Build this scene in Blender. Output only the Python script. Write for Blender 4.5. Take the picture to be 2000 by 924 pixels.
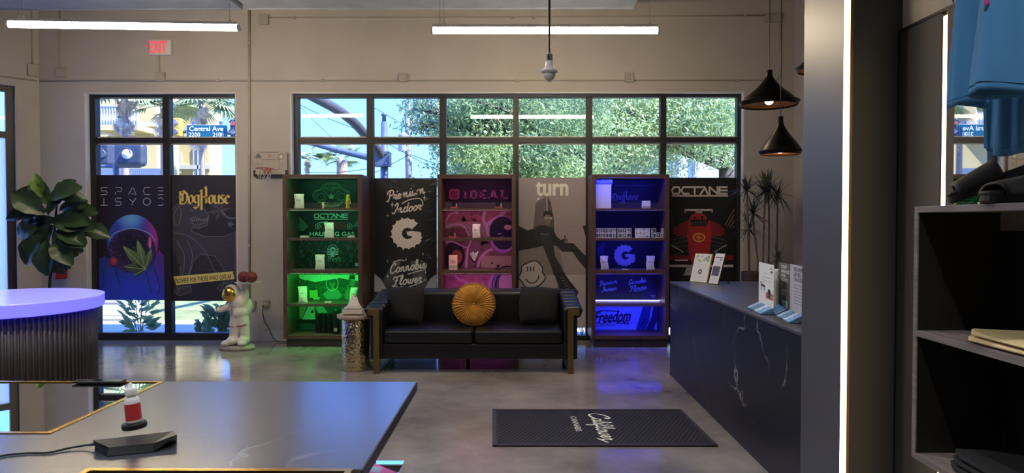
import bpy, bmesh, math, random
from math import sin, cos, pi, radians, atan, sqrt
from mathutils import Vector, Matrix, Euler
random.seed(7)
for _o in list(bpy.data.objects): bpy.data.objects.remove(_o)
SC = bpy.context.scene
COL = SC.collection
# ------------------------------------------------------------ camera
F = 1333.0
CAM = Vector((0, 0, 1.55))
RM = Euler((radians(90 - 1.246), 0, radians(0.344))).to_matrix()
cd = bpy.data.cameras.new('camera'); cam = bpy.data.objects.new('camera', cd); COL.objects.link(cam)
cd.sensor_width = 36; cd.lens = F / 2000 * 36; cd.clip_end = 400; cd.clip_start = 0.05
cam.location = CAM; cam.rotation_euler = (radians(90 - 1.246), 0, radians(0.344)); SC.camera = cam
# ------------------------------------------------------------ light
SKY_STRENGTH = 1.0
SUN_STRENGTH = 6.0
TUBE = 38.0
SPOT = 85.0
EXPOSURE = 1.32
SC.view_settings.view_transform = 'Standard'; SC.view_settings.look = 'None'
SC.view_settings.gamma = 1; SC.view_settings.exposure = EXPOSURE; SC.view_settings.use_curve_mapping = False
w = bpy.data.worlds.new('sky'); SC.world = w; w.use_nodes = True
nt = w.node_tree; bg = nt.nodes['Background']; bg.inputs[1].default_value = SKY_STRENGTH
tc = nt.nodes.new('ShaderNodeTexCoord'); sp = nt.nodes.new('ShaderNodeSeparateXYZ'); cr = nt.nodes.new('ShaderNodeValToRGB')
nt.links.new(tc.outputs['Generated'], sp.inputs[0]); nt.links.new(sp.outputs[2], cr.inputs[0]); nt.links.new(cr.outputs[0], bg.inputs[0])
cr.color_ramp.elements[0].position = 0.0; cr.color_ramp.elements[0].color = (0.34, 0.74, 1.9, 1)
cr.color_ramp.elements[1].position = 0.6; cr.color_ramp.elements[1].color = (0.13, 0.38, 1.6, 1)
e = cr.color_ramp.elements.new(0.2); e.color = (0.24, 0.64, 2.1, 1)
sd = bpy.data.lights.new('sun', 'SUN'); sd.energy = SUN_STRENGTH; sd.angle = radians(0.6); sd.color = (1, 0.94, 0.84)
sun = bpy.data.objects.new('sun', sd); COL.objects.link(sun)
sun.rotation_euler = Vector((-0.70, 0.28, -0.80)).to_track_quat('-Z', 'Y').to_euler()

# ------------------------------------------------------------ helpers
def ray(px, py): return RM @ Vector(((px - 1000) / F, (462 - py) / F, -1))
def P(px, py, Y): d = ray(px, py); return CAM + d * (Y / d.y)
def PZ(px, py, Z): d = ray(px, py); return CAM + d * ((Z - 1.55) / d.z)
def PX(px, py, X): d = ray(px, py); return CAM + d * (X / d.x)
def lin(c):
    c = c / 255.0
    return c / 12.92 if c <= 0.04045 else ((c + 0.055) / 1.055) ** 2.4
def rgb(c): return (lin(c[0]), lin(c[1]), lin(c[2]), 1)

def mat(name, col, rough=0.6, metal=0.0, emit=0.0, noise=0.12, scale=8.0, bump=0.0, stretch=None, spec=None, ecol=None, col2=None, trans=0.0):
    m = bpy.data.materials.new(name); m.use_nodes = True; t = m.node_tree; b = t.nodes['Principled BSDF']
    b.inputs['Roughness'].default_value = rough; b.inputs['Metallic'].default_value = metal
    if spec is not None: b.inputs['Specular IOR Level'].default_value = spec
    c = rgb(col)
    if noise > 0 or bump > 0:
        tc = t.nodes.new('ShaderNodeTexCoord'); mp = t.nodes.new('ShaderNodeMapping'); n = t.nodes.new('ShaderNodeTexNoise')
        n.inputs['Scale'].default_value = scale; n.inputs['Detail'].default_value = 5
        if stretch: mp.inputs['Scale'].default_value = stretch
        t.links.new(tc.outputs['Object'], mp.inputs[0]); t.links.new(mp.outputs[0], n.inputs['Vector'])
    if noise > 0:
        r = t.nodes.new('ShaderNodeValToRGB'); r.color_ramp.elements[0].position = 0.3; r.color_ramp.elements[1].position = 0.7
        c2 = rgb(col2) if col2 else tuple(min(1, x * (1 + noise)) for x in c[:3]) + (1,)
        r.color_ramp.elements[0].color = tuple(x * (1 - noise) for x in c[:3]) + (1,); r.color_ramp.elements[1].color = c2
        t.links.new(n.outputs[0], r.inputs[0]); t.links.new(r.outputs[0], b.inputs['Base Color'])
    else: b.inputs['Base Color'].default_value = c
    if bump > 0:
        bm_ = t.nodes.new('ShaderNodeBump'); bm_.inputs['Strength'].default_value = bump; bm_.inputs['Distance'].default_value = 0.01
        t.links.new(n.outputs[0], bm_.inputs['Height']); t.links.new(bm_.outputs[0], b.inputs['Normal'])
    if emit > 0:
        b.inputs['Emission Color'].default_value = rgb(ecol or col); b.inputs['Emission Strength'].default_value = emit
    if trans > 0: b.inputs['Transmission Weight'].default_value = trans
    return m
def glass(name, tint=(0.93, 0.97, 1.0), base=0.025, edge=0.5, film=0.0):
    m = bpy.data.materials.new(name); m.use_nodes = True; t = m.node_tree
    for n in list(t.nodes): t.nodes.remove(n)
    o = t.nodes.new('ShaderNodeOutputMaterial'); mx = t.nodes.new('ShaderNodeMixShader'); tr = t.nodes.new('ShaderNodeBsdfTransparent'); gl = t.nodes.new('ShaderNodeBsdfGlossy')
    lw = t.nodes.new('ShaderNodeLayerWeight'); pw = t.nodes.new('ShaderNodeMath'); pw.operation = 'POWER'; pw.inputs[1].default_value = 4
    ml = t.nodes.new('ShaderNodeMath'); ml.operation = 'MULTIPLY_ADD'; ml.inputs[1].default_value = edge; ml.inputs[2].default_value = base
    lw.inputs[0].default_value = 0.5; gl.inputs['Roughness'].default_value = 0.0; tr.inputs[0].default_value = (*tint, 1)
    t.links.new(lw.outputs['Facing'], pw.inputs[0]); t.links.new(pw.outputs[0], ml.inputs[0]); t.links.new(ml.outputs[0], mx.inputs[0])
    t.links.new(tr.outputs[0], mx.inputs[1]); t.links.new(gl.outputs[0], mx.inputs[2])
    if film > 0:
        d = t.nodes.new('ShaderNodeBsdfTranslucent'); d.inputs[0].default_value = (0.85, 0.9, 1, 1); m2 = t.nodes.new('ShaderNodeMixShader'); m2.inputs[0].default_value = film
        t.links.new(mx.outputs[0], m2.inputs[1]); t.links.new(d.outputs[0], m2.inputs[2]); t.links.new(m2.outputs[0], o.inputs[0])
    else: t.links.new(mx.outputs[0], o.inputs[0])
    return m

ORG = {}
class MB:
    def __init__(s): s.v = []; s.f = []; s.mi = []; s.mats = []; s.cur = 0
    def use(s, m):
        if m not in s.mats: s.mats.append(m)
        s.cur = s.mats.index(m); return s
    def add(s, vs, fs):
        b = len(s.v); s.v += [Vector(v) for v in vs]; s.f += [tuple(b + i for i in f) for f in fs]; s.mi += [s.cur] * len(fs); return s
    def box(s, x0, x1, y0, y1, z0, z1, M=None):
        if x0 > x1: x0, x1 = x1, x0
        if y0 > y1: y0, y1 = y1, y0
        if z0 > z1: z0, z1 = z1, z0
        vs = [Vector((x, y, z)) for x in (x0, x1) for y in (y0, y1) for z in (z0, z1)]
        if M: vs = [M @ v for v in vs]
        return s.add(vs, [(0, 1, 3, 2), (4, 6, 7, 5), (0, 4, 5, 1), (2, 3, 7, 6), (0, 2, 6, 4), (1, 5, 7, 3)])
    def hexa(s, bot, top):
        n = len(bot); vs = list(bot) + list(top)
        fs = [tuple(reversed(range(n))), tuple(range(n, 2 * n))] + [(i, (i + 1) % n, n + (i + 1) % n, n + i) for i in range(n)]
        return s.add(vs, fs)
    def prism(s, poly, y0, y1, plane='xz'):
        if plane == 'xz': a = [(p[0], y0, p[1]) for p in poly]; b = [(p[0], y1, p[1]) for p in poly]
        elif plane == 'xy': a = [(p[0], p[1], y0) for p in poly]; b = [(p[0], p[1], y1) for p in poly]
        else: a = [(y0, p[0], p[1]) for p in poly]; b = [(y1, p[0], p[1]) for p in poly]
        return s.hexa(a, b)
    def tube(s, pts, r, n=8, caps=True, closed=False):
        pts = [Vector(p) for p in pts]; N = len(pts); rs = r if isinstance(r, (list, tuple)) else [r] * N
        rings = []; up = None
        for i, p in enumerate(pts):
            a = pts[max(i - 1, 0)] if not closed else pts[(i - 1) % N]; b = pts[min(i + 1, N - 1)] if not closed else pts[(i + 1) % N]
            d = (b - a); d = d.normalized() if d.length > 1e-9 else Vector((0, 0, 1))
            if up is None: up = Vector((0, 0, 1)) if abs(d.z) < 0.9 else Vector((1, 0, 0))
            u = (up - d * up.dot(d)); u = u.normalized() if u.length > 1e-6 else d.orthogonal().normalized(); up = u; w_ = d.cross(u)
            rings.append([p + (u * cos(2 * pi * k / n) + w_ * sin(2 * pi * k / n)) * rs[i] for k in range(n)])
        vs = [v for R_ in rings for v in R_]; fs = []
        M_ = N if closed else N - 1
        for i in range(M_):
            j = (i + 1) % N
            for k in range(n): fs.append((i * n + k, i * n + (k + 1) % n, j * n + (k + 1) % n, j * n + k))
        if caps and not closed: fs += [tuple(reversed(range(n))), tuple((N - 1) * n + k for k in range(n))]
        return s.add(vs, fs)
    def lathe(s, prof, c=(0, 0, 0), n=24, M=None, capb=True, capt=True):
        vs = []; fs = []
        for r, z in prof:
            for k in range(n):
                v = Vector((r * cos(2 * pi * k / n), r * sin(2 * pi * k / n), z))
                if M: v = M @ v
                vs.append(v + Vector(c))
        for i in range(len(prof) - 1):
            for k in range(n): fs.append((i * n + k, i * n + (k + 1) % n, (i + 1) * n + (k + 1) % n, (i + 1) * n + k))
        if capb: fs.append(tuple(reversed(range(n))))
        if capt: fs.append(tuple((len(prof) - 1) * n + k for k in range(n)))
        return s.add(vs, fs)
    def ell(s, c, r, nu=16, nv=10, M=None):
        if not isinstance(r, (tuple, list)): r = (r, r, r)
        vs = []; fs = []
        for j in range(1, nv):
            t = pi * j / nv
            for i in range(nu):
                p = 2 * pi * i / nu; v = Vector((r[0] * sin(t) * cos(p), r[1] * sin(t) * sin(p), r[2] * cos(t)))
                if M: v = M @ v
                vs.append(v + Vector(c))
        for q in (1, -1):
            v = Vector((0, 0, r[2] * q)); v = M @ v if M else v; vs.append(v + Vector(c))
        for j in range(nv - 2):
            for i in range(nu): fs.append((j * nu + i, (j + 1) * nu + i, (j + 1) * nu + (i + 1) % nu, j * nu + (i + 1) % nu))
        T = len(vs) - 2; L = (nv - 2) * nu
        for i in range(nu): fs.append((T, i, (i + 1) % nu)); fs.append((T + 1, L + (i + 1) % nu, L + i))
        return s.add(vs, fs)
    def loft(s, rings, caps=True, wrap=True):
        n = len(rings[0]); vs = [v for r in rings for v in r]; fs = []
        for i in range(len(rings) - 1):
            for k in range(n if wrap else n - 1): fs.append((i * n + k, i * n + (k + 1) % n, (i + 1) * n + (k + 1) % n, (i + 1) * n + k))
        if caps: fs += [tuple(reversed(range(n))), tuple((len(rings) - 1) * n + k for k in range(n))]
        return s.add(vs, fs)
    def build(s, name, m=None, parent=None, smooth=False, bevel=0, seg=2, local=False, loc=None, subsurf=0, solid=0):
        me = bpy.data.meshes.new(name); o = bpy.data.objects.new(name, me); COL.objects.link(o)
        if parent is not None:
            org = Vector((0, 0, 0)) if local else ORG.get(parent.name, Vector((0, 0, 0))); o.parent = parent; ORG[o.name] = ORG.get(parent.name, Vector((0, 0, 0)))
        else:
            if loc is None:
                xs = [v.x for v in s.v]; ys = [v.y for v in s.v]; zs = [v.z for v in s.v]
                loc = Vector(((min(xs) + max(xs)) / 2, (min(ys) + max(ys)) / 2, min(zs)))
            org = Vector((0, 0, 0)) if local else Vector(loc); o.location = loc; ORG[o.name] = Vector(loc)
        me.from_pydata([v - org for v in s.v], [], s.f)
        if s.mats and m is None:
            for q in s.mats: me.materials.append(q)
            me.polygons.foreach_set('material_index', s.mi)
        else: me.materials.append(m)
        bm_ = bmesh.new(); bm_.from_mesh(me); bmesh.ops.recalc_face_normals(bm_, faces=bm_.faces); bm_.to_mesh(me); bm_.free()
        if smooth:
            me.polygons.foreach_set('use_smooth', [True] * len(me.polygons))
        if solid: q = o.modifiers.new('s', 'SOLIDIFY'); q.thickness = solid; q.offset = 0
        if bevel: q = o.modifiers.new('b', 'BEVEL'); q.width = bevel; q.segments = seg; q.limit_method = 'ANGLE'; q.angle_limit = radians(40)
        if subsurf: q = o.modifiers.new('u', 'SUBSURF'); q.levels = subsurf; q.render_levels = subsurf
        return o
def T(o, label=None, cat=None, group=None, kind=None):
    if label: o['label'] = label
    if cat: o['category'] = cat
    if group: o['group'] = group
    if kind: o['kind'] = kind
    return o
def thing(name, label, cat, loc, group=None, kind=None):
    o = bpy.data.objects.new(name, None); COL.objects.link(o); o.location = loc; o.empty_display_size = 0.05; ORG[o.name] = Vector(loc)
    return T(o, label, cat, group, kind)
def B(x0, x1, y0, y1, z0, z1): return MB().box(x0, x1, y0, y1, z0, z1)
def copy_tree(o, parent=None):
    c = o.copy(); COL.objects.link(c); c.parent = parent
    for ch in list(o.children): copy_tree(ch, c)
    return c
def blob(name, caps, m, parent, voxel=0.01, smooth_it=6):
    mb = MB()
    for c in caps:
        if c[0] == 'e': mb.ell(c[1], c[2], 20, 14, c[3] if len(c) > 3 else None)
        else:
            p0, p1, r0, r1 = c[1:]; p0 = Vector(p0); p1 = Vector(p1)
            mb.tube([p0.lerp(p1, k / 4) for k in range(5)], [r0 + (r1 - r0) * k / 4 for k in range(5)], 16); mb.ell(p0, r0, 16, 10); mb.ell(p1, r1, 16, 10)
    o = mb.build(name, m, parent, smooth=True)
    q = o.modifiers.new('r', 'REMESH'); q.mode = 'VOXEL'; q.voxel_size = voxel; q.use_smooth_shade = True
    q = o.modifiers.new('s', 'SMOOTH'); q.factor = 0.5; q.iterations = smooth_it
    return o
def spline(pts, n=6, closed=False):
    pts = [Vector(p) for p in pts]; N = len(pts); out = []
    rng = range(N if closed else N - 1)
    for i in rng:
        if closed: a, b, c, d = pts[(i - 1) % N], pts[i], pts[(i + 1) % N], pts[(i + 2) % N]
        else: a, b, c, d = pts[max(i - 1, 0)], pts[i], pts[i + 1], pts[min(i + 2, N - 1)]
        for k in range(n):
            t = k / n; out.append(0.5 * ((2 * b) + (c - a) * t + (2 * a - 5 * b + 4 * c - d) * t * t + (3 * b - a - 3 * c + d) * t ** 3))
    if not closed: out.append(pts[-1])
    return out

INK = 1.75
def ink(c): r = rgb(c); return (min(.9, r[0] * INK), min(.9, r[1] * INK), min(.9, r[2] * INK), 1)
# ---- printed artwork: flat coloured shapes on one mesh, colours in an attribute
def print_mat(name, rough=0.55, gain=1.0):
    m = bpy.data.materials.new(name); m.use_nodes = True; t = m.node_tree; b = t.nodes['Principled BSDF']; b.inputs['Roughness'].default_value = rough
    a = t.nodes.new('ShaderNodeAttribute'); a.attribute_name = 'ink'; n = t.nodes.new('ShaderNodeTexNoise'); n.inputs['Scale'].default_value = 60
    mx = t.nodes.new('ShaderNodeMix'); mx.data_type = 'RGBA'; mx.blend_type = 'MULTIPLY'; mx.inputs[0].default_value = 0.25
    t.links.new(a.outputs['Color'], mx.inputs[6]); t.links.new(n.outputs[0], mx.inputs[7]); t.links.new(mx.outputs[2], b.inputs['Base Color'])
    return m
PRINT = print_mat('printed_ink')
PRINT_MATT = print_mat('printed_ink_matt', 0.8)
_txt = {}
def text_mesh(s):
    if s in _txt: return _txt[s]
    c = bpy.data.curves.new('t', 'FONT'); c.body = s; c.size = 1; c.resolution_u = 3; o = bpy.data.objects.new('t', c); COL.objects.link(o)
    bpy.context.view_layer.update()
    me = o.evaluated_get(bpy.context.evaluated_depsgraph_get()).to_mesh()
    V_ = [(v.co.x, v.co.y) for v in me.vertices]; F_ = [tuple(p.vertices) for p in me.polygons]
    bpy.data.objects.remove(o); bpy.data.curves.remove(c)
    _txt[s] = (V_, F_); return _txt[s]
class Art:
    """flat print; f maps 2D art coordinates and a layer to a 3D point"""
    def __init__(s, f): s.f = f; s.v = []; s.fc = []; s.c = []
    @staticmethod
    def onY(Y, step=0.0006): return Art(lambda x, y, l: P(x, y, Y) + Vector((0, -step * (l + 1), 0)))
    def poly(s, pts, col, l=0):
        b = len(s.v)
        for p in pts: s.v.append(s.f(p[0], p[1], l)); s.c.append(ink(col(p[0], p[1]) if callable(col) else col))
        s.fc.append(tuple(range(b, len(s.v)))); return s
    def rect(s, x0, y0, x1, y1, col, l=0): return s.poly([(x0, y0), (x1, y0), (x1, y1), (x0, y1)], col, l)
    def grad(s, x0, y0, x1, y1, c0, c1, l=0, n=1):
        for i in range(n):
            a = i / n; b_ = (i + 1) / n; m = lambda t: tuple(c0[k] + (c1[k] - c0[k]) * t for k in range(3))
            ya = y0 + (y1 - y0) * a; yb = y0 + (y1 - y0) * b_
            s.poly([(x0, ya), (x1, ya), (x1, yb), (x0, yb)], (lambda x, y: m((y - y0) / (y1 - y0))), l)
        return s
    def circ(s, cx, cy, rx, ry, col, l=0, n=24, a0=0, a1=360): 
        return s.poly([(cx + rx * cos(radians(a0 + (a1 - a0) * k / n)), cy + ry * sin(radians(a0 + (a1 - a0) * k / n))) for k in range(n + (0 if a1 - a0 == 360 else 1))], col, l)
    def disc(s, cx, cy, rx, ry, colf, l=0, n=24, m=5):
        for j in range(m):
            for k in range(n):
                q = []
                for (r, t) in ((j, k), (j, k + 1), (j + 1, k + 1), (j + 1, k)):
                    q.append((cx + rx * r / m * cos(2 * pi * t / n), cy + ry * r / m * sin(2 * pi * t / n)))
                s.poly(q, colf, l)
        return s
    def line(s, pts, w, col, l=0, smooth=0, closed=False, nib=None):
        if smooth: pts = [(p.x, p.y) for p in spline([(a[0], a[1], 0) for a in pts], smooth, closed)]
        if closed: pts = list(pts) + [pts[0]]
        P2 = [Vector(p[:2]) for p in pts]; n = len(P2)
        if nib:
            nv = Vector(nib) * 0.5
            for a, b_ in zip(P2[:-1], P2[1:]): s.poly([a - nv, b_ - nv, b_ + nv, a + nv], col, l)
            return s
        L = []; R_ = []
        for i in range(n):
            a = P2[i - 1] if i else (P2[n - 2] if closed else P2[0]); b_ = P2[i + 1] if i < n - 1 else (P2[1] if closed else P2[n - 1])
            d = (b_ - a); d = d.normalized() if d.length > 1e-9 else Vector((1, 0)); nn = Vector((-d.y, d.x)) * w * 0.5
            L.append(P2[i] - nn); R_.append(P2[i] + nn)
        for i in range(n - 1): s.poly([L[i], L[i + 1], R_[i + 1], R_[i]], col, l)
        return s
    def text(s, t, x0, y0, x1, y1, col, l=1, shear=0.0, rot=0.0, bold=0.0):
        """y0 = top, y1 = bottom in art space (y may grow down)"""
        V_, F_ = text_mesh(t)
        if not V_: return s
        ax = min(v[0] for v in V_); bx = max(v[0] for v in V_); ay = min(v[1] for v in V_); by = max(v[1] for v in V_)
        offs = [(0, 0)] if not bold else [(-bold, 0), (bold, 0), (0, bold), (0, -bold), (0, 0)]
        cx = (x0 + x1) / 2; cy = (y0 + y1) / 2
        for q, (ox, oy) in enumerate(offs):
            b = len(s.v)
            for v in V_:
                u = (v[0] - ax) / (bx - ax); h = (v[1] - ay) / (by - ay)
                x = x0 + u * (x1 - x0) + shear * (h - 0.5) * abs(y1 - y0) + ox; y = y1 + h * (y0 - y1) + oy
                if rot: dx, dy = x - cx, y - cy; x = cx + dx * cos(rot) - dy * sin(rot); y = cy + dx * sin(rot) + dy * cos(rot)
                s.v.append(s.f(x, y, l + q * 0.1)); s.c.append(ink(col))
            s.fc += [tuple(b + i for i in f_) for f_ in F_]
        return s
    def build(s, name, parent, m=None):
        me = bpy.data.meshes.new(name); o = bpy.data.objects.new(name, me); COL.objects.link(o)
        org = ORG.get(parent.name, Vector((0, 0, 0))); o.parent = parent; ORG[o.name] = org
        me.from_pydata([v - org for v in s.v], [], s.fc); me.materials.append(m or PRINT)
        a = me.color_attributes.new('ink', 'FLOAT_COLOR', 'POINT')
        a.data.foreach_set('color', [x for c in s.c for x in c]); return o

# single-stroke cursive letters, x advance 1st value; baseline 0, x-height 1, ascender 2
CUR = {
 'a': (1.1, [[(0.85, .85), (.5, 1), (.15, .6), (.2, .1), (.5, 0), (.8, .4), (.9, .95), (.8, .2), (1.1, .15)]]),
 'b': (1.0, [[(0, .2), (.45, 1.3), (.45, 1.9), (.2, 1.9), (.15, 1.0), (.2, .1), (.5, 0), (.8, .4), (.65, .95), (.3, .7)]]),
 'd': (1.1, [[(0.85, .85), (.5, 1), (.15, .6), (.2, .1), (.5, 0), (.8, .4), (1.0, 1.9), (.85, .2), (1.1, .15)]]),
 'e': (.85, [[(0, .3), (.55, .6), (.6, .95), (.3, .95), (.15, .4), (.4, 0), (.85, .3)]]),
 'f': (.8, [[(0, .2), (.5, 1.3), (.5, 1.9), (.2, 1.9), (.15, .8), (.05, -.9), (.3, -.6), (.2, .1), (.8, .2)]]),
 'i': (.6, [[(0, .2), (.3, 1), (.2, .15), (.4, 0), (.6, .2)], [(.4, 1.45), (.44, 1.6)]]),
 'l': (.65, [[(0, .2), (.5, 1.3), (.55, 1.9), (.3, 1.9), (.2, .3), (.4, 0), (.65, .2)]]),
 'm': (1.6, [[(0, .5), (.2, 1), (.2, 0), (.3, .7), (.6, 1), (.65, 0), (.8, .7), (1.1, 1), (1.15, .1), (1.35, 0), (1.6, .2)]]),
 'n': (1.1, [[(0, .5), (.2, 1), (.2, 0), (.3, .7), (.6, 1), (.7, .1), (.9, 0), (1.1, .2)]]),
 'o': (.95, [[(.5, 1), (.15, .6), (.2, .1), (.5, 0), (.8, .4), (.7, .95), (.4, .95), (.95, .8)]]),
 'r': (.75, [[(0, .3), (.25, 1.1), (.3, .9), (.6, .95), (.45, .3), (.55, 0), (.75, .2)]]),
 's': (.8, [[(0, .2), (.4, 1.1), (.45, .7), (.6, .3), (.3, 0), (.05, .15)]]),
 'u': (1.1, [[(0, .3), (.15, 1), (.15, .2), (.4, 0), (.7, .4), (.8, 1), (.75, .2), (1.1, .15)]]),
 'w': (1.3, [[(0, .3), (.15, 1), (.15, .2), (.4, 0), (.6, .5), (.65, 1), (.65, .2), (.9, 0), (1.1, .5), (1.1, 1), (1.3, .8)]]),
 'P': (1.2, [[(.55, 1.9), (.35, .6), (.1, -.1), (-.2, .1)], [(-.1, 1.3), (.1, 1.9), (.8, 2.1), (1.2, 1.7), (1.0, 1.1), (.5, .95)]]),
 'I': (.9, [[(.2, 1.5), (.6, 2.05), (.85, 1.7), (.5, .6), (.15, -.1), (-.3, .25)]]),
 'C': (1.3, [[(.9, 1.5), (1.2, 1.8), (.8, 2.0), (.2, 1.3), (.1, .3), (.5, -.1), (1.3, .4)]]),
 'F': (1.2, [[(-.1, 1.3), (.1, 1.8), (.6, 1.7), (1.3, 2.0)], [(.7, 1.8), (.5, .6), (.2, -.2), (-.2, .1)], [(.2, .95), (.9, 1.05)]]),
}
def cursive(art, s, x0, y0, x1, h, wd, col, l=2, rot=0.0, shear=0.25):
    """x0..x1 horizontal extent, y0 baseline, h x-height (signed upward = -y)"""
    tot = sum(CUR[c][0] for c in s); k = (x1 - x0) / tot; x = 0
    for c in s:
        adv, strokes = CUR[c]
        for st in strokes:
            pts = []
            for (a, b) in st:
                X = (x + a) * k + shear * b * h; Y = -b * h
                pts.append((x0 + X * cos(rot) - Y * sin(rot), y0 + X * sin(rot) + Y * cos(rot)))
            art.line(pts, wd, col, l, smooth=4)
        x += adv
BL = { # angular blackletter strokes, unit box, y up
 'D': (1.15, [[(.15, 1.0), (.15, 0), (.6, -.05), (1.0, .3), (1.0, .75), (.55, 1.05), (-.05, .95)], [(-.1, .55), (.45, .55)], [(.45, .9), (.45, .2)]]),
 'o': (.7, [[(.3, .72), (.05, .55), (.05, .15), (.3, 0), (.55, .15), (.55, .55), (.3, .72)]]),
 'g': (.7, [[(.55, .7), (.2, .7), (.05, .5), (.05, .2), (.3, .05), (.55, .2)], [(.55, .7), (.55, -.2), (.3, -.4), (.0, -.25)]]),
 'H': (1.1, [[(.0, 1.0), (.22, 1.15), (.22, -.5)], [(.22, .45), (.5, .62), (.8, .45)], [(.7, 1.4), (.8, 1.15), (.8, .05), (.98, .15)]]),
 'u': (.72, [[(.05, .7), (.05, .15), (.25, 0), (.5, .15)], [(.55, .72), (.55, 0)]]),
 's': (.6, [[(.5, .65), (.2, .72), (.08, .5), (.45, .3), (.4, .05), (.0, .05)]]),
 'e': (.65, [[(.1, .35), (.5, .5), (.3, .72), (.05, .5), (.05, .15), (.3, 0), (.55, .12)]]),
}
def blackletter(art, s, x0, base, x1, h, col, l=2, nib=(0.16, -0.10)):
    tot = sum(BL[c][0] for c in s); k = (x1 - x0) / tot; x = 0
    for c in s:
        adv, st = BL[c]
        for q in st: art.line([(x0 + (x + a) * k, base - b * h) for a, b in q], 1, col, l, nib=(nib[0] * h, nib[1] * h))
        x += adv
def furry_g(art, cx, cy, R_, col, l=2, sq=1.0):
    rnd = random.Random(3); out = []; inn = []
    for i in range(60):
        a = radians(-42 - i * (318 / 59.0) )  # from upper right counter-clockwise in image space
        rr = R_ * (1.0 + (0.12 if i % 4 == 0 else 0.0) * rnd.uniform(.4, 1.2)); out.append((cx + rr * cos(a), cy + rr * sq * sin(a)))
        ri = R_ * 0.40 * (1 + (-.14 if i % 4 == 0 else 0)); inn.append((cx + R_ * .08 + ri * cos(a), cy + ri * sq * sin(a)))
    for i in range(59): art.poly([out[i], out[i + 1], inn[i + 1], inn[i]], col, l)
    r2 = R_
    art.poly([(cx + .0 * r2, cy - .12 * r2), (cx + .35 * r2, cy - .16 * r2), (cx + .95 * r2, cy - .1 * r2), (cx + 1.0 * r2, cy + .1 * r2), (cx + .9 * r2, cy + .3 * r2), (cx + 1.02 * r2, cy + .5 * r2), (cx + .8 * r2, cy + .75 * r2), (cx + .35 * r2, cy + .55 * r2), (cx + .4 * r2, cy + .2 * r2), (cx + .05 * r2, cy + .12 * r2)], col, l + .3)
def sparkle(art, x, y, r, col, l=2):
    art.poly([(x, y - r), (x + r * .12, y - r * .12), (x + r * .6, y), (x + r * .12, y + r * .12), (x, y + r), (x - r * .12, y + r * .12), (x - r * .6, y), (x - r * .12, y - r * .12)], col, l)
def fingerleaf(art, x, y, L, ang, col, l=2, w_=0.2, spread=0.62, n=7):
    for i in range(n):
        k = i - (n - 1) / 2; a = ang + k * spread; ln = L * (1 - abs(k) * .2); d = (cos(a), sin(a)); q = (-d[1], d[0]); pts = []
        for t, ww in ((0, .03), (.25, .6), (.5, 1), (.75, .6), (1, 0)): pts.append((x + d[0] * ln * t + q[0] * ww * ln * w_ * .5, y + d[1] * ln * t + q[1] * ww * ln * w_ * .5))
        for t, ww in ((.75, .6), (.5, 1), (.25, .6), (0, .03)): pts.append((x + d[0] * ln * t - q[0] * ww * ln * w_ * .5, y + d[1] * ln * t - q[1] * ww * ln * w_ * .5))
        art.poly(pts, col, l + i * .05)
# ------------------------------------------------------------ materials
M_WALL = mat('wall_paint', (182, 176, 171), 0.75, noise=0.05, scale=2.5, bump=0.05)
M_WHITE = mat('white_paint', (215, 214, 210), 0.5, noise=0.03)
M_CEIL = mat('dark_ceiling_paint', (70, 72, 78), 0.7, noise=0.08, scale=3)
M_DUCT = mat('galvanised_duct', (176, 178, 184), 0.5, 0.2, noise=0.12, scale=4)
M_DUCTD = mat('slate_duct', (140, 146, 158), 0.55, 0.1, noise=0.1, scale=4)
M_FRAME = mat('black_window_frame', (34, 32, 34), 0.45, noise=0.08)
M_BLACK = mat('black_plastic', (14, 14, 16), 0.4, noise=0.1)
M_CONDUIT = mat('painted_conduit', (168, 162, 150), 0.55, noise=0.05)
M_BRASS = mat('aged_brass', (120, 98, 60), 0.38, 0.7, noise=0.1, scale=20, stretch=(1, 1, .1))
M_GOLD = mat('gold_trim', (240, 190, 90), 0.2, 1.0, noise=0.05)
M_CHROME = mat('chrome', (200, 200, 200), 0.12, 1.0, noise=0.04)
M_LEATHER = mat('black_leather', (9, 9, 12), 0.42, noise=0.2, scale=30, bump=0.15)
M_LEATHER2 = mat('black_leather_rolls', (14, 13, 15), 0.36, noise=0.2, scale=30, bump=0.15)
M_GLASS = glass('window_glass')
M_FILM = glass('frosted_film_glass', film=0.93)
M_ACRYL = glass('clear_acrylic', (0.95, 0.97, 0.97), 0.06, 0.6)
M_MIRROR = mat('mirror', (215, 218, 220), 0.01, 1.0, noise=0)
M_CASEWOOD = mat('walnut_laminate', (84, 62, 56), 0.42, noise=0.22, scale=6, stretch=(8, 8, .6))
M_SHELFWOOD = mat('grey_oak_laminate', (120, 108, 104), 0.5, noise=0.25, scale=6, stretch=(6, .5, 12))
M_DARKWOOD = mat('dark_brown_laminate', (50, 38, 34), 0.5, noise=0.25, scale=6, stretch=(10, 10, .5))

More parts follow.
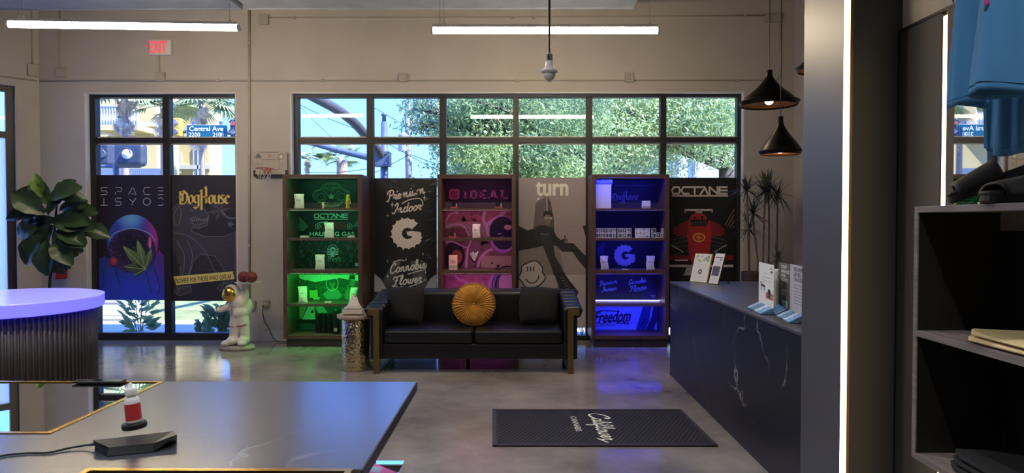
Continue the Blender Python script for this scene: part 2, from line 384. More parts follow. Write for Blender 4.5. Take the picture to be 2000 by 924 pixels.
def stone(name, base, vein, rough, vs=1.2, amount=0.035, spec=0.5):
    m = bpy.data.materials.new(name); m.use_nodes = True; t = m.node_tree; b = t.nodes['Principled BSDF']; b.inputs['Roughness'].default_value = rough; b.inputs['Specular IOR Level'].default_value = spec
    tc = t.nodes.new('ShaderNodeTexCoord'); n = t.nodes.new('ShaderNodeTexNoise'); n.inputs['Scale'].default_value = vs * 2; n.inputs['Detail'].default_value = 6
    mp = t.nodes.new('ShaderNodeMapping'); mp.inputs['Rotation'].default_value = (0.5, 0.6, 0.4)
    ad = t.nodes.new('ShaderNodeMix'); ad.data_type = 'RGBA'; ad.blend_type = 'LINEAR_LIGHT'; ad.inputs[0].default_value = 0.22
    vo = t.nodes.new('ShaderNodeTexVoronoi'); vo.feature = 'DISTANCE_TO_EDGE'; vo.inputs['Scale'].default_value = vs
    t.links.new(tc.outputs['Object'], mp.inputs[0]); t.links.new(mp.outputs[0], n.inputs['Vector']); t.links.new(mp.outputs[0], ad.inputs[6]); t.links.new(n.outputs['Color'], ad.inputs[7]); t.links.new(ad.outputs[2], vo.inputs['Vector'])
    r = t.nodes.new('ShaderNodeValToRGB'); r.color_ramp.elements[0].position = 0.0; r.color_ramp.elements[0].color = rgb(vein); r.color_ramp.elements[1].position = amount; r.color_ramp.elements[1].color = (0, 0, 0, 1)
    n2 = t.nodes.new('ShaderNodeTexNoise'); n2.inputs['Scale'].default_value = vs * 1.7
    r2 = t.nodes.new('ShaderNodeValToRGB'); r2.color_ramp.elements[0].position = 0.45; r2.color_ramp.elements[1].position = 0.65
    mu = t.nodes.new('ShaderNodeMix'); mu.data_type = 'RGBA'; mu.blend_type = 'MULTIPLY'; mu.inputs[0].default_value = 1
    a2 = t.nodes.new('ShaderNodeMix'); a2.data_type = 'RGBA'; a2.blend_type = 'ADD'; a2.inputs[0].default_value = 1; a2.inputs[7].default_value = rgb(base)
    t.links.new(tc.outputs['Object'], n2.inputs['Vector']); t.links.new(n2.outputs[0], r2.inputs[0]); t.links.new(vo.outputs[0], r.inputs[0]); t.links.new(r.outputs[0], mu.inputs[6]); t.links.new(r2.outputs[0], mu.inputs[7]); t.links.new(mu.outputs[2], a2.inputs[6]); t.links.new(a2.outputs[2], b.inputs['Base Color'])
    return m
M_STONE = stone('black_veined_stone', (22, 25, 34), (140, 140, 138), 0.40, 1.5, 0.012)
M_TABLE = stone('dark_stone_tabletop', (60, 61, 70), (88, 89, 96), 0.24, 1.1, 0.008, spec=1.0)
M_TABLE.node_tree.nodes['Principled BSDF'].inputs['IOR'].default_value = 1.75

def concrete():
    m = bpy.data.materials.new('polished_concrete'); m.use_nodes = True; t = m.node_tree; b = t.nodes['Principled BSDF']; b.inputs['Specular IOR Level'].default_value = .85
    tc = t.nodes.new('ShaderNodeTexCoord'); n = t.nodes.new('ShaderNodeTexNoise'); n.inputs['Scale'].default_value = 1.1; n.inputs['Detail'].default_value = 9; n.inputs['Roughness'].default_value = .62
    r = t.nodes.new('ShaderNodeValToRGB'); r.color_ramp.elements[0].position = .3; r.color_ramp.elements[0].color = rgb((104, 98, 94)); r.color_ramp.elements[1].position = .72; r.color_ramp.elements[1].color = rgb((164, 156, 146))
    e = r.color_ramp.elements.new(.5); e.color = rgb((134, 127, 121))
    n2 = t.nodes.new('ShaderNodeTexNoise'); n2.inputs['Scale'].default_value = 7; n2.inputs['Detail'].default_value = 8; mp = t.nodes.new('ShaderNodeMapRange'); mp.inputs[3].default_value = .07; mp.inputs[4].default_value = .19
    bu = t.nodes.new('ShaderNodeBump'); bu.inputs['Strength'].default_value = .03; bu.inputs['Distance'].default_value = .01
    t.links.new(tc.outputs['Object'], n.inputs['Vector']); t.links.new(tc.outputs['Object'], n2.inputs['Vector']); t.links.new(n.outputs[0], r.inputs[0]); t.links.new(r.outputs[0], b.inputs['Base Color'])
    t.links.new(n2.outputs[0], mp.inputs[0]); t.links.new(mp.outputs[0], b.inputs['Roughness']); t.links.new(n2.outputs[0], bu.inputs['Height']); t.links.new(bu.outputs[0], b.inputs['Normal'])
    return m
M_FLOOR = concrete()

# ------------------------------------------------------------ the shell
BW = 8.8                         # inner face of the window wall
XR = P(1549, 400, BW).x          # right wall
XC = P(80, 400, BW).x            # corner with the angled wall
ZT = P(1000, 180, BW).z          # window head
H = 4.95; YB = -5.0
W1L, W1R = P(168, 400, BW).x, P(463, 400, BW).x
W2L, W2R = P(569, 400, BW).x, P(1452, 400, BW).x
XL = -9.6
CY = BW - (XC - XL)              # end of the 45 degree wall
T(B(XL - .4, XR + .4, YB - .2, 9.1, -0.12, 0).build('floor', M_FLOOR), kind='structure')
T(B(XL - .4, XR + .4, YB - .2, 9.1, H, H + .15).build('ceiling', M_CEIL), kind='structure')
wb = MB(); y0, y1 = BW, 9.08
for a, b in ((XC, W1L), (W1R, W2L), (W2R, XR + .2)): wb.box(a, b, y0, y1, 0, ZT)
wb.box(XC, XR + .2, y0, y1, ZT, H)
T(wb.build('wall_back', M_WALL), kind='structure')
# right wall beyond the counter
T(B(XR, XR + .15, 3.6, BW, 0, H).build('wall_right', M_WALL), kind='structure')
T(B(XL - .15, XL, YB, CY, 0, H).build('wall_left', M_WALL), kind='structure')
T(B(XL, 3.8, YB - .15, YB, 0, H).build('wall_front', mat('wall_behind', (110, 106, 102), .8)), kind='structure')
# angled wall (45 degrees) with its window
L45 = (XC - XL) * sqrt(2)
M45 = Matrix.Translation((XC, BW, 0)) @ Matrix.Rotation(radians(225), 4, 'Z')   # local +x runs along the wall toward the camera, local +y points outside
_o = Vector((XC, BW, 0)); _d = Vector((-1, -1, 0)).normalized(); _n = Vector((-1, 1, 0)).normalized()
def A45(s_, t_, z): return _o + _d * s_ + _n * t_ + Vector((0, 0, z))
def box45(mb, s0, s1, t0, t1, z0, z1):
    return mb.hexa([A45(s0, t0, z0), A45(s1, t0, z0), A45(s1, t1, z0), A45(s0, t1, z0)], [A45(s0, t0, z1), A45(s1, t0, z1), A45(s1, t1, z1), A45(s0, t1, z1)])
def s45(px):      # distance along the angled wall of a pixel column
    d = ray(px, 400); k = d.x / d.y
    # XC - s/√2 = k (BW - s/√2)
    return (XC - k * BW) / (1 - k) * sqrt(2)
SA = s45(33); SB = SA + 3.2
wa = MB(); box45(wa, 0, SA, 0, .28, 0, ZT + .05); box45(wa, SB, L45, 0, .28, 0, ZT + .05); box45(wa, 0, L45, 0, .28, ZT + .05, H)
T(wa.build('wall_angled', M_WALL), kind='structure')
def pt45(px, py, t_=-0.0):
    s_ = s45(px); q = A45(s_, 0, 0); return s_, P(px, py, q.y).z
w3 = MB(); box45(w3, SA, SB, .1, .16, 0, .08); box45(w3, SA, SB, .1, .16, ZT - .02, ZT + .05)
o3 = thing('window_3', None, None, A45(SA, .1, 0), kind='structure')
w3.build('frame', M_FRAME, o3)
zt3 = pt45(20, 262)[1]
for s_ in (SA, SA + 1.55, SB - .09): q = MB(); box45(q, s_, s_ + .09, .09, .17, 0, ZT); q.build('mullion', M_FRAME, o3)
q = MB(); box45(q, SA, SB, .1, .16, zt3 - .04, zt3 + .04); q.build('transom', M_FRAME, o3)
for a in (SA + .09, SA + 1.64):
    q = MB(); box45(q, a, a + 1.46, .125, .13, zt3 + .04, ZT); q.build('glass_pane', M_GLASS, o3)
    q = MB(); box45(q, a, a + 1.46, .125, .13, .08, zt3 - .04); q.build('glass_pane', M_FILM, o3)
# big side block on the right (column and clad wall)
WA = 1.67; YC = 3.0; XCOL = P(1648, 400, YC).x
YCF = XCOL * F / (1566 - 1008)
M_COL = mat('grey_column_paint', (76, 76, 82), 0.42, noise=0.04, scale=2)
M_COL2 = mat('charcoal_cladding', (56, 54, 55), 0.5, noise=0.05, scale=2)
M_LED = mat('warm_led', (255, 226, 176), .5, emit=5, noise=0, ecol=(255, 222, 160))
T(B(XCOL, WA + .3, YC + .012, YCF, 0, H).build('wall_column', M_COL), kind='structure')
T(B(XCOL + .03, WA + .3, YC, YC + .011, 0, H).build('trim_1', M_COL2), kind='structure')
T(B(WA, XR + .2, YCF, YCF + .15, 0, H).build('wall_divider', M_WALL), kind='structure')
ZP = PX(1752, 68, WA).z
T(B(WA + .012, WA + .2, YB, YC, 0, H).build('wall_side', mat('cream_wall_paint', (196, 186, 170), .7, noise=.04)), kind='structure')
YP1 = WA * F / (1839.5 - 1008)      # where the clad panel ends and the LED sits
pc = thing('wall_panel', 'charcoal wall cladding panel between the column and the lit strip by the mirror', 'panel', (WA, 2.8, 0))
B(WA - .004, WA + .011, YP1 + .02, YC - .006, 0.0, ZP).build('panel', M_COL2, pc, bevel=.003)
B(WA - .006, WA + .011, YP1 - 1.6, YC - .006, ZP, ZP + .012).build('edge_trim', M_BLACK, pc)
B(WA - .007, WA + .011, YC - .006, YC - .0005, 0.0, ZP).build('edge_trim', M_BLACK, pc)
cl = thing('led_strip', 'tall warm white light strip up the corner of the grey column', 'light strip', (XCOL, YC, 0))
B(XCOL - .001, XCOL + .018, YC - .004, YC + .011, 0.02, H - .02).build('diffuser', M_LED, cl)
B(XCOL + .018, XCOL + .03, YC - .007, YC + .011, 0.0, H - .02).build('channel', mat('bronze_channel', (120, 100, 70), .4, .6), cl)
cl = thing('led_strip', 'shorter warm light strip beside the mirror, behind the open wall shelf', 'light strip', (WA, YP1, 0))
B(WA - .0045, WA + .01, YP1 - .014, YP1 + .010, 0.1, ZP - .02).build('diffuser', M_LED, cl)
B(WA - .004, WA + .01, YP1 + .010, YP1 + .018, 0.1, ZP - .01).build('channel', M_BLACK, cl)
mr = thing('wall_mirror', 'tall frameless mirror behind the blue shirts and wall shelf', 'mirror', (WA, 1.9, .2))
B(WA - .004, WA + .008, 1.0, YP1 - .064, 0.2, ZP).build('mirror_glass', M_MIRROR, mr); B(WA - .0042, WA + .008, YP1 - .0635, YP1 - .0145, 0.2, ZP).build('edge_trim', M_COL2, mr)  # strip beside the glass is added to cover the column light's reflection
# baseboards
M_BASE = mat('white_baseboard', (196, 194, 190), .4, noise=.03)
bb = MB().box(XC, W1L - .01, BW - .018, BW, 0, .14).box(W1R + .01, W2L - .01, BW - .018, BW, 0, .14).box(W2R + .01, XR, BW - .018, BW, 0, .14)
T(bb.build('baseboard_back', M_BASE, bevel=.004), kind='structure')
q = MB(); box45(q, 0, SA - .01, -.018, 0, 0, .14); T(q.build('baseboard_left', M_BASE), kind='structure')
# window linings (white returns)
tr = MB()
for a, b in ((W1L, W1R), (W2L, W2R)):
    tr.box(a - .002, a + .012, BW - .004, 8.9, 0, ZT); tr.box(b - .012, b + .002, BW - .004, 8.9, 0, ZT); tr.box(a, b, BW - .004, 8.9, ZT - .012, ZT + .002)
T(tr.build('trim_2', M_WHITE), kind='structure')

# ------------------------------------------------------------ windows
YG = 8.945
def window(name, xl, xr, cuts, edges, bot):
    """cuts: pixel pairs of the mullions; edges: pixel columns of the inner frame edges"""
    o = thing(name, None, None, ((xl + xr) / 2, 8.93, 0), kind='structure')
    a = P(edges[0], 400, 8.9).x; b = P(edges[1], 400, 8.9).x; zt = P(1000, 190.5, 8.9).z; zb = P(1000, bot, 8.9).z
    B(xl, xr, 8.88, 8.99, zt, ZT).build('head', M_FRAME, o, bevel=.004); B(xl, xr, 8.88, 8.99, 0.001, zb).build('sill', M_FRAME, o, bevel=.004)
    B(xl, a, 8.88, 8.99, zb, zt).build('jamb', M_FRAME, o, bevel=.004); B(b, xr, 8.88, 8.99, zb, zt).build('jamb', M_FRAME, o, bevel=.004)
    z0, z1 = P(1000, 279, 8.9).z, P(1000, 268.5, 8.9).z; xs = [a]
    for c in cuts:
        u, v = P(c[0], 400, 8.9).x, P(c[1], 400, 8.9).x; B(u, v, 8.885, 8.985, zb, zt).build('mullion', M_FRAME, o, bevel=.004); xs += [u, v]
    xs.append(b)
    for i in range(0, len(xs), 2):
        B(xs[i], xs[i + 1], 8.895, 8.98, z0, z1).build('transom', M_FRAME, o, bevel=.003)
        g = MB().box(xs[i], xs[i + 1], YG, YG + .006, z1, zt).build('glass_pane', M_GLASS, o)
        g = MB().box(xs[i], xs[i + 1], YG, YG + .006, zb, z0).build('glass_pane', M_GLASS, o)
        B(xs[i], xs[i + 1], YG - .02, YG - .004, z1, z1 + .018).build('glazing_bead', M_WHITE, o); B(xs[i], xs[i + 1], YG - .02, YG - .004, z0 - .02, z0 - .004).build('glazing_bead', M_CONDUIT, o)
    return o
window('window_1', W1L, W1R, [(320, 334)], (190, 461), 651)
window('window_2', W2L, W2R, [(717, 730), (859, 872), (1002, 1013), (1144.5, 1156.5), (1288.5, 1300.5)], (584.5, 1438), 655)

# ------------------------------------------------------------ ceiling ducts
xa, xb = P(483, 18, 8.0).x, P(1237, 18, 8.0).x
zd = P(1000, 17.5, 8.0).z
d1 = thing('ceiling_duct', 'long pale metal ceiling duct above the middle light tube', 'duct', ((xa + xb) / 2, 6, zd))
B(xa + .02, xb, 3.0, 8.0, zd, zd + .5).build('duct_body', M_DUCT, d1, bevel=.01)
for y in (4.2, 5.5, 6.8, 7.96): B(xa + .01, xb + .01, y, y + .03, zd - .012, zd + .51).build('flange', M_DUCT, d1)
d2 = thing('ceiling_duct', 'slate grey ceiling duct above the left light tube and EXIT sign', 'duct', ((XL + xa) / 2, 6, zd))
B(-8.2, xa - .02, 2.6, 7.9, zd - .03, zd + .5).build('duct_body', M_DUCTD, d2, bevel=.01)
for y in (4.2, 5.5, 6.8, 7.86): B(-8.25, xa - .01, y, y + .03, zd - .042, zd + .51).build('flange', M_DUCTD, d2)

# ------------------------------------------------------------ conduits and boxes on the wall
def conduit(name, label, pts, r=.009, clips=()):
    o = thing(name, label, 'conduit', pts[0])
    MB().tube(pts, r, 8).build('pipe', M_CONDUIT, o, smooth=True)
    for c in clips: c = Vector(c); B(c.x - .018, c.x + .018, c.y - r * 1.3, BW, c.z - .018, c.z + .018).build('clip', M_CONDUIT, o, bevel=.003)
    return o
yc = BW - .012
zc = P(1000, 157, yc).z
conduit('wall_conduit', 'long thin painted conduit running level just above both windows', [(XC + .02, yc, zc), (P(1518, 157, yc).x, yc, zc), (P(1522, 150, yc).x, yc, P(1522, 150, yc).z), (P(1524, 140, yc).x, yc, P(1524, 140, yc).z), (P(1524, 42, yc).x, yc, P(1524, 42, yc).z)],
        clips=[P(c, 157, yc) for c in (425, 630, 1010, 1440)])
conduit('wall_conduit', 'upper thin conduit running level above the middle light tube', [P(522, 34.5, yc), P(900, 34, yc), P(1300, 32, yc), P(1494, 30, yc)], clips=[P(c, 34, yc) for c in (575, 1000, 1042)] + [P(1455, 31, yc)])
conduit('wall_conduit', 'vertical painted conduit from the ceiling down to the socket by the astronaut', [P(487, -30, yc), P(487, 590, yc)], r=.016, clips=[P(487, c, yc) for c in (85, 157, 300, 480)])
conduit('wall_conduit', 'short vertical conduit dropping to the box right of the corner', [P(117, 5, yc), P(117, 134, yc)], clips=[P(117, 60, yc)])
def jbox(px0, py0, px1, py1, label, name='junction_box', d=.05, face=True):
    a = P(px0, py1, BW - d); b = P(px1, py0, BW - d); o = thing(name, label, 'electrical box', ((a.x + b.x) / 2, BW, a.z))
    B(a.x, b.x, BW - d, BW, a.z, b.z).build('box', M_CONDUIT, o, bevel=.006)
    B(a.x + .015, b.x - .015, BW - d - .004, BW - d, a.z + .015, b.z - .015).build('cover_plate', M_CONDUIT, o, bevel=.002)
    if face:
        mx = (a.x + b.x) / 2; mz = (a.z + b.z) / 2
        for s_ in (-1, 1):
            q = MB()
            for k in (-1, 1): q.box(mx + k * .012 - .002, mx + k * .012 + .002, BW - d - .006, BW - d - .004, mz + s_ * .028 - .008, mz + s_ * .028 + .008)
            q.build('socket_slot', M_BLACK, o)
    return o
jbox(779, 142, 795, 159, 'small wall socket box above the window, left of the hanging sensor')
jbox(1221, 141, 1238, 160, 'small wall socket box above the window, right of the hanging sensor')
jbox(107, 133, 127, 150, 'blank painted junction box just right of the wall corner', face=False)
jbox(505, 28, 523, 47, 'painted junction box high up beside the vertical conduit', face=False)
jbox(1495, 25, 1526, 42, 'painted junction box near the right wall, behind the pendant cord', face=False)
jbox(303, 140, 320, 158, 'round-edged junction box under the EXIT sign', face=False)
jbox(482, 588, 498, 604, 'wall socket at the foot of the vertical conduit behind the astronaut')
ob = jbox(511, 587, 524, 599, 'white plug adapter socket with a power cord, left of the green case')
# power cord
pts = [P(514, 596, 8.72), P(513, 610, 8.74), P(516, 626, 8.75), P(524, 640, 8.75), P(531, 655, 8.74)]
pts += [Vector((P(540, 664, 8.72).x, 8.71, .02)), Vector((P(556, 668, 8.6).x, 8.68, .008))]
T(MB().tube(spline(pts, 6), .006, 8).build('power_cord', mat('grey_cord', (70, 66, 66), .5), smooth=True), 'grey power cord looping from the wall socket down to the floor', 'cord')
# box and conduit on the angled wall
q = MB(); s0, z0 = pt45(57, 148); s1, z1 = pt45(78, 128); 
o = thing('junction_box', 'painted junction box left of the wall corner', 'electrical box', A45((s0 + s1) / 2, 0, z0))
box45(q, s1, s0, -.05, 0, z0, z1); q.build('box', M_CONDUIT, o, bevel=.006)
o = thing('wall_conduit', 'vertical conduit dropping to the box left of the corner', 'conduit', A45((s0 + s1) / 2, 0, z1))
MB().tube([A45((s0 + s1) / 2, -.012, z1), A45((s0 + s1) / 2, -.012, H)], .01, 8).build('pipe', M_CONDUIT, o, smooth=True)
o = thing('wall_conduit', 'level conduit on the angled wall above its window', 'conduit', A45(.05, 0, zc))
MB().tube([A45(.03, -.012, zc), A45(5, -.012, zc)], .009, 8).build('pipe', M_CONDUIT, o, smooth=True)
# EXIT sign
a = P(290, 107, 8.74); b = P(333, 76.5, 8.74)
ex = thing('exit_sign', 'white lit EXIT sign with red letters high on the back wall', 'sign', ((a.x + b.x) / 2, BW, a.z))
B(a.x, b.x, 8.74, 8.79, a.z, b.z).build('housing', M_WHITE, ex, bevel=.012, seg=3)
M_RED = mat('lit_red_letters', (235, 60, 80), .5, emit=.4, noise=0)
V_, F_ = text_mesh('EXIT'); ax = min(v[0] for v in V_); bx = max(v[0] for v in V_); by = max(v[1] for v in V_)
q = MB(); q.add([P(292 + (v[0] - ax) / (bx - ax) * 33, 103 - v[1] / by * 23, 8.738) for v in V_], F_)
for k in range(2): q.add([P(292 + (v[0] - ax) / (bx - ax) * 33 + (k % 2) * .7 - .35, 103 - v[1] / by * 23 + (k // 2) * .8, 8.7375 - k * .0003) for v in V_], F_)
q.build('lettering', M_RED, ex)
q = MB(); 
for s_ in (1, -1): q.tube([P(285.5, 89, 8.737), P(288.5, 89 + s_ * 3.5, 8.737)], .004, 6)
q.build('arrow', M_RED, ex)
B(P(309, 100, BW).x, P(313, 100, BW).x, 8.77, BW, P(311, 141, BW).z, a.z).build('stem', M_CONDUIT, ex)

# ------------------------------------------------------------ tube lights
M_TUBE = mat('lit_tube', (255, 240, 200), .5, emit=TUBE, noise=0, ecol=(255, 234, 198))
def tube_light(a, b, label, wires=(), wtop=4.05, r=.03):
    a = Vector(a); b = Vector(b); o = thing('tube_light', label, 'light', (a + b) / 2)
    d = (b - a).normalized()
    MB().tube([a, b], r, 12).build('diffuser', M_TUBE, o, smooth=True)
    MB().tube([a - d * .02, a], r * 1.05, 12).build('end_cap', M_WHITE, o); MB().tube([b, b + d * .02], r * 1.05, 12).build('end_cap', M_WHITE, o)
    q = MB(); up = Vector((0, 0, r)); q.hexa([a + up + Vector((0, -.025, -.004)), b + up + Vector((0, -.025, -.004)), b + up + Vector((0, .025, -.004)), a + up + Vector((0, .025, -.004))],
                                  [a + up + Vector((0, -.02, .022)), b + up + Vector((0, -.02, .022)), b + up + Vector((0, .02, .022)), a + up + Vector((0, .02, .022))]); q.build('housing', M_WHITE, o)
    for t, dx in wires:
        p = a.lerp(b, t) + Vector((0, 0, r + .02)); MB().lathe([(.02, 0), (.012, .02), (.004, .035)], p, 8).build('hanger', M_WHITE, o)
        MB().tube([p, p + Vector((dx, 0, wtop - p.z))], .003, 5).build('hanging_wire', M_CHROME, o)
    return o
a = P(18, 47.5, 6.2); b = P(464, 54.5, 6.35); zw = zd - .03
tube_light(a, b, 'lit tube light on the left, above the EXIT sign', ((.04, .0), (.06, -.05), (.965, 0)), zw)
a = P(846, 59.5, 6.35); b = P(1284, 59.5, 6.35)
tube_light(a, b, 'lit tube light in the middle, above the wide window', ((.03, 0), (.05, -.02), (.965, 0)), zd)
def add_fill_spot(x, y, z, label):  # unseen ceiling spots added only to brighten the room
    o = thing('added_fill_spot', label, 'spotlight', (x, y, z), 'added fill spotlights over the shop floor, out of shot')
    MB().lathe([(.055, 0), (.06, .16), (.02, .17)], (x, y, z), 20, capb=False).build('can', M_BLACK, o, smooth=True)
    MB().tube([(x, y, z + .17), (x, y, H)], .008, 6).build('stem', M_BLACK, o)
    l = bpy.data.lights.new('spot', 'SPOT'); l.energy = SPOT; l.spot_size = radians(135); l.spot_blend = 1; l.shadow_soft_size = .05; l.color = (.93, .95, 1.0)
    q = bpy.data.objects.new('spot', l); COL.objects.link(q); q.parent = o; q.location = (0, 0, -.01)
for x, y, w_ in ((-5.2, 2.2, 'far left'), (-3.0, 3.4, 'left'), (-.6, 3.6, 'middle'), (-2.6, .6, 'near left'), (.4, .6, 'near middle'), (-5.0, -1.4, 'rear left'), (-1.2, -1.8, 'rear middle')):
    add_fill_spot(x, y, 3.9, 'added fill spotlight at the ' + w_ + ' of the shop floor, out of shot')

# ------------------------------------------------------------ hanging sensor
Y = 5.0; c = P(1073, 140, Y)
hs = thing('ceiling_sensor', 'white bulb-shaped sensor hanging from a black rod in front of the wall', 'sensor', (c.x, Y, P(1073, 160, Y).z))
z = lambda py: P(1073, py, Y).z
MB().tube([(c.x, Y, z(102)), (c.x, Y, H)], .0085, 8).build('rod', M_BLACK, hs)
MB().lathe([(.024, z(119)), (.024, z(107)), (.018, z(105)), (.01, z(103)), (.01, z(98))], (c.x, Y, 0), 16).build('chrome_socket', M_CHROME, hs, smooth=False)
MB().lathe([(.02, z(118)), (.026, z(119.5)), (.03, z(130)), (.04, z(134)), (.062, z(138)), (.062, z(141)), (.045, z(143))][::-1], (c.x, Y, 0), 24).build('lamp_collar', M_WHITE, hs, smooth=True)
MB().lathe([(.043, z(142)), (.044, z(148)), (.034, z(154)), (.02, z(157)), (.006, z(160))][::-1], (c.x, Y, 0), 24).build('dome', mat('frosted_dome', (190, 188, 184), .3, noise=.1, scale=30), hs, smooth=True)

# ------------------------------------------------------------ pendants
M_PEND = mat('bronze_black_metal', (32, 27, 25), .36, .75, noise=.08)
M_PENDIN = mat('copper_inside', (150, 120, 96), .35, .6, noise=.05)
M_BULB = mat('pendant_bulb', (255, 230, 190), .5, emit=5, noise=0, ecol=(255, 214, 160))
def pendant(x, y, zb, R_, hh, flat, label):
    o = thing('pendant_lamp', label, 'lamp', (x, y, zb), 'bell pendants over the counter')
    if flat: pr = [(R_ * .93, 0), (R_, .035 * hh / .28), (R_ * .97, .3 * hh * .35), (R_ * .72, .30 * hh), (R_ * .40, .52 * hh), (R_ * .18, .74 * hh), (R_ * .11, .86 * hh), (R_ * .11, hh)]
    else: pr = [(R_ * .9, 0), (R_, .07 * hh), (R_ * .97, .14 * hh), (R_ * .72, .34 * hh), (R_ * .42, .54 * hh), (R_ * .2, .74 * hh), (R_ * .14, .84 * hh), (R_ * .13, hh)]
    pr = [(p.x, p.z) for p in spline([(a, 0, b) for a, b in pr], 4)]
    MB().lathe(pr, (x, y, zb), 40, capb=False).build('shade', M_PEND, o, smooth=True)
    MB().lathe([(r_ - .006, z_ - .004) for r_, z_ in pr[2:-6]], (x, y, zb + .002), 40, capb=False, capt=False).build('shade_lining', M_PENDIN, o, smooth=True)
    MB().ell((x, y, zb + .3 * hh * .5), .035, 14, 8).build('bulb', M_BULB, o, smooth=True)
    MB().tube([(x, y, zb + hh), (x, y, H)], .004, 6).build('cord', M_BLACK, o)
    return o
Yp = 5.6; c = P(1502, 205, Yp); pendant(c.x, Yp, P(1502, 207, Yp).z, 56 * Yp / F, (207 - 138) * Yp / F, True, 'wide black bell pendant lamp, the higher of the two over the counter')
Yp = 5.35; c = P(1524, 300, Yp); pendant(c.x, Yp, P(1524, 302, Yp).z, 39.5 * Yp / F, (302 - 228) * Yp / F, False, 'smaller black teardrop pendant lamp, the lowest over the counter')
Yp = 4.7; c = P(1612, 136, Yp); pendant(c.x, Yp, P(1612, 138, Yp).z, 54 * Yp / F, 66 * Yp / F, True, 'black pendant lamp mostly hidden behind the grey column')
# ------------------------------------------------------------ posters on the glass
YPO = 8.925
def poster(px0, py0, px1, py1, label, base):
    a = P(px0, py1, YPO); b = P(px1, py0, YPO); o = thing('poster', label, 'poster', ((a.x + b.x) / 2, YPO, a.z))
    B(a.x, b.x, YPO, YPO + .012, a.z, b.z).build('backing', M_BLACK, o)
    art = Art.onY(YPO); art.rect(px0, py0, px1, py1, base, 0); return o, art
def lerpc(a, b, t): t = max(0, min(1, t)); return tuple(a[k] + (b[k] - a[k]) * t for k in range(3))
# 1 astronaut helmet
o, A = poster(192, 342, 322.5, 586, 'window poster of a blue space helmet with a green leaf in its visor', (26, 24, 38))
cw = (150, 150, 165); th = 1.5
def seg(*pts): A.line(list(pts), th, cw, 3)
X0 = [197, 225, 250, 280, 308]; W_ = 13
y0, y1 = 366, 380; ym = 373
seg((210, y0), (199, y0), (197, 369), (199, ym), (208, ym), (210, 376), (208, y1), (197, y1))
seg((225, y0), (236, y0), (238, 370), (236, 374), (229, 374)); seg((226, 375), (226, y1))
seg((251, y1), (259, y0)); seg((261, y0 + 1), (266, y1), (256, y1 - 2))
seg((294, y0), (283, y0), (280, ym), (283, y1), (294, y1))
for y in (y0, ym, y1): seg((309, y), (320, y))
y0, y1 = 387, 401; ym = 394
seg((203, y0), (203, y1)); seg((197, y1), (210, y1))
seg((237, y0), (227, y0), (225, 390), (227, ym), (235, ym), (237, 398), (235, y1), (225, y1))
seg((253, y0 + 2), (259, ym), (258, y1)); seg((266, y0), (259, ym + 2))
A.line([(287 + 7 * cos(t * pi / 8), 394 + 7 * sin(t * pi / 8)) for t in range(16)], th, cw, 3, closed=True)
seg((309, y0), (317, y0), (320, 391)); seg((320, 396), (317, y1), (309, y1))
def suit(x, y): return lerpc(lerpc((38, 50, 120), (36, 60, 190), (y - 500) / 60), (120, 30, 110), (x - 290) / 40 * (1 - (y - 480) / 120))
sh = [(192, 506), (206, 500), (230, 520), (262, 530), (296, 515), (310, 488), (318, 496), (322.5, 505)]
for i in range(len(sh) - 1):
    for k in range(4):
        f_ = lambda p, q: (p[0], p[1] + (586 - p[1]) * q); A.poly([f_(sh[i], k / 4), f_(sh[i + 1], k / 4), f_(sh[i + 1], (k + 1) / 4), f_(sh[i], (k + 1) / 4)], suit, 1)
for pts in ([(200, 520), (203, 550), (198, 565)], [(225, 525), (235, 560)], [(300, 520), (312, 560), (308, 575)], [(286, 530), (296, 575)]): A.line(pts, 1.6, (24, 30, 90), 2, smooth=4)
def helm(x, y):
    c = lerpc((40, 60, 150), (90, 150, 215), 1 - ((x - 255) ** 2 + (y - 424) ** 2) / 900); return lerpc(c, (150, 36, 120), (x - 275) / 30)
A.disc(259, 474, 50, 55, helm, 2, n=32, m=6)
A.disc(258, 494, 47, 46, lambda x, y: lerpc((26, 24, 70), (40, 70, 190), (y - 500) / 45), 2.5, n=32, m=3)
A.disc(258, 490, 44, 44, lambda x, y: lerpc((14, 12, 22), (60, 40, 90), ((x - 258) ** 2 + (y - 480) ** 2) / 2400), 3, n=32, m=5)
A.line([(214, 470), (225, 455), (258, 446), (290, 455), (303, 470)], 2, (120, 130, 190), 4, smooth=5)
A.disc(222, 510, 9, 12, lambda x, y: lerpc((190, 60, 70), (40, 20, 50), ((x - 222) ** 2 + (y - 510) ** 2) / 90), 3.3, n=14, m=3)
A.disc(293, 474, 3, 12, (225, 90, 130), 3.4, n=12, m=1)
for (dx, dy, w_) in ((-56, -52, 11), (-20, -65, 10), (15, -46, 8), (-54, -6, 10), (-30, 14, 6)):
    L_ = sqrt(dx * dx + dy * dy); d = (dx / L_, dy / L_); n_ = (-d[1], d[0]); c0 = (284, 528)
    pts = [(c0[0] + d[0] * L_ * t + n_[0] * w_ * k, c0[1] + d[1] * L_ * t + n_[1] * w_ * k) for t, k in ((0, .1), (.3, .75), (.55, 1), (.8, .55), (1, 0), (.8, -.55), (.55, -1), (.3, -.75), (0, -.1))]
    pts = [(284 + (x - 284) * .8 + 0, 526 + (y - 528) * .9) for x, y in pts]
    A.poly(pts, lambda x, y: lerpc((96, 120, 70), (52, 70, 48), (y - 480) / 50), 4)
    A.line([(284, 526), (284 + dx * .75, 526 + dy * .82)], 1, (150, 160, 110), 5)
for k in range(40): x, y = random.uniform(215, 300), random.uniform(455, 530); A.circ(x, y, .5, .5, (180, 170, 200), 3.6, 6)
A.build('print', o)
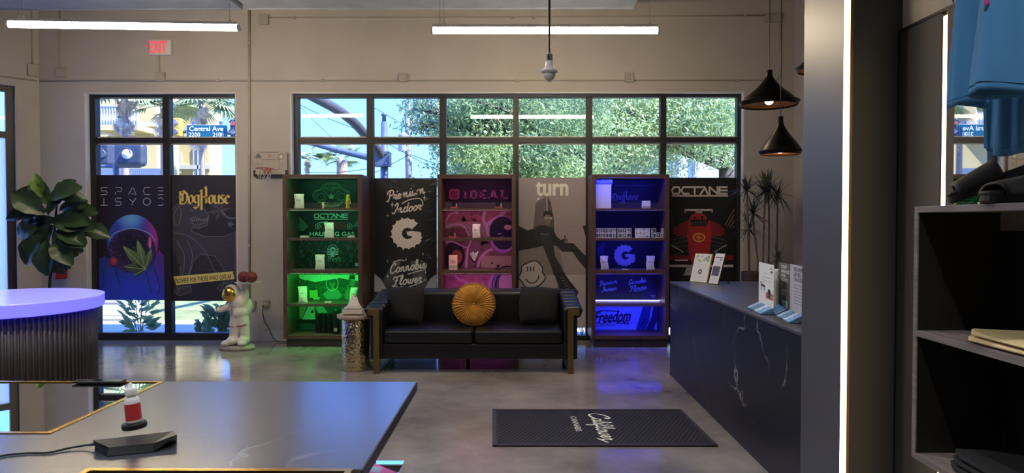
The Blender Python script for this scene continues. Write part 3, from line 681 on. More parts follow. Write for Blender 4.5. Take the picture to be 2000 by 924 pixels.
# 2 dog
o, A = poster(335.5, 342, 460.5, 588, 'dark window poster with a gold blackletter title and faint snarling dog', (33, 32, 44))
dg = (92, 92, 106)
dog = [(338, 410), (344, 400), (358, 396), (380, 400), (398, 408), (408, 422), (405, 440), (388, 446), (376, 444), (374, 452), (400, 462), (440, 462), (460, 452), (460, 540), (448, 560), (428, 568), (436, 556), (440, 530), (420, 500), (392, 496), (378, 510), (370, 540), (374, 570), (350, 578), (340, 572), (352, 548), (352, 520), (338, 490)]
A.poly(dog, (50, 50, 63), 1)
A.line(dog[:-1], 1.4, dg, 2)
for pts in ([(348, 404), (340, 420), (342, 440), (350, 436), (354, 414), (350, 404)], [(370, 430), (380, 424), (396, 430), (407, 424)], [(372, 434), (384, 440), (402, 434)], [(338, 455), (370, 462), (400, 490), (420, 530), (432, 545)], [(345, 470), (360, 500), (356, 540)], [(366, 470), (376, 500), (366, 545)], [(372, 410), (378, 412)], [(345, 575), (352, 562), (372, 560)], [(425, 566), (430, 556), (446, 552)]): A.line(pts, 1.6, dg, 2, smooth=4)
for k in range(9): A.poly([(371 + k * 4, 428 + (k % 2) * 2), (374 + k * 4, 428), (372.5 + k * 4, 434)], (110, 110, 120), 3)
for k in range(26): y = 466 + k * 3.3; A.line([(382, y), (456, y + random.uniform(-3, 3))], .8, (56, 56, 70), 2)
fingerleaf(A, 430, 412, 34, 4.0, (58, 58, 70), 1.5, .35, 1.0, 7)
fingerleaf(A, 448, 438, 10, 0, dg, 2, .35, .9, 7)
A.line([(432, 410), (445, 425), (460, 426)], 3, dg, 2, smooth=4)
blackletter(A, 'DogHouse', 350, 398, 450, 24, (205, 165, 84), 5, nib=(.17, -.09))
A.poly([(339, 540), (455, 530), (458, 545), (344, 557)], (206, 176, 104), 4)
A.text('FLOWER FOR THOSE WHO GIVE AF', 343, 540, 452, 549, (60, 50, 36), 5, rot=-.085, bold=.15)
A.build('print', o)
# 3 premium indoor
o, A = poster(731, 348, 853, 640, 'black and white window poster with a furry letter G between script lines', (20, 20, 24))
rn = random.Random(5)
for k in range(60):
    x, y = (rn.uniform(733, 760), rn.uniform(352, 640)) if k % 2 else (rn.uniform(825, 852), rn.uniform(352, 640))
    if k < 10: x = rn.uniform(735, 850); y = rn.uniform(350, 372)
    a_ = rn.uniform(-.6, .2) if x > 792 else rn.uniform(.2, 1.1); L_ = rn.uniform(8, 22); c = rn.randint(45, 105)
    pts = [(x, y), (x + cos(a_) * L_ * .5 - 1.2, y + sin(a_) * L_ * .5 - 1.2), (x + cos(a_) * L_, y + sin(a_) * L_), (x + cos(a_) * L_ * .5 + 1, y + sin(a_) * L_ * .5 + 1.4)]
    pts = [(min(852.5, max(731.5, p[0])), p[1]) for p in pts]; A.poly(pts, (c, c, c + 4), 1)
for s_ in (-1, 1):
    for k in range(14): x = 792 + s_ * (20 + k * 3); A.line([(792 + s_ * (10 + k), 510), (x + s_ * 3, 570 + k)], 1.1, (80, 80, 86), 1)
    A.poly([(792 + s_ * 60.5, 535), (792 + s_ * 60.5, 570), (792 + s_ * 34, 570), (792 + s_ * 48, 545)], (150, 150, 160), 1.5)
sg = (190, 182, 180)
cursive(A, 'Premium', 757, 393, 832, 9, 2.4, sg, 3, rot=-.22)
cursive(A, 'Indoor', 768, 417, 823, 9, 2.4, sg, 3, rot=-.14)
A.line([(785, 398), (800, 390), (820, 388), (826, 398), (820, 406)], 1.8, sg, 3, smooth=4)
furry_g(A, 794, 456, 29, sg, 3)
cursive(A, 'Cannabis', 762, 534, 832, 9, 2.6, (205, 203, 205), 3, rot=-.16)
cursive(A, 'Flower', 768, 558, 824, 9, 2.6, (220, 219, 222), 3, rot=-.13)
A.line([(768, 512), (780, 508), (790, 509)], 1.6, sg, 3, smooth=3); A.line([(796, 536), (815, 530), (830, 526), (833, 514)], 1.8, sg, 3, smooth=4); A.line([(782, 560), (800, 560), (826, 550)], 1.8, (220, 219, 222), 3, smooth=3)
for (x, y, r_) in ((776, 374, 4), (829, 386, 7), (766, 400, 7), (757, 421, 4), (757, 510, 3.5), (826, 496, 4), (757, 540, 6), (793, 507, 4), (831, 532, 5), (829, 547, 4), (775, 560, 5)): sparkle(A, x, y, r_, (225, 225, 225), 3)
A.build('print', o)
# 4 man on tower
o, A = poster(1012.5, 347, 1146, 640, 'grey window poster of a seated man in dark clothes before a tower', (132, 120, 126))
A.poly([(1041, 450), (1046, 400), (1050, 392), (1069, 384), (1076, 396), (1082, 430), (1086, 560), (1041, 560)], (88, 80, 84), 1)
A.poly([(1070, 384), (1076, 396), (1082, 430), (1086, 560), (1076, 560), (1068, 420)], (66, 60, 64), 1.3)
A.line([(1068, 384), (1069, 430)], 1.2, (190, 185, 185), 2); A.poly([(1049, 392), (1051, 384), (1054, 390)], (200, 195, 190), 2)
for k in range(10): A.line([(1047 + k * 2.2, 396), (1044 + k * 2.5, 450)], .5, (70, 64, 68), 1.6)
A.poly([(1012.5, 484), (1090, 470), (1100, 520), (1112, 560), (1112, 640), (1012.5, 640)], (108, 100, 98), 1.7)
A.rect(1012.5, 537, 1146, 640, (150, 146, 150), .5); A.poly([(1012.5, 537), (1100, 537), (1108, 640), (1012.5, 640)], (136, 130, 130), 2)  # lower band coloured lighter, imitating daylight coming through the sheet
dk = (20, 20, 24)
A.poly([(1012.5, 441), (1030, 450), (1046, 446), (1066, 456), (1070, 478), (1046, 484), (1012.5, 490)], dk, 3)          # thigh to the left
A.poly([(1044, 444), (1054, 440), (1066, 440), (1080, 445), (1086, 460), (1098, 472), (1088, 480), (1060, 478), (1040, 466)], (30, 29, 34), 3.4)    # torso
A.poly([(1056, 462), (1070, 458), (1080, 470), (1084, 500), (1098, 524), (1100, 534), (1082, 538), (1076, 520), (1064, 490), (1058, 474)], (40, 38, 42), 3.8)   # near leg
A.poly([(1080, 472), (1100, 474), (1120, 475), (1134, 490), (1146, 502), (1146, 528), (1132, 512), (1118, 492), (1098, 492)], (34, 32, 36), 3.6)
A.poly([(1082, 534), (1100, 530), (1112, 548), (1130, 570), (1122, 590), (1095, 590), (1090, 556)], (30, 30, 34), 4)
for k in range(6): A.line([(1094 + k * 3, 544 + k * 5), (1102 + k * 3, 542 + k * 5)], .9, (120, 118, 120), 4.5)
A.poly([(1078, 462), (1090, 470), (1104, 466), (1106, 472), (1090, 478), (1076, 470)], (26, 25, 30), 4.2)
A.circ(1106, 470, 4, 3.6, (90, 70, 62), 4.6, 10); A.line([(1104, 466), (1103, 460)], 2.4, (24, 24, 24), 4.8)
A.circ(1070, 428, 7, 10.5, (104, 80, 68), 4.2, 16); A.rect(1067, 434, 1074, 442, (92, 70, 60), 4.1)
A.poly([(1061, 424), (1061, 416), (1067, 412), (1075, 413), (1080, 418), (1079, 426), (1076, 420), (1066, 419)], (22, 20, 22), 4.8); A.poly([(1063, 424), (1079, 424), (1078, 429), (1072, 427), (1064, 429)], (130, 124, 120), 5)
A.line([(1056, 456), (1066, 459), (1072, 456)], 1, (120, 116, 116), 4.6)
A.poly([(1138, 442), (1146, 440), (1146, 470)], dk, 3)
cx, cy = 1039, 537; ring = [(cx + (24 + 2.2 * sin(5 * t) + 1.5 * sin(9 * t)) * cos(t), cy + (27 + 2 * sin(4 * t)) * sin(t)) for t in [2 * pi * k / 30 for k in range(30)]]
A.poly(ring, (150, 144, 142), 2.6); A.line(ring, 2.6, (34, 32, 34), 3, closed=True)
for x in (1030, 1036, 1042): A.line([(x, 521), (x + .5, 530)], 2.2, (34, 32, 34), 3.2)
A.line([(1027, 545), (1034, 552), (1044, 552), (1051, 545), (1052, 538)], 2.2, (34, 32, 34), 3.2, smooth=4)
A.text('turn', 1047, 355.5, 1109, 382, (206, 196, 182), 5, bold=1.3)
A.build('print', o)
# 5 red racing car
o, A = poster(1301.5, 347, 1442, 640, 'black window poster of a red racing car seen head on', (17, 15, 19))
def octane(A, x0, y0, x1, y1, c, l):
    w_ = (x1 - x0) / 6.05; t = (y1 - y0) * .22; h = y1 - y0 
    L = lambda pts: A.line(pts, t, c, l)
    ya, yb = y0 + t / 2, y1 - t / 2
    for i, ch in enumerate('OCTANE'):
        a = x0 + i * w_ + t * .4; b = a + w_ * .92 - t * .4; m = (a + b) / 2
        if ch == 'O': L([(a + 2 * t * .5, ya), (b - t * .5, ya), (b, (ya + yb) / 2), (b - t * .5, yb), (a + t * .5, yb), (a, (ya + yb) / 2), (a + 2 * t * .5, ya)])
        if ch == 'C': L([(b + w_ * .3, ya), (a + t, ya), (a, (ya + yb) / 2), (a + t, yb), (b, yb)])
        if ch == 'T': L([(a, ya), (b + w_ * .5, ya)]); L([(m, ya), (m, y1)])
        if ch == 'A': L([(a, y1), (m + t * .3, y0 + t), ]); L([(m, y0), (b, y1)])
        if ch == 'N': L([(a, y1), (a, y0)]); L([(a, y0 + t * .3), (b, y1 - t * .3)]); L([(b, y1), (b, y0)])
        if ch == 'E': [L([(a, y), (b + t * .4, y)]) for y in (ya, (y0 + y1) / 2, yb)]; L([(a + t * .3, y0), (a + t * .3, y1)])
wc = (186, 176, 170); octane(A, 1311, 364, 1422, 380, wc, 3); A.rect(1312, 381, 1422, 384, wc, 3)
rd, rd2 = (150, 32, 40), (112, 24, 32)
A.rect(1337, 408.5, 1392, 412, wc, 2); A.rect(1337, 408.5, 1339, 416, wc, 2); A.rect(1390, 408.5, 1392, 416, wc, 2); A.circ(1365, 414, 7, 5, (140, 130, 128), 2.4)
A.circ(1364, 429, 17, 13, rd, 2.6); A.circ(1357, 425, 3, 3, dk, 3.4, 10); A.circ(1371, 425, 3, 3, dk, 3.4, 10)
A.poly([(1314, 449), (1325, 438), (1345, 430), (1348, 450), (1345, 462), (1322, 461), (1315, 456)], rd2, 2.2); A.poly([(1416, 449), (1405, 438), (1386, 430), (1382, 450), (1388, 462), (1408, 461), (1415, 456)], rd2, 2.2)
A.poly([(1345, 430), (1386, 430), (1390, 460), (1385, 500), (1380, 516), (1352, 516), (1346, 500), (1342, 460)], rd, 3)
A.poly([(1348, 429), (1384, 429), (1380, 442), (1350, 442)], dk, 3.4); 
for k in range(6): A.line([(1353 + k * 5, 432), (1352 + k * 5, 440)], .8, (110, 110, 116), 3.8)
A.circ(1365, 464, 12.5, 9, (206, 140, 60), 3.8, 24); A.circ(1365, 464, 9.5, 6, rd, 4, 20); A.poly([(1358, 464), (1366, 459), (1365, 463), (1372, 464), (1363, 469), (1364, 465)], (206, 140, 60), 4.4)
A.circ(1322, 478, 15, 20, (24, 22, 26), 1.6); A.circ(1408, 478, 15, 20, (24, 22, 26), 1.6)
for s_ in (-1, 1):
    for (x, y, X, Y_) in ((20, 462, 50, 468), (20, 470, 50, 476), (22, 480, 52, 482), (22, 490, 50, 498)): A.line([(1365 + s_ * x, y), (1365 + s_ * X, Y_)], 1.1, (84, 82, 88), 2.4)
    for k in range(6): A.poly([(1365 + s_ * (30 + k * 4), 492 - k * 2.4), (1365 + s_ * (34 + k * 4), 489 - k * 2.4), (1365 + s_ * (33 + k * 4), 493 - k * 2.4)], (190, 186, 186), 2.8)
A.rect(1307, 499, 1432, 508, rd2, 2.6); A.rect(1318, 507, 1344, 509.5, wc, 3); A.rect(1307, 517, 1342, 522, wc, 2); A.poly([(1343, 517), (1372, 517), (1372, 538), (1335, 538)], (150, 146, 142), 2); A.rect(1385, 517, 1432, 522, wc, 2)
for k in range(4): A.line([(1416 + k * 5, 440 + k * 2), (1434, 408 + k * 11)], 1.2, (150, 120, 70), 2); A.line([(1308, 410 + k * 8), (1318, 430 + k * 8)], .9, (70, 66, 66), 2)
A.build('print', o)

# ------------------------------------------------------------ lit display cases
YF, YBK = 8.40, 8.90
def zf(py, Y=YF): return P(1000, py, Y).z
SHELVES = [(407, 410.5), (465, 468.2), (528, 534.8), (594, 597)]
ZS = [zf(a) for a, _ in SHELVES] + [zf(655.5)]       # top surface of each shelf level
def led_mat(name, col, s): return mat(name, col, .5, emit=s, noise=0, ecol=col)
def case(px0, px1, label, led, strengths, backcol):
    x0 = P(px0, 500, YF).x; x1 = P(px1, 500, YF).x; o = thing('display_case', label, 'display case', ((x0 + x1) / 2, YF, 0), 'tall lit display cases by the window')
    t = .05; zt = zf(340.5)
    B(x0, x0 + t, YF, YBK, zf(663), zt).build('side_panel', M_CASEWOOD, o, bevel=.003)
    B(x1 - t, x1, YF, YBK, zf(663), zt).build('side_panel', M_CASEWOOD, o, bevel=.003)
    B(x0 + t, x1 - t, YF, YBK, zf(347), zt).build('top_panel', M_CASEWOOD, o, bevel=.003)
    B(x0 + t, x1 - t, YF, YBK, zf(663), zf(655.5)).build('bottom_panel', M_CASEWOOD, o, bevel=.003)
    B(x0 + .03, x1 - .01, YF + .02, YBK, 0.001, zf(663)).build('plinth', M_DARKWOOD, o, bevel=.003)
    for a, b in SHELVES: B(x0 + t, x1 - t, YF + .004, YBK - .03, zf(b), zf(a)).build('shelf', M_CASEWOOD, o, bevel=.002)
    B(x0 + t, x1 - t, YBK - .03, YBK, zf(663), zt).build('back_panel', mat('case_back', backcol, .5), o)
    tops = [zf(347)] + [zf(b) for _, b in SHELVES]
    for k, z in enumerate(tops):
        if strengths[k] > 0: (B(x0 + t + .001, x1 - t - .001, YF + .004, YF + .012, z - .012, z - .0005).build('light_channel', M_CASEWOOD, o), B(x0 + t + .03, x1 - t - .03, YF + .0125, YF + .03, z - .009, z - .001).build('led_strip', led_mat('led_' + str(led) + str(k), led if not (led[1] == 255 and k < 3) else (110, 255, 170), strengths[k]), o))
    return o, x0 + t, x1 - t
YA = YBK - .032        # printed back panels sit here
def back_art(o, name='back_print'): return Art.onY(YA, .0008)
pouch_cache = {}
def pouch(px0, px1, pyt, lev, Y, label, col, group, mark=None, lean=0.0, cat='pouch', tilt=0.0):
    zb = ZS[lev]; x0 = P(px0, 500, Y).x; x1 = P(px1, 500, Y).x; z1 = P(1000, pyt, Y).z; w_ = x1 - x0; h = z1 - zb
    o = thing('pouch', label, cat, ((x0 + x1) / 2, Y, zb + .0005), group); n = 12; front = []; back = []
    rn = random.Random(int(px0 * 7 + pyt))
    ph = rn.uniform(0, 6)
    def pt(i, j, s_):
        u = i / 6 * 2 - 1; v = j / n; wv = 1 - .10 * sin(pi * v) * (1 if abs(u) > .5 else 0) ; 
        th_ = .018 * (1 - v) ** .6 * (1 - u * u) * (0.35 + .65 * sin(min(1, v * 5) * pi / 2)) + .0012
        x = u * w_ / 2 * wv + .004 * sin(v * 7 + ph) + lean * v * h; y = s_ * th_ + .003 * sin(u * 3 + v * 8 + ph) + tilt * v
        return Vector((x, y, v * h + .001))
    mb = MB()
    for s_ in (-1, 1):
        vs = [pt(i, j, s_) for j in range(n + 1) for i in range(7)]
        mb.add(vs, [(j * 7 + i, j * 7 + i + 1, (j + 1) * 7 + i + 1, (j + 1) * 7 + i) for j in range(n) for i in range(6)])
    mb.build('bag', col, o, smooth=True, local=True, solid=0)
    s2 = MB(); vs = [pt(i, j, -1) + Vector((0, -.0016, 0)) for j in (n - 1, n) for i in range(7)]; s2.add(vs, [(i, i + 1, 8 + i, 7 + i) for i in range(6)]); s2.build('seal', col, o, local=True)
    org = ORG[o.name]
    A = Art(lambda x, y, l: org + Vector((x * w_ + lean * y * h, -.024 + tilt * y, y * h)), ); dkc = (60, 60, 60)
    if mark: A.text(mark, -.26, .62, .26, .50, dkc, 0)
    else: A.line([(-.2, .55), (.0, .60), (.2, .54)], .03, dkc, 0)
    A.line([(-.2, .3), (.2, .3)], .015, (120, 120, 120), 0)
    A.build('print', o, PRINT_MATT)
    return o
def carton(px0, px1, pyt, lev, Y, label, col, name='small_box', cat='box', d=.04, group=None, mark=None, lab=None):
    zb = ZS[lev]; x0 = P(px0, 500, Y).x; x1 = P(px1, 500, Y).x; z1 = P(1000, pyt, Y).z
    o = thing(name, label, cat, ((x0 + x1) / 2, Y, zb), group); B(x0, x1, Y, Y + d, zb + .0005, z1).build('body', col, o, bevel=.002)
    B(x0 + .003, x1 - .003, Y - .0015, Y - .0002, zb + (z1 - zb) * .12, zb + (z1 - zb) * .3).build('stripe', M_CONDUIT, o)
    if mark:
        A = Art(lambda x, y, l: Vector((x0 + x * (x1 - x0), Y - .001, zb + y * (z1 - zb)))); A.text(mark, .2, .65, .8, .45, (40, 40, 46), 0); A.build('print', o, PRINT_MATT)
    return o
M_MYLAR = mat('white_mylar', (205, 205, 200), .35, noise=.05, scale=30)
M_PINKP = mat('orange_white_carton', (235, 190, 175), .5, noise=.05)
M_YEL = mat('amber_glazed_figurine', (170, 160, 60), .25, noise=.5, scale=40)

# --- green case
G = (20, 255, 90)
o, xa_, xb_ = case(552.5, 707, 'tall walnut display case glowing green, left of the sofa', G, (12, 13, 11, 36, 13), (26, 40, 50))
A = back_art(o)
lc = (88, 130, 96)
belt = [(611, 379), (617, 372), (624, 371), (632, 362), (642, 358), (655, 358), (664, 362), (672, 371), (680, 374), (683, 384), (676, 389), (668, 396), (660, 402), (647, 404), (633, 402), (625, 395), (613, 388)]
A.line(belt, 1.1, lc, 2, closed=True, smooth=3); A.line([(647 + (x - 647) * .9, 381 + (y - 381) * .88) for x, y in belt], .6, lc, 2, closed=True, smooth=3)
A.text('HEAVYWEIGHT', 632, 365, 663, 369, lc, 2.5); A.text('HAULS', 640, 370, 654, 373, lc, 2.5)
fingerleaf(A, 647, 388, 12, -pi / 2, (96, 150, 90), 2.2, .25, .5, 7)
for s_ in (-1, 1):
    for (dx, dy, r_) in ((20, 0, 8), (30, -2, 4), (10, 14, 4)): A.line([(647 + s_ * dx + r_ * cos(t), 384 + dy + r_ * .8 * sin(t)) for t in [k * pi / 6 for k in range(12)]], .7, lc, 2, closed=True)
    A.line([(647 + s_ * 2, 386), (647 + s_ * 16, 371)], .8, lc, 2); A.line([(647 + s_ * 8, 388), (647 + s_ * 26, 396)], .8, lc, 2)
A.rect(576, 411, 705, 465, (20, 22, 26), 0)
mg = (150, 190, 170); octane(A, 613, 417, 680, 426, mg, 2); A.rect(614, 427.4, 680, 429, mg, 2)
A.text('HAULING GAS', 605, 453, 692, 461, (150, 190, 170), 3, bold=.4)
A.poly([(612, 446), (625, 438), (648, 432), (672, 434), (690, 442), (690, 449), (614, 450)], (86, 30, 36), 1.5); A.line([(620, 436), (640, 433)], 1.4, (150, 160, 150), 2)
for x in (621, 683): A.circ(x, 442, 6, 6, (18, 18, 20), 2.2, 16); A.line([(x + 5 * cos(t), 442 + 5 * sin(t)) for t in [k * pi / 5 for k in range(10)]], .7, mg, 2.6, closed=True); A.line([(x - 3, 442), (x + 3, 442)], .7, mg, 2.6); A.line([(x, 439), (x, 445)], .7, mg, 2.6)
for k in range(8): A.line([(578, 418 + k * 4), (578 + 24 - k * 1.5, 443 + k * 1.2)], .8, (110, 140, 110), 1.6); A.line([(690 + k * 2, 443), (705, 420 + k * 4)], .7, (110, 130, 110), 1.6)
A.rect(576, 468, 705, 527, (24, 34, 30), 0)
rn = random.Random(9)
for k in range(420):
    x, y = rn.uniform(578, 703), rn.uniform(471, 525)
    if 628 < x < 670 and y < 512 and rn.random() < .6: continue
    r_ = rn.uniform(1, 3); c = rn.randint(26, 84); fingerleaf(A, x, y, r_ * 1.6, rn.uniform(0, 6), (c, int(c * 1.12), int(c * .9)), 1, .5, .9, 4)
for k in range(8): t = pi + pi * (k + .5) / 8; A.poly([(650 + 8.5 * cos(t - .12), 487 + 7.5 * sin(t - .12)), (650 + 8.5 * cos(t + .12), 487 + 7.5 * sin(t + .12)), (650 + 11.5 * cos(t), 487 + 10.5 * sin(t))], (170, 220, 200), 3)
A.circ(650, 487, 6, 4.5, (170, 220, 200), 3, 16, 180, 360)
for k in range(4):
    y = 488 + k * 3; A.line([(639, y), (646, y + .5), (650 + k, y + 5)], 1.7, (170, 220, 200), 3, smooth=3); A.line([(661, y), (654, y + .6), (648 - k, y + 6)], 1.7, (170, 220, 200), 3, smooth=3)
A.text('fresh', 640, 500, 665, 511, (120, 150, 130), 3)
A.rect(693, 513, 700, 520, (150, 170, 190), 3)
A.rect(576, 535, 705, 594, (60, 80, 60), 0); A.rect(576, 535, 705, 553, (190, 200, 190), .5)
A.poly([(576, 552), (600, 547), (615, 551), (640, 547), (665, 543), (690, 548), (705, 549), (705, 560), (576, 560)], (50, 66, 48), 1)
for k in range(260): x, y = rn.uniform(578, 703), rn.uniform(556, 588); c = rn.randint(30, 110); A.circ(x, y, rn.uniform(.6, 2.4), rn.uniform(.6, 1.6), (c, c, int(c * .8)), 1.3, 6)
A.poly([(576, 540), (605, 551), (604, 554), (576, 546)], (60, 60, 50), 1.6)
A.poly([(604, 566), (620, 566), (621, 580), (628, 582), (606, 584)], (170, 170, 90), 2); A.rect(606, 562, 616, 567, (40, 44, 40), 2.2); A.circ(609, 584, 3, 3, (20, 20, 20), 2.6, 10); A.rect(610, 582, 624, 585, (190, 190, 180), 2.4)
A.poly([(630, 575), (640, 566), (650, 562), (662, 567), (668, 578), (660, 586), (640, 586)], (110, 130, 120), 2)
A.line([(649 + 11.5 * cos(t), 554 + 14 * sin(t)) for t in [k * pi / 12 for k in range(24)]], 1.1, (200, 210, 190), 3, closed=True); A.poly([(643, 550), (649, 555), (655, 550), (652, 562), (646, 562)], (100, 110, 90), 2.6)
A.poly([(676, 590), (672, 575), (680, 560), (690, 562), (696, 575), (694, 590)], (110, 116, 90), 2); A.circ(688, 554, 5.5, 6, (100, 110, 96), 2.4, 12); A.poly([(681, 546), (683, 537), (693, 537), (694, 546)], (30, 34, 30), 2.8)
A.rect(576, 597, 705, 650, (60, 78, 84), 0); A.poly([(590, 624), (603, 597), (614, 597), (616, 624)], (190, 210, 190), 1.4); A.circ(610, 609, 3, 3, (24, 40, 30), 2, 10); A.poly([(578, 600), (600, 597), (590, 622), (578, 622)], (130, 150, 130), 1)
A.poly([(616, 600), (630, 597), (636, 605), (640, 611), (622, 611)], (150, 180, 160), 1.2); A.rect(578, 622, 640, 632, (20, 36, 30), 1.1)
A.build('back_print', o)
gp = 'white pouches on the green case shelves'
pouch(575.5, 595, 379, 0, 8.52, 'white pouch on the top shelf of the green case', M_MYLAR, gp)
pouch(634, 652.5, 435, 1, 8.52, 'white pouch in front of the racing print, second shelf of the green case', M_MYLAR, gp, mark='o o o')
pouch(615, 634, 497.5, 2, 8.52, 'white pouch on the third shelf of the green case', M_MYLAR, gp, lean=.03)
pouch(583, 601, 560, 3, 8.55, 'white pouch standing at the left of the brightest green shelf', M_MYLAR, gp, lean=-.06)
pouch(680, 694, 562, 3, 8.55, 'white pouch leaning over by the tissue box, green shelf', M_MYLAR, gp, lean=.16)
carton(629.5, 633.2, 394.5, 0, 8.5, 'slim white vial on the top shelf of the green case', M_MYLAR, 'vial', 'vial', d=.02)
carton(586, 601, 460.5, 1, 8.47, 'flat pale tin at the left of the second green shelf', M_MYLAR, 'tin', 'tin', d=.06)
carton(679, 693, 460.5, 1, 8.47, 'flat pale tin at the right of the second green shelf', M_MYLAR, 'tin', 'tin', d=.06)
carton(633, 646, 589, 3, 8.45, 'tiny white card lying on the brightest green shelf', M_MYLAR, 'card', 'card', d=.02)
# figurine
Yf = 8.52; xf = P(680, 400, Yf).x; zb = ZS[0] + .002
fg = thing('figurine', 'amber glazed figurine on the top shelf of the green case', 'figurine', (xf, Yf, zb))
blob('body', [('c', (xf, Yf, zb + .02), (xf - .004, Yf, zb + .1), .024, .026), ('c', (xf - .004, Yf, zb + .1), (xf - .002, Yf, zb + .15), .02, .024), ('c', (xf, Yf, zb + .012), (xf - .03, Yf - .01, zb + .01), .012, .008), ('c', (xf - .02, Yf, zb + .12), (xf - .03, Yf, zb + .06), .009, .008), ('c', (xf + .02, Yf, zb + .12), (xf + .028, Yf, zb + .06), .009, .008)], M_YEL, fg, .004, 2)
B(xf - .03, xf + .03, Yf - .025, Yf + .025, zb + .0005, zb + .008).build('base', M_YEL, fg, bevel=.003)
# dark jars on the lowest shelf
for k, (x, r_, t_) in enumerate(((622, 5.2, 612), (633, 5.2, 612), (644, 5.2, 612))):
    c = P(x, 640, 8.6); o2 = thing('ribbed_jar', ('first', 'second', 'third')[k] + ' dark ribbed jar from the left on the lowest green shelf', 'jar', (c.x, 8.6, ZS[4]), 'dark ribbed jars in the green case')
    rr = r_ * 8.6 / F; h = P(x, t_, 8.6).z - ZS[4]; mb = MB(); n = 40
    mb.lathe([(rr, .0), (rr, h * .85)], (c.x, 8.6, ZS[4] + .0005), 24); mb.build('body', M_BLACK, o2)
    mb = MB(); [mb.box(c.x + rr * cos(2 * pi * k_ / 12) - .003, c.x + rr * cos(2 * pi * k_ / 12) + .003, 8.6 + rr * sin(2 * pi * k_ / 12) - .003, 8.6 + rr * sin(2 * pi * k_ / 12) + .003, ZS[4] + .002, ZS[4] + h * .84) for k_ in range(12)]; mb.build('rib', M_BLACK, o2)
    MB().lathe([(rr * .96, h * .86), (rr * .96, h)], (c.x, 8.6, ZS[4]), 24).build('lid', M_BLACK, o2, bevel=.003)
c = P(657, 640, 8.5); o2 = thing('canister', 'tall black canister beside the ribbed jars on the lowest green shelf', 'canister', (c.x, 8.5, ZS[4]))
h = P(655, 603, 8.55).z - ZS[4]; MB().lathe([(.038, 0), (.04, .01), (.04, h * .8)], (c.x, 8.5, ZS[4] + .0005), 24).build('body', M_BLACK, o2, smooth=False); MB().lathe([(.042, h * .81), (.042, h * .97), (.036, h)], (c.x, 8.5, ZS[4]), 24).build('lid', M_BLACK, o2); B(c.x - .02, c.x + .02, 8.456, 8.460, ZS[4] + .04, ZS[4] + .08).build('label_print', M_CONDUIT, o2)

# --- pink case
o, xa_, xb_ = case(854.5, 1007.5, 'tall walnut display case glowing pink, behind the sofa', (255, 165, 225), (4, 8, 8, 10, 6), (64, 36, 70))
A = back_art(o); pk = (235, 100, 170)
A.rect(864, 349, 999, 403, (52, 34, 64), 0)
bx0, by0, bx1, by1 = 877, 369, 897.5, 390
A.poly([(bx0 + 3, by0), (bx1 - 3, by0), (bx1, by0 + 3), (bx1, by1 - 3), (bx1 - 3, by1), (bx0 + 3, by1), (bx0, by1 - 3), (bx0, by0 + 3)], (235, 80, 120), 2)
dkp = (50, 26, 50); A.line([(884, 375), (882.5, 375), (882.5, 384), (892, 384), (892, 381)], 1.6, dkp, 3); A.line([(892, 378), (892, 376), (890, 375)], 1.4, dkp, 3); A.line([(887.3, 372.5), (887.3, 381)], 1.8, dkp, 3); A.poly([(885.5, 386), (889, 386), (887.3, 387.2)], dkp, 3)
def slab(A, s, x0, x1, y0, y1, c, l):
    t = (y1 - y0) * .2; n = len(s); 
    for ch, a, b in s:
        L = lambda x, y, X, Y_: A.rect(x, y, X, Y_, c, l); w_ = b - a; st = w_ * .30 if ch != 'I' else w_ * .5
        if ch == 'I': L(a, y0, b, y0 + t); L(a, y1 - t, b, y1); L((a + b) / 2 - st / 2, y0, (a + b) / 2 + st / 2, y1)
        if ch == 'D': L(a, y0, b - w_ * .2, y0 + t); L(a, y1 - t, b - w_ * .2, y1); L(a + w_ * .08, y0, a + w_ * .08 + st, y1); A.poly([(b - w_ * .25, y0), (b, y0 + t * 1.2), (b, y1 - t * 1.2), (b - w_ * .25, y1), (b - w_ * .25 - 1, y1), (b - st, y1 - t), (b - st, y0 + t), (b - w_ * .25 - 1, y0)], c, l)
        if ch == 'E': L(a, y0, b, y0 + t); L(a, y1 - t, b, y1); L(a + w_ * .08, y0, a + w_ * .08 + st, y1); L(a, (y0 + y1) / 2 - t * .45, b - w_ * .25, (y0 + y1) / 2 + t * .45); L(b - w_ * .12, y0, b, y0 + t * 1.7); L(b - w_ * .12, y1 - t * 1.7, b, y1)
        if ch == 'A': A.poly([(a + w_ * .1, y1), (a + w_ * .38, y0), (a + w_ * .6, y0), (a + w_ * .42, y1)][:4], c, l); A.poly([(a + w_ * .45, y0), (a + w_ * .66, y0), (a + w_ * .95, y1), (a + w_ * .64, y1)], c, l); L(a, y1 - t, a + w_ * .45, y1); L(a + w_ * .58, y1 - t, b, y1)
        if ch == 'L': L(a, y0, a + w_ * .5, y0 + t); L(a + w_ * .1, y0, a + w_ * .1 + st, y1); L(a, y1 - t, b, y1); L(b - w_ * .14, y1 - t * 1.9, b, y1)
slab(A, [('I', 905, 912.5), ('D', 917, 932), ('E', 936, 951.5), ('A', 954, 973), ('L', 977, 992)], 905, 992, 371, 389, pk, 2)
def swirl(y0, y1, base, seed):
    A.rect(864, y0, 999, y1, base, 0); rn = random.Random(seed)
    for k in range(70): x, y = rn.uniform(866, 997), rn.uniform(y0 + 2, y1 - 2); c = rn.uniform(.75, 1.25); A.circ(x, y, rn.uniform(2, 7), rn.uniform(1, 4), tuple(min(255, v * c) for v in base), .5, 8)
swirl(411, 465, (150, 84, 96), 1); sw = (196, 150, 176)
A.rect(866, 434, 960, 462, (140, 120, 112), .8)
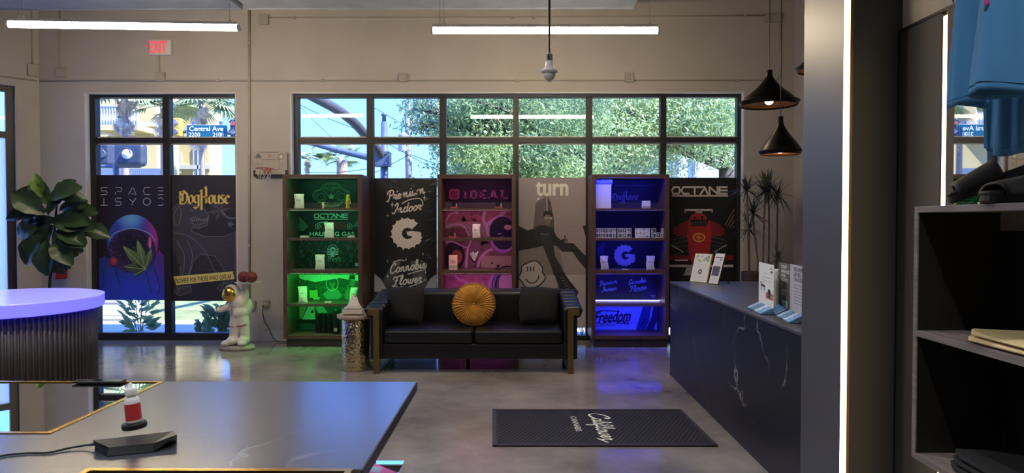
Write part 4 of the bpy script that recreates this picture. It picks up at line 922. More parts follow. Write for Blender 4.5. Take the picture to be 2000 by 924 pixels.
A.line([(884, 411), (896, 416), (880, 418), (872, 430), (868, 440)], 3, sw, 2, smooth=4); A.line([(868, 444), (880, 440), (896, 438), (908, 444), (916, 462)], 3, sw, 2, smooth=4); A.disc(892, 460, 22, 17, (110, 70, 66), 1.2, n=20, m=1)
A.poly([(866, 447), (914, 447), (914, 462), (866, 462)], (86, 58, 56), 1.1)
A.line([(948, 411), (944, 428), (950, 442), (954, 462)], 6, sw, 2, smooth=4); A.line([(951, 438), (966, 428), (980, 420), (986, 411)], 6, sw, 2, smooth=4)
A.disc(982, 452, 26, 30, (24, 20, 36), 2.5, n=28, m=1); A.line([(982 + 27 * cos(t), 452 + 30 * sin(t)) for t in [pi + k * pi / 12 for k in range(10)]], 2, (180, 120, 220), 3); A.circ(992, 444, 8, 5, (190, 160, 160), 3, 12); A.line([(972, 457), (979, 457)], 1.4, (220, 210, 220), 3.4); A.line([(974, 464), (984, 462)], 1.2, (220, 210, 220), 3.4)
swirl(469, 526, (120, 84, 92), 2)
A.rect(940, 500, 999, 526, (170, 150, 130), .9); A.disc(886, 500, 22, 27, (24, 18, 26), 1.5, n=28, m=1); A.disc(892, 502, 11, 14, (150, 84, 66), 2, n=16, m=1)
A.line([(866, 473), (884, 472), (902, 480), (914, 483), (920, 470)], 3, sw, 2, smooth=4); A.line([(914, 484), (912, 500), (910, 526)], 5, sw, 2, smooth=4); A.line([(932, 526), (938, 505), (950, 492), (962, 487)], 5, sw, 2, smooth=4)
A.disc(982, 470, 24, 24, (176, 110, 220), 2.2, n=26, m=1); A.disc(984, 466, 22, 22, (26, 22, 66), 2.6, n=26, m=1)
A.line([(978, 523), (990, 520), (999, 521)], 3, (24, 20, 30), 2.8); A.circ(961, 514, 2, 2, (30, 20, 30), 2.6, 8)
swirl(535, 594, (160, 90, 130), 3)
A.line([(888, 536), (896, 546), (908, 550), (912, 560), (900, 572)], 5, (190, 120, 210), 2, smooth=4); A.disc(990, 556, 16, 24, (210, 150, 190), 3.6, n=20, m=1)
for k, (x, c) in enumerate(((955, (176, 120, 226)), (962, (30, 26, 50)), (964, (130, 110, 190)), (968, (30, 26, 50)), (972, (90, 70, 150)), (975, (20, 18, 34)))): A.circ(x + 14, 560, 16, 28, c, 2 + k * .2, 22)
A.rect(864, 597, 999, 650, (120, 70, 120), 0)
A.build('back_print', o)
gp = 'cartons and pouches in the pink case'
pouch(922.5, 938, 438, 1, 8.52, 'white pouch on the second shelf of the pink case', M_MYLAR, gp, mark='IDEAL')
carton(876.5, 893, 498.5, 2, 8.5, 'peach white carton on the third shelf of the pink case', M_PINKP, 'carton', 'carton', group=gp, mark='IDEAL')
def stand_items(px, lev, label):
    Y = 8.5; c = P(px, 500, Y); z = ZS[lev]; o2 = thing('accessory_stand', label, 'accessory', (c.x, Y, z)); m = mat('rose_stand', (150, 70, 70), .5)
    B(c.x - .045, c.x + .045, Y - .03, Y + .03, z + .0005, z + .022).build('base', m, o2, bevel=.003)
    MB().lathe([(.012, .022), (.012, .075), (.008, .085)], (c.x - .022, Y, z), 12).build('black_piece', M_BLACK, o2); MB().lathe([(.009, .022), (.009, .11)], (c.x + .004, Y, z), 12).build('black_piece', M_BLACK, o2)
    MB().lathe([(.005, .022), (.005, .06)], (c.x + .03, Y, z), 8).build('white_piece', M_MYLAR, o2)
stand_items(887, 0, 'small stand of black pieces at the left of the top pink shelf')
stand_items(974, 0, 'small stand of black pieces at the right of the top pink shelf')
stand_items(884, 1, 'small stand of black pieces on the second pink shelf')
Y = 8.52; c = P(926, 520, Y); z = ZS[2]; o2 = thing('glass_of_cones', 'clear stemmed glass holding pale rolled cones in the pink case', 'glass', (c.x, Y, z))
MB().lathe([(.03, 0), (.03, .004), (.004, .012), (.004, .09), (.02, .12), (.05, .2)], (c.x, Y, z + .0005), 20, capt=False).build('goblet', M_ACRYL, o2, smooth=True)
for k in range(6):
    dx = (k - 2.5) * .014; MB().tube([(c.x + dx * .2, Y, z + .11), (c.x + dx * 1.4, Y + .01 * (k % 2), z + .205 + .01 * (k % 3))], [.003, .0075], 8).build('cone', M_MYLAR, o2)
c = P(973, 520, 8.5); z = ZS[2]; o2 = thing('star_ornament', 'small black star ornament on the third pink shelf', 'ornament', (c.x, 8.5, z))
B(c.x - .035, c.x + .035, 8.47, 8.53, z + .0005, z + .02).build('base', M_BLACK, o2, bevel=.002)
MB().prism([(c.x + (.03 if k % 2 == 0 else .013) * sin(k * pi / 5), z + .045 + (.03 if k % 2 == 0 else .013) * cos(k * pi / 5)) for k in range(10)], 8.492, 8.508).build('star', M_BLACK, o2)

# --- blue case
BL_ = (40, 50, 255)
o, xa_, xb_ = case(1155.5, 1307, 'tall walnut display case glowing deep blue, right of the sofa', BL_, (34, 14, 26, 30, 46), (24, 24, 60))
A = back_art(o)
A.rect(1166, 349, 1288, 403, (20, 20, 40), 0)
blackletter(A, 'DogHouse', 1196, 391, 1248, 13, (110, 110, 130), 3)
A.line([(1196, 362), (1287, 362), (1287, 403)], .8, (70, 72, 120), 3)
A.rect(1166, 411, 1288, 464, (16, 16, 26), 0); A.rect(1166, 469, 1288, 527, (14, 14, 40), 0)
for k in range(8): A.line([(1167, 500 - k * 2), (1180, 498 - k * 3.5)], .8, (50, 60, 150), 1)
furry_g(A, 1220, 499, 20, (176, 170, 196), 3)
A.rect(1166, 535, 1288, 590, (10, 10, 40), 0)
bb_ = (120, 140, 255)
cursive(A, 'Premium', 1172, 559, 1206, 4.6, 1.4, bb_, 3, rot=-.2); cursive(A, 'Indoor', 1176, 570, 1204, 4.4, 1.4, bb_, 3, rot=-.14)
cursive(A, 'Cannabis', 1228, 556, 1262, 4.6, 1.4, bb_, 3, rot=-.15); cursive(A, 'Flower', 1231, 568, 1262, 4.6, 1.4, bb_, 3, rot=-.13); A.line([(1238, 569), (1250, 568), (1264, 562)], 1, bb_, 3, smooth=3)
for k in range(12): A.line([(1250 + k * 3, 590), (1262 + k * 2.2, 545 + k * 2)], .8, (30, 36, 110), 1)
A.text('ROLLED', 1270, 576, 1280, 578, (150, 150, 190), 2); A.text('FRESH', 1272, 579, 1280, 581, (150, 150, 190), 2)
A.rect(1158, 597, 1288, 650, (150, 160, 230), 0)
dk3 = (16, 16, 50)
A.text('Freedom', 1163, 607, 1232, 629, dk3, 3, shear=.3, rot=-.05, bold=.7); A.line([(1160, 611), (1175, 607), (1210, 608)], 2, dk3, 3); A.text('ROLL', 1205, 626.5, 1229, 633, dk3, 3, shear=.2, bold=.5)
A.line([(1160, 631), (1180, 632), (1202, 628)], 1.1, dk3, 3); A.text('ROLL WITH A PURPOSE', 1159, 633, 1202, 637, dk3, 3, rot=-.04)
A.poly([(1240, 650), (1250, 618), (1256, 597), (1272, 597), (1268, 625), (1258, 650)], (50, 52, 110), 2); A.poly([(1258, 650), (1272, 620), (1276, 597), (1288, 597), (1287, 615), (1274, 650)], (40, 42, 90), 2.4)
A.text('Ind', 1249, 625, 1262, 634, (16, 16, 40), 3, rot=-1.0); A.text('Ind', 1266, 625, 1278, 633, (16, 16, 40), 3, rot=-1.0)
A.build('back_print', o)
M_COOL = led_mat('cool_led', (190, 190, 255), 3)
xv = P(1287.5, 560, 8.80).x; 
B(xv - .012, xv + .012, 8.79, 8.80, zf(590, 8.8), zf(538, 8.8)).build('led_strip', M_COOL, o)
B(P(1158.5, 560, 8.72).x, xv, 8.715, 8.72, ZS[3] + .004, ZS[3] + .014).build('led_strip', M_COOL, o)
B(xv - .005, xv + .005, 8.79, 8.80, ZS[4] + .01, zf(600, 8.8)).build('led_strip', M_COOL, o)
B(xv + .014, xb_, 8.5, 8.86, ZS[4] + .001, zf(347)).build('divider_panel', M_DARKWOOD, o) if False else None
bw = mat('white_carton', (205, 208, 225), .5, noise=.04)
Y = 8.5; c0 = P(1160.5, 500, Y).x; c1 = P(1193.5, 500, Y).x
o2 = thing('carton', 'large white carton lit blue on the top shelf of the blue case', 'carton', ((c0 + c1) / 2, Y, ZS[0])); zt = P(1000, 362, Y).z
B(c0 + .012, c1, Y, Y + .2, ZS[0] + .001, zt).build('body', bw, o2, bevel=.003); B(c0 + .010, c1 + .004, Y - .004, Y + .2, zt, zt + .01).build('lid', bw, o2, bevel=.002); 
o2 = thing('folded_cloth', 'crumpled blue-lit cloth lying on the large carton', 'cloth', ((c0 + c1) / 2, Y, zt + .011)); 
mb = MB(); rn = random.Random(4); rings = []
for i in range(9):
    x = c0 + .016 + (c1 + .012 - c0 - .012) * i / 8; hh = .062 + .006 * sin(i * 2.1); rings.append([Vector((x, Y + .08 + .075 * cos(t) + rn.uniform(-.004, .004), zt + .012 + hh * .5 + hh * .5 * sin(t) * (1 if sin(t) > 0 else 1) + (rn.uniform(0, .008) if sin(t) > 0 else 0))) for t in [2 * pi * k / 14 for k in range(14)]])
mb.loft(rings).build('bundle', bw, o2, smooth=True)
carton(1254, 1270, 392, 0, 8.48, 'small pale card box at the right of the top blue shelf', bw, 'small_box', 'box', mark='ON SALE' if False else None)
gp = 'photo cards propped along the second blue shelf'
def photocard(px0, px1, pyt, label, n=(3, 2), dk_=60, Y=8.47, light=False):
    z = ZS[1]; x0, x1 = P(px0, 500, Y).x, P(px1, 500, Y).x; z1 = P(1000, pyt, Y).z
    o2 = thing('photo_card', label, 'photo', ((x0 + x1) / 2, Y, z), gp); B(x0, x1, Y, Y + .004, z + .0005, z1).build('card', bw, o2)
    A = Art(lambda x, y, l: Vector((x0 + x * (x1 - x0), Y - .0006 * (l + 1), z + y * (z1 - z)))); rn = random.Random(int(px0))
    for i in range(n[0]):
        for j in range(n[1]):
            a, b = (i + .1) / n[0], (i + .9) / n[0]; c, d = (j + .12) / n[1], (j + .88) / n[1]; v = rn.randint(30, 110) if not light else rn.randint(130, 190)
            A.rect(a, c, b, d, (v, v, v + 10), 0)
            for k in range(4): q = rn.randint(20, 200); x, y = rn.uniform(a, b - .1 * (b - a)), rn.uniform(c, d); A.circ((x + a) / 2 + (b - a) * .2, (y + c) / 2 + (d - c) * .2, (b - a) * .2, (d - c) * .2, (q, q, q), 1 + k * .2, 8)
    A.build('print', o2); MB().box(x0 + (x1 - x0) * .4, x0 + (x1 - x0) * .6, Y + .004, Y + .03, z + .0005, z + .01).build('prop', bw, o2)
photocard(1164.5, 1181, 446, 'leftmost photo card on the second blue shelf', (4, 2))
photocard(1182, 1203, 446, 'wide photo card, second from the left on the second blue shelf', (3, 2))
photocard(1206, 1233, 446, 'photo card of portraits in the middle of the second blue shelf', (3, 2))
photocard(1240, 1269, 446, 'palest photo card, right of the middle on the second blue shelf', (4, 3), light=True)
photocard(1272, 1281, 446, 'narrow photo card right of the palest one', (1, 2))
photocard(1282, 1290, 454, 'shortest narrow photo card near the right end of the row', (1, 1))
photocard(1290.6, 1298, 446, 'narrow photo card at the right end of the blue case row', (1, 2))
gp = 'white pouches flanking the letter G in the blue case'
pouch(1173, 1189, 500, 2, 8.52, 'white pouch left of the furry G in the blue case', M_MYLAR, gp, lean=-.05, mark='G')
pouch(1262, 1278.5, 500, 2, 8.52, 'white pouch right of the furry G in the blue case', M_MYLAR, gp, mark='G')
carton(1215, 1229, 525.5, 2, 8.45, 'tiny white card under the furry G in the blue case', M_MYLAR, 'card', 'card', d=.01)
# ------------------------------------------------------------ sofa
YS = 6.93
def xs(px, Y=YS): return P(px, 600, Y).x
def zs(py, Y=YS): return P(1000, py, Y).z
sx0, sx1 = xs(717), xs(1131); YSB = YS + .86
sf = thing('sofa', 'black leather sofa with brass legs in front of the window', 'sofa', ((sx0 + sx1) / 2, YS + .4, 0))
ax0, ax1 = xs(747), xs(1101)
zb_, zseat = zs(703), zs(672)
B(ax0 - .02, ax1 + .02, YS + .03, YSB - .05, zb_, zseat).build('base', M_LEATHER, sf, bevel=.02, seg=3)
xm = xs(925)
for a, b in ((ax0 + .004, xm - .004), (xm + .004, ax1 - .004)):
    q = B(a, b, YS + .0, YSB - .26, zseat + .002, zs(645)).build('seat_cushion', M_LEATHER, sf, bevel=.035, seg=4, smooth=True)
    T(q); MB().tube([(a + .02, YS + .012, zs(645) - .01), (b - .02, YS + .012, zs(645) - .01)], .005, 6).build('piping', M_LEATHER2, q)
zback = P(1000, 565, YSB - .1).z
for a, b in ((ax0 + .004, xm - .003), (xm + .003, ax1 - .004)):
    B(a, b, YSB - .27, YSB - .06, zs(645) - .05, zback).build('back_cushion', M_LEATHER, sf, bevel=.05, seg=4, smooth=True)
B(ax0 - .03, ax1 + .03, YSB - .07, YSB, zb_, zback + .005).build('back_frame', M_LEATHER, sf, bevel=.02, seg=3)
ztop = P(1000, 598, YS).z + .01
for s_, xi, xo in ((-1, ax0, xs(722)), (1, ax1, xs(1128))):
    B(xi, xo, YS + .01, YSB - .01, zb_, ztop - .06).build('arm', M_LEATHER, sf, bevel=.015, seg=3)
    n = 6; dy = (YSB - YS) / n
    for k in range(n):
        y0 = YS + k * dy; zz = ztop + (zback + .0 - ztop) * (k / (n - 1)) ** 1.2
        mb = MB(); rings = []
        xa2, xb2 = (min(xi, xo) - (.05 if s_ < 0 else .0), max(xi, xo) + (.05 if s_ > 0 else .0))
        for i in range(13):
            t = i / 12; x = xa2 + (xb2 - xa2) * t; e_ = (1 - abs(2 * t - 1) ** 4) ** .5 * .5 + .5 if 0 < t < 1 else .35
            rings.append([Vector((x, y0 + dy / 2 + dy * .52 * cos(a_), zz - .055 + (.055 * e_) * sin(a_) * (1 if sin(a_) > 0 else 1.6))) for a_ in [2 * pi * j / 16 for j in range(16)]])
        mb.loft(rings).build('arm_roll', M_LEATHER2, sf, smooth=True)
    # brass frame: front post, curl at the top, floor runner, rear post
    w0 = xs(729.5) if s_ < 0 else xs(1109); w1 = xs(741) if s_ < 0 else xs(1120); y0, y1 = YS - .028, YS + .012
    B(w0, w1, y0, y1, .001, ztop - .10).build('front_leg', M_BRASS, sf, bevel=.003)
    hx0, hx1 = (xs(719), w1) if s_ < 0 else (w0, xs(1131.5)); MB().prism([(hx0, ztop - .1), (hx1, ztop - .1), (hx1, ztop - .045), (hx0, ztop - .045)], y0, y1).build('brass_head', M_BRASS, sf, bevel=.003)
    B(w0 + .005, w1 - .005, y1, YSB - .04, .001, .014).build('runner', M_BRASS, sf, bevel=.002); B(w0, w1, YSB - .04, YSB - .005, .001, zb_ + .02).build('rear_leg', M_BRASS, sf, bevel=.003)
B(xs(914, 7.4) - .02, xs(914, 7.4) + .02, 7.4, 7.44, .001, zb_ + .01).build('middle_leg', M_BLACK, sf, bevel=.003)
# cushions
def pillow(cx, cy, cz, w_, h, th, rx, rz, m, name, label, ry=0):
    o = thing(name, label, 'cushion', (cx, cy, cz)); n = 16; M = Euler((rx, ry, rz)).to_matrix(); mb = MB(); rn = random.Random(int(cx * 10))
    for s_ in (-1, 1):
        vs = []
        for j in range(n + 1):
            for i in range(n + 1):
                u, v = i / n * 2 - 1, j / n * 2 - 1; k = max(0, (1 - abs(u) ** 3)) ** .6 * max(0, (1 - abs(v) ** 3)) ** .6
                pinch = 1 - .07 * (1 - k) * (1 - abs(abs(u) - abs(v)))
                vs.append(M @ Vector((u * w_ / 2 * pinch, s_ * th / 2 * k + .004 * sin(u * 5 + v * 4), v * h / 2 * pinch)) + Vector((0, 0, h / 2)))
        mb.add(vs, [(j * (n + 1) + i, j * (n + 1) + i + 1, (j + 1) * (n + 1) + i + 1, (j + 1) * (n + 1) + i) for j in range(n) for i in range(n)])
    mb.build('cover', m, o, smooth=True, local=True)
    return o
M_VEL = mat('black_chenille', (26, 26, 31), .9, noise=.6, scale=60, bump=.6)
zt_ = zs(645)
pillow(P(1052, 600, 7.32).x, 7.34, zt_ - .012, .43, .42, .16, radians(-14), radians(8), M_VEL, 'square_cushion', 'black textured square cushion against the right arm of the sofa', ry=radians(4))
pillow(P(790, 600, 7.32).x, 7.36, zt_ - .012, .43, .42, .15, radians(-14), radians(-8), mat('black_velvet', (13, 13, 15), .85, noise=.3, scale=50), 'square_cushion', 'plain black square cushion in the left corner of the sofa')
M_MUST = mat('mustard_velvet', (186, 130, 46), .75, noise=.25, scale=18, bump=.3)
cx_, cy_, cz_ = P(925, 600, 7.2).x, 7.24, zt_ + .225
ro = thing('round_cushion', 'round mustard yellow pleated cushion in the middle of the sofa', 'cushion', (cx_, cy_, zt_))
Mr = Euler((radians(90 - 12), 0, 0)).to_matrix(); R_ = 41.5 * 7.2 / F
mb = MB(); na = 240; rings = []
for s_ in (1, -1):
    for j, (r_, hh) in enumerate(((.02, .030), (.10, .040), (.25, .058), (.45, .068), (.65, .066), (.82, .052), (.94, .030), (1.0, .0))):
        if s_ < 0 and r_ == 1.0: continue
        rings.append((s_, r_, hh))
rings = [r for r in rings if r[0] > 0] + [r for r in rings if r[0] < 0][::-1]
RR = []
for s_, r_, hh in rings:
    RR.append([Mr @ Vector((R_ * (r_ + .012 * sin(t * 31 + 1.3 * sin(5 * t)) * (r_ > .9)) * cos(t), R_ * r_ * sin(t) * (1 + .0), s_ * (hh + (.0065 * min(1, r_ * 3) * cos(40 * t + 1.2 * sin(3 * t))) * (r_ < .99)))) + Vector((cx_, cy_, cz_)) for t in [2 * pi * k / na for k in range(na)]])
mb.loft(RR).build('cover', M_MUST, ro, smooth=True)
mb = MB()
for k in range(54):
    t = 2 * pi * k / 54; c = Vector((R_ * 1.0 * cos(t), R_ * 1.0 * sin(t), 0)); tx = Vector((-sin(t), cos(t), 0)); mb.tube([Mr @ (c + tx * .012 * cos(a_) + Vector((0, 0, .034 * sin(a_))) + c.normalized() * .008 * cos(a_ * 2)) + Vector((cx_, cy_, cz_)) for a_ in [2 * pi * i / 8 for i in range(8)]], .0045, 5, closed=True)
mb.build('ruffle', M_MUST, ro, smooth=True)
MB().ell(Mr @ Vector((0, 0, .03)) + Vector((cx_, cy_, cz_)), .012, 10, 6).build('button', M_MUST, ro, smooth=True)

# ------------------------------------------------------------ side table and tissue box
c = P(693.5, 700, 7.1); tx, ty = c.x, 7.14
st = thing('side_table', 'hammered silver-gold drum side table with a pale wooden top', 'table', (tx, ty, 0))
zt2 = P(690, 614, 7.14).z; 
def hammered():
    m = mat('hammered_metal', (205, 190, 150), .2, 1.0, noise=.06)
    t = m.node_tree; b = t.nodes['Principled BSDF']; tc = t.nodes.new('ShaderNodeTexCoord'); v = t.nodes.new('ShaderNodeTexVoronoi'); v.inputs['Scale'].default_value = 42; v.feature = 'SMOOTH_F1'
    bu = t.nodes.new('ShaderNodeBump'); bu.inputs['Strength'].default_value = .55; bu.inputs['Distance'].default_value = .012; t.links.new(tc.outputs['Object'], v.inputs['Vector']); t.links.new(v.outputs[0], bu.inputs['Height']); t.links.new(bu.outputs[0], b.inputs['Normal']); return m
r2 = 27.5 * 7.05 / F
MB().lathe([(r2 * .98, 0.001), (r2, .01), (r2, zt2 - .05), (r2 * .95, zt2 - .038)], (tx, ty, 0), 64).build('drum', hammered(), st, smooth=True, bevel=0)
M_TWOOD = mat('whitewashed_wood', (172, 150, 134), .5, noise=.15, scale=5, stretch=(1, 12, 1))
r3 = 36.5 * 7.1 / F
MB().lathe([(r3 * .92, zt2 - .036), (r3 * .98, zt2 - .028), (r3, zt2 - .015), (r3 * .985, zt2)], (tx, ty, 0), 48).build('tabletop', M_TWOOD, st, smooth=False)
bx, by = P(690, 610, 7.1).x, 7.1; tb = thing('tissue_box', 'white wooden tissue box with a tissue sticking out on the drum table', 'tissue box', (bx, by, zt2)); 
M_TIS = mat('tissue_paper', (225, 215, 205), .8, noise=.05)
for dx in (-.075, .075): MB().ell((bx + dx, by - .045, zt2 + .008), .008, 8, 6).build('foot', M_BRASS, tb, smooth=True)
B(bx - .105, bx + .105, by - .06, by + .06, zt2 + .0125, zt2 + .06).build('box', mat('pinkish_white_box', (205, 190, 180), .5, noise=.04), tb, bevel=.004)
B(bx - .103, bx + .103, by - .058, by + .058, zt2 + .06, zt2 + .10).build('acrylic_lid', M_ACRYL, tb, bevel=.003)
mb = MB(); rings = []
for j in range(9):
    v = j / 8; z = zt2 + .063 + v * .12; w_ = .052 * (1 - v) ** 2 + .046 - .014 * v
    rings.append([Vector((bx - .005 + v * .012 + w_ * cos(t) * (1 + .16 * sin(3 * t + v * 3)), by + (.042 * (1 - v * .75)) * sin(t) * (1 + .2 * sin(4 * t)), z + .022 * sin(3 * t + 1) * v * v + .012 * cos(t + 2) * v)) for t in [2 * pi * k / 28 for k in range(28)]])
mb.loft(rings).build('tissue', M_TIS, tb, smooth=True)

# ------------------------------------------------------------ astronaut statue
Y = 8.25; k_ = Y / F; ox = P(463, 680, Y).x
def S(px, py, dy=0.0): p = P(px, py, Y); return Vector((p.x, Y + dy, p.z))
M_STAT = mat('cream_white_resin', (214, 206, 196), .45, noise=.05, scale=10)
sa = thing('astronaut_statue', 'white astronaut statue with a gold visor holding up a tray', 'statue', (ox, Y, 0))
rings = []
MB().lathe([(.225, .001), (.235, .015), (.22, .05), (.15, .056)], (ox, Y, 0), 30, M=Matrix.Diagonal((.92, .62, 1))).build('rock_base', mat('rough_stone_resin', (150, 142, 134), .8, noise=.2, bump=.4), sa, smooth=True)
e = 'e'; cc = 'c'
blob('body', [
    (e, S(457, 664, -.03), (.072, .10, .055)), (e, S(447, 668, -.08), (.06, .06, .035)), (e, S(478, 664, -.02), (.065, .10, .055)), (e, S(478, 668, -.08), (.055, .06, .04)),
    (cc, S(457, 660), S(459, 630), .056, .062), (cc, S(479, 660), S(476, 630), .058, .066),
    (cc, S(459, 632), S(463, 612), .066, .07), (cc, S(476, 632), S(471, 612), .07, .075),
    (e, S(467, 610), (.115, .095, .09)), (e, S(466, 592), (.105, .085, .10)), (e, S(474, 600, .05), (.10, .09, .13)),
    (cc, S(454, 585), S(446, 600, -.04), .045, .042), (cc, S(446, 600, -.04), S(434, 605, -.06), .042, .032), (e, S(431, 604, -.07), (.028, .03, .03)), (cc, S(432, 603, -.07), S(432, 597, -.075), .012, .011),
    (cc, S(476, 590), S(479, 575), .055, .045), (cc, S(479, 575), S(479, 560), .043, .036), (e, S(479, 555), (.05, .05, .022)),
    (e, S(454, 572, -.01), (.105, .10, .105)),
], M_STAT, sa, .008, 4)
MB().ell(S(452, 573.5, -.062), (.088, .072, .094), 28, 18).build('gold_visor', M_GOLD, sa, smooth=True)
for a, b_ in ((S(449, 634.5, -.055), S(462, 637, -.072)), (S(466, 636.5, -.07), S(485, 632, -.055)),): MB().tube(spline([a, a.lerp(b_, .5) + Vector((0, -.014, -.006)), b_], 4), .005, 6).build('red_band', mat('dull_red_paint', (140, 66, 60), .5), sa)
MB().tube([S(479 + 6.5 * cos(t), 579 - .8 * cos(t), .043 * sin(t)) for t in [2 * pi * k / 20 for k in range(20)]], .005, 6, closed=True).build('red_band', M_STAT, sa)
for q in (596, 600.5, 605): B(S(447, 0).x, S(456, 0).x, Y - .105, Y - .088, S(0, q + 1).z, S(0, q).z).build('chest_stripe', mat('grey_red_stripe', (150, 110, 110), .5), sa, bevel=.002)
tz = S(480, 552).z
MB().lathe([(.05, tz - .012), (.135, tz - .004), (.155, tz + .006), (.15, tz + .006), (.13, tz), (0.01, tz)], (S(484, 552).x, Y, 0), 36, capb=True).build('tray', M_WHITE, sa, smooth=True)
M_BALL = mat('dark_red_rubber', (112, 32, 30), .5, noise=.1, scale=60, bump=.3)
for px, py, lab, dy in ((473.8, 543.5, 'dark red mini basketball on the left of the astronaut tray', .03), (493.2, 544, 'dark red mini basketball on the right of the astronaut tray', -.03)):
    p = S(px, py, dy); R_ = 10.8 * k_; p.z = tz + R_ + .0015; o = thing('mini_basketball', lab, 'ball', (p.x, p.y, tz)); MB().ell(p, R_, 28, 18).build('ball', M_BALL, o, smooth=True)
    for M in (Matrix.Rotation(.4, 3, 'X'), Matrix.Rotation(1.4, 3, 'Y'), Matrix.Rotation(1.2, 3, 'X')): MB().tube([p + M @ Vector((R_ * cos(t), R_ * sin(t), 0)) for t in [2 * pi * k / 28 for k in range(28)]], .0012, 4, closed=True).build('seam', M_BLACK, o)

# ------------------------------------------------------------ mini basketball hoop
a = P(495, 344, 8.74); b = P(560, 296, 8.74); hp = thing('basketball_hoop', 'small wall basketball hoop with a clear printed backboard beside the green case', 'hoop', ((a.x + b.x) / 2, BW, a.z))
B(a.x, b.x, 8.745, 8.757, a.z, b.z).build('backboard', mat('milky_acrylic', (172, 164, 156), .3, noise=.04), hp, bevel=.003)
mb = MB()
for (x0, y0, x1, y1) in ((495, 340.5, 560, 344.5), (495, 332, 498, 344), (557, 332, 560, 344)): p, q = P(x0, y1, 8.74), P(x1, y0, 8.74); mb.box(p.x, q.x, 8.738, 8.7995, p.z, q.z)
mb.build('black_edge_guard', M_BLACK, hp, bevel=.002)
for x in (503, 552): B(P(x, 320, 8.74).x - .01, P(x, 320, 8.74).x + .01, 8.757, BW, P(0, 322, 8.74).z, P(0, 318, 8.74).z).build('spacer', M_WHITE, hp)
A = Art.onY(8.7445); gk = (96, 88, 86)
A.line([(512, 312), (545, 312), (545, 331), (512, 331)], 1.3, gk, 1, closed=True); A.poly([(498, 308), (501, 303), (505, 299), (508, 303), (511, 308)], (84, 84, 86), 1); A.rect(500, 308.3, 512, 309.3, gk, 1); A.text('Sy', 524, 301, 531, 308, gk, 1); A.line([(549 + 5.5 * cos(t), 306 + 5.5 * sin(t)) for t in [k * pi / 8 for k in range(16)]], 1, gk, 1, closed=True); A.circ(549, 306, 2.2, 2.6, (190, 180, 150), 1, 8)
A.text('CMS', 498, 319, 508, 323, gk, 1); A.text('C.', 549, 319, 554, 324, gk, 1); A.rect(508, 297, 545, 298.2, gk, 1)
A.build('print', hp)
rc = P(516, 329, 8.62); rr = .105
M_RIM = mat('red_rim', (160, 70, 60), .45); MB().tube([(rc.x + rr * cos(t), 8.62 + rr * sin(t), rc.z) for t in [2 * pi * k / 28 for k in range(28)]], .005, 8, closed=True).build('rim', M_RIM, hp, smooth=True)
B(rc.x - .045, rc.x + .045, 8.715, 8.745, rc.z - .05, rc.z + .006).build('rim_bracket', M_RIM, hp, bevel=.003)
mb = MB(); n = 10
for k in range(n):
    for s_ in (1, -1):
        pts = []
        for j in range(6): v = j / 5; r_ = rr * (1 - .45 * v); t = 2 * pi * (k + s_ * v * 1.5) / n; pts.append((rc.x + r_ * cos(t), 8.62 + r_ * sin(t), rc.z - .15 * v))
        mb.tube(pts, .0018, 4)
mb.build('net', M_WHITE, hp)

# ------------------------------------------------------------ fire safety things
c = P(118, 545, 8.7); fe = thing('fire_extinguisher', 'red fire extinguisher with white label hung on the wall behind the fig', 'extinguisher', (c.x, 8.7, c.z))
M_FIRE = mat('fire_red', (150, 26, 34), .35, noise=.05); r_ = 12 * 8.7 / F; h = 62 * 8.7 / F
MB().lathe([(r_ * .9, 0), (r_, .01), (r_, h * .72), (r_ * .8, h * .86), (r_ * .35, h * .94), (r_ * .3, h)], (c.x, 8.7, c.z), 28).build('cylinder', M_FIRE, fe, smooth=True)
MB().lathe([(.03, h), (.022, h + .03), (.012, h + .05)], (c.x, 8.7, c.z), 14).build('valve', M_CHROME, fe); B(c.x - .07, c.x + .03, 8.69, 8.71, c.z + h + .03, c.z + h + .045).build('handle', M_BLACK, fe, bevel=.003)
MB().tube(spline([(c.x + .02, 8.68, c.z + h + .02), (c.x + .1, 8.67, c.z + h - .03), (c.x + .098, 8.66, c.z + .1)], 6), .008, 8).build('hose', M_BLACK, fe)
mb = MB(); vs = [Vector((c.x + (r_ + .0015) * cos(t), 8.7 + (r_ + .0015) * sin(t), c.z + z)) for z in (.09, .20) for t in [radians(205 + i * 14) for i in range(10)]]; mb.add(vs, [(i, i + 1, 11 + i, 10 + i) for i in range(9)]).build('label_print', M_WHITE, fe)
B(c.x - .02, c.x + .02, 8.7 + r_ * .9, BW, c.z + h * .5, c.z + h * .58).build('wall_bracket', M_CHROME, fe)
a = P(118, 405, 8.79); b = P(146, 358, 8.79); o = thing('fire_sign', 'white and red fire sign on the wall half hidden by fig leaves', 'sign', ((a.x + b.x) / 2, BW, a.z)); B(a.x, b.x, 8.79, BW, a.z, b.z).build('plate', M_WHITE, o, bevel=.002)
A = Art.onY(8.79); A.rect(135, 391, 145, 404, (190, 30, 44), 0); A.line([(120, 359), (144.5, 360), (144.5, 380)], 1, (90, 90, 92), 0); A.build('print', o)
q = MB(); s0, z0 = pt45(54, 491); s1, z1 = pt45(63, 470); o = thing('alarm_box', 'small red alarm pull box on the angled wall behind the fig', 'alarm', A45((s0 + s1) / 2, 0, z0)); box45(q, min(s0, s1), max(s0, s1), -.05, 0, z0, z1); q.build('box', M_FIRE, o, bevel=.004)
q = MB(); box45(q, min(s0, s1) + .02, max(s0, s1) - .02, -.056, -.05, z0 + .03, z0 + .07); q.build('pull_handle', M_WHITE, o)

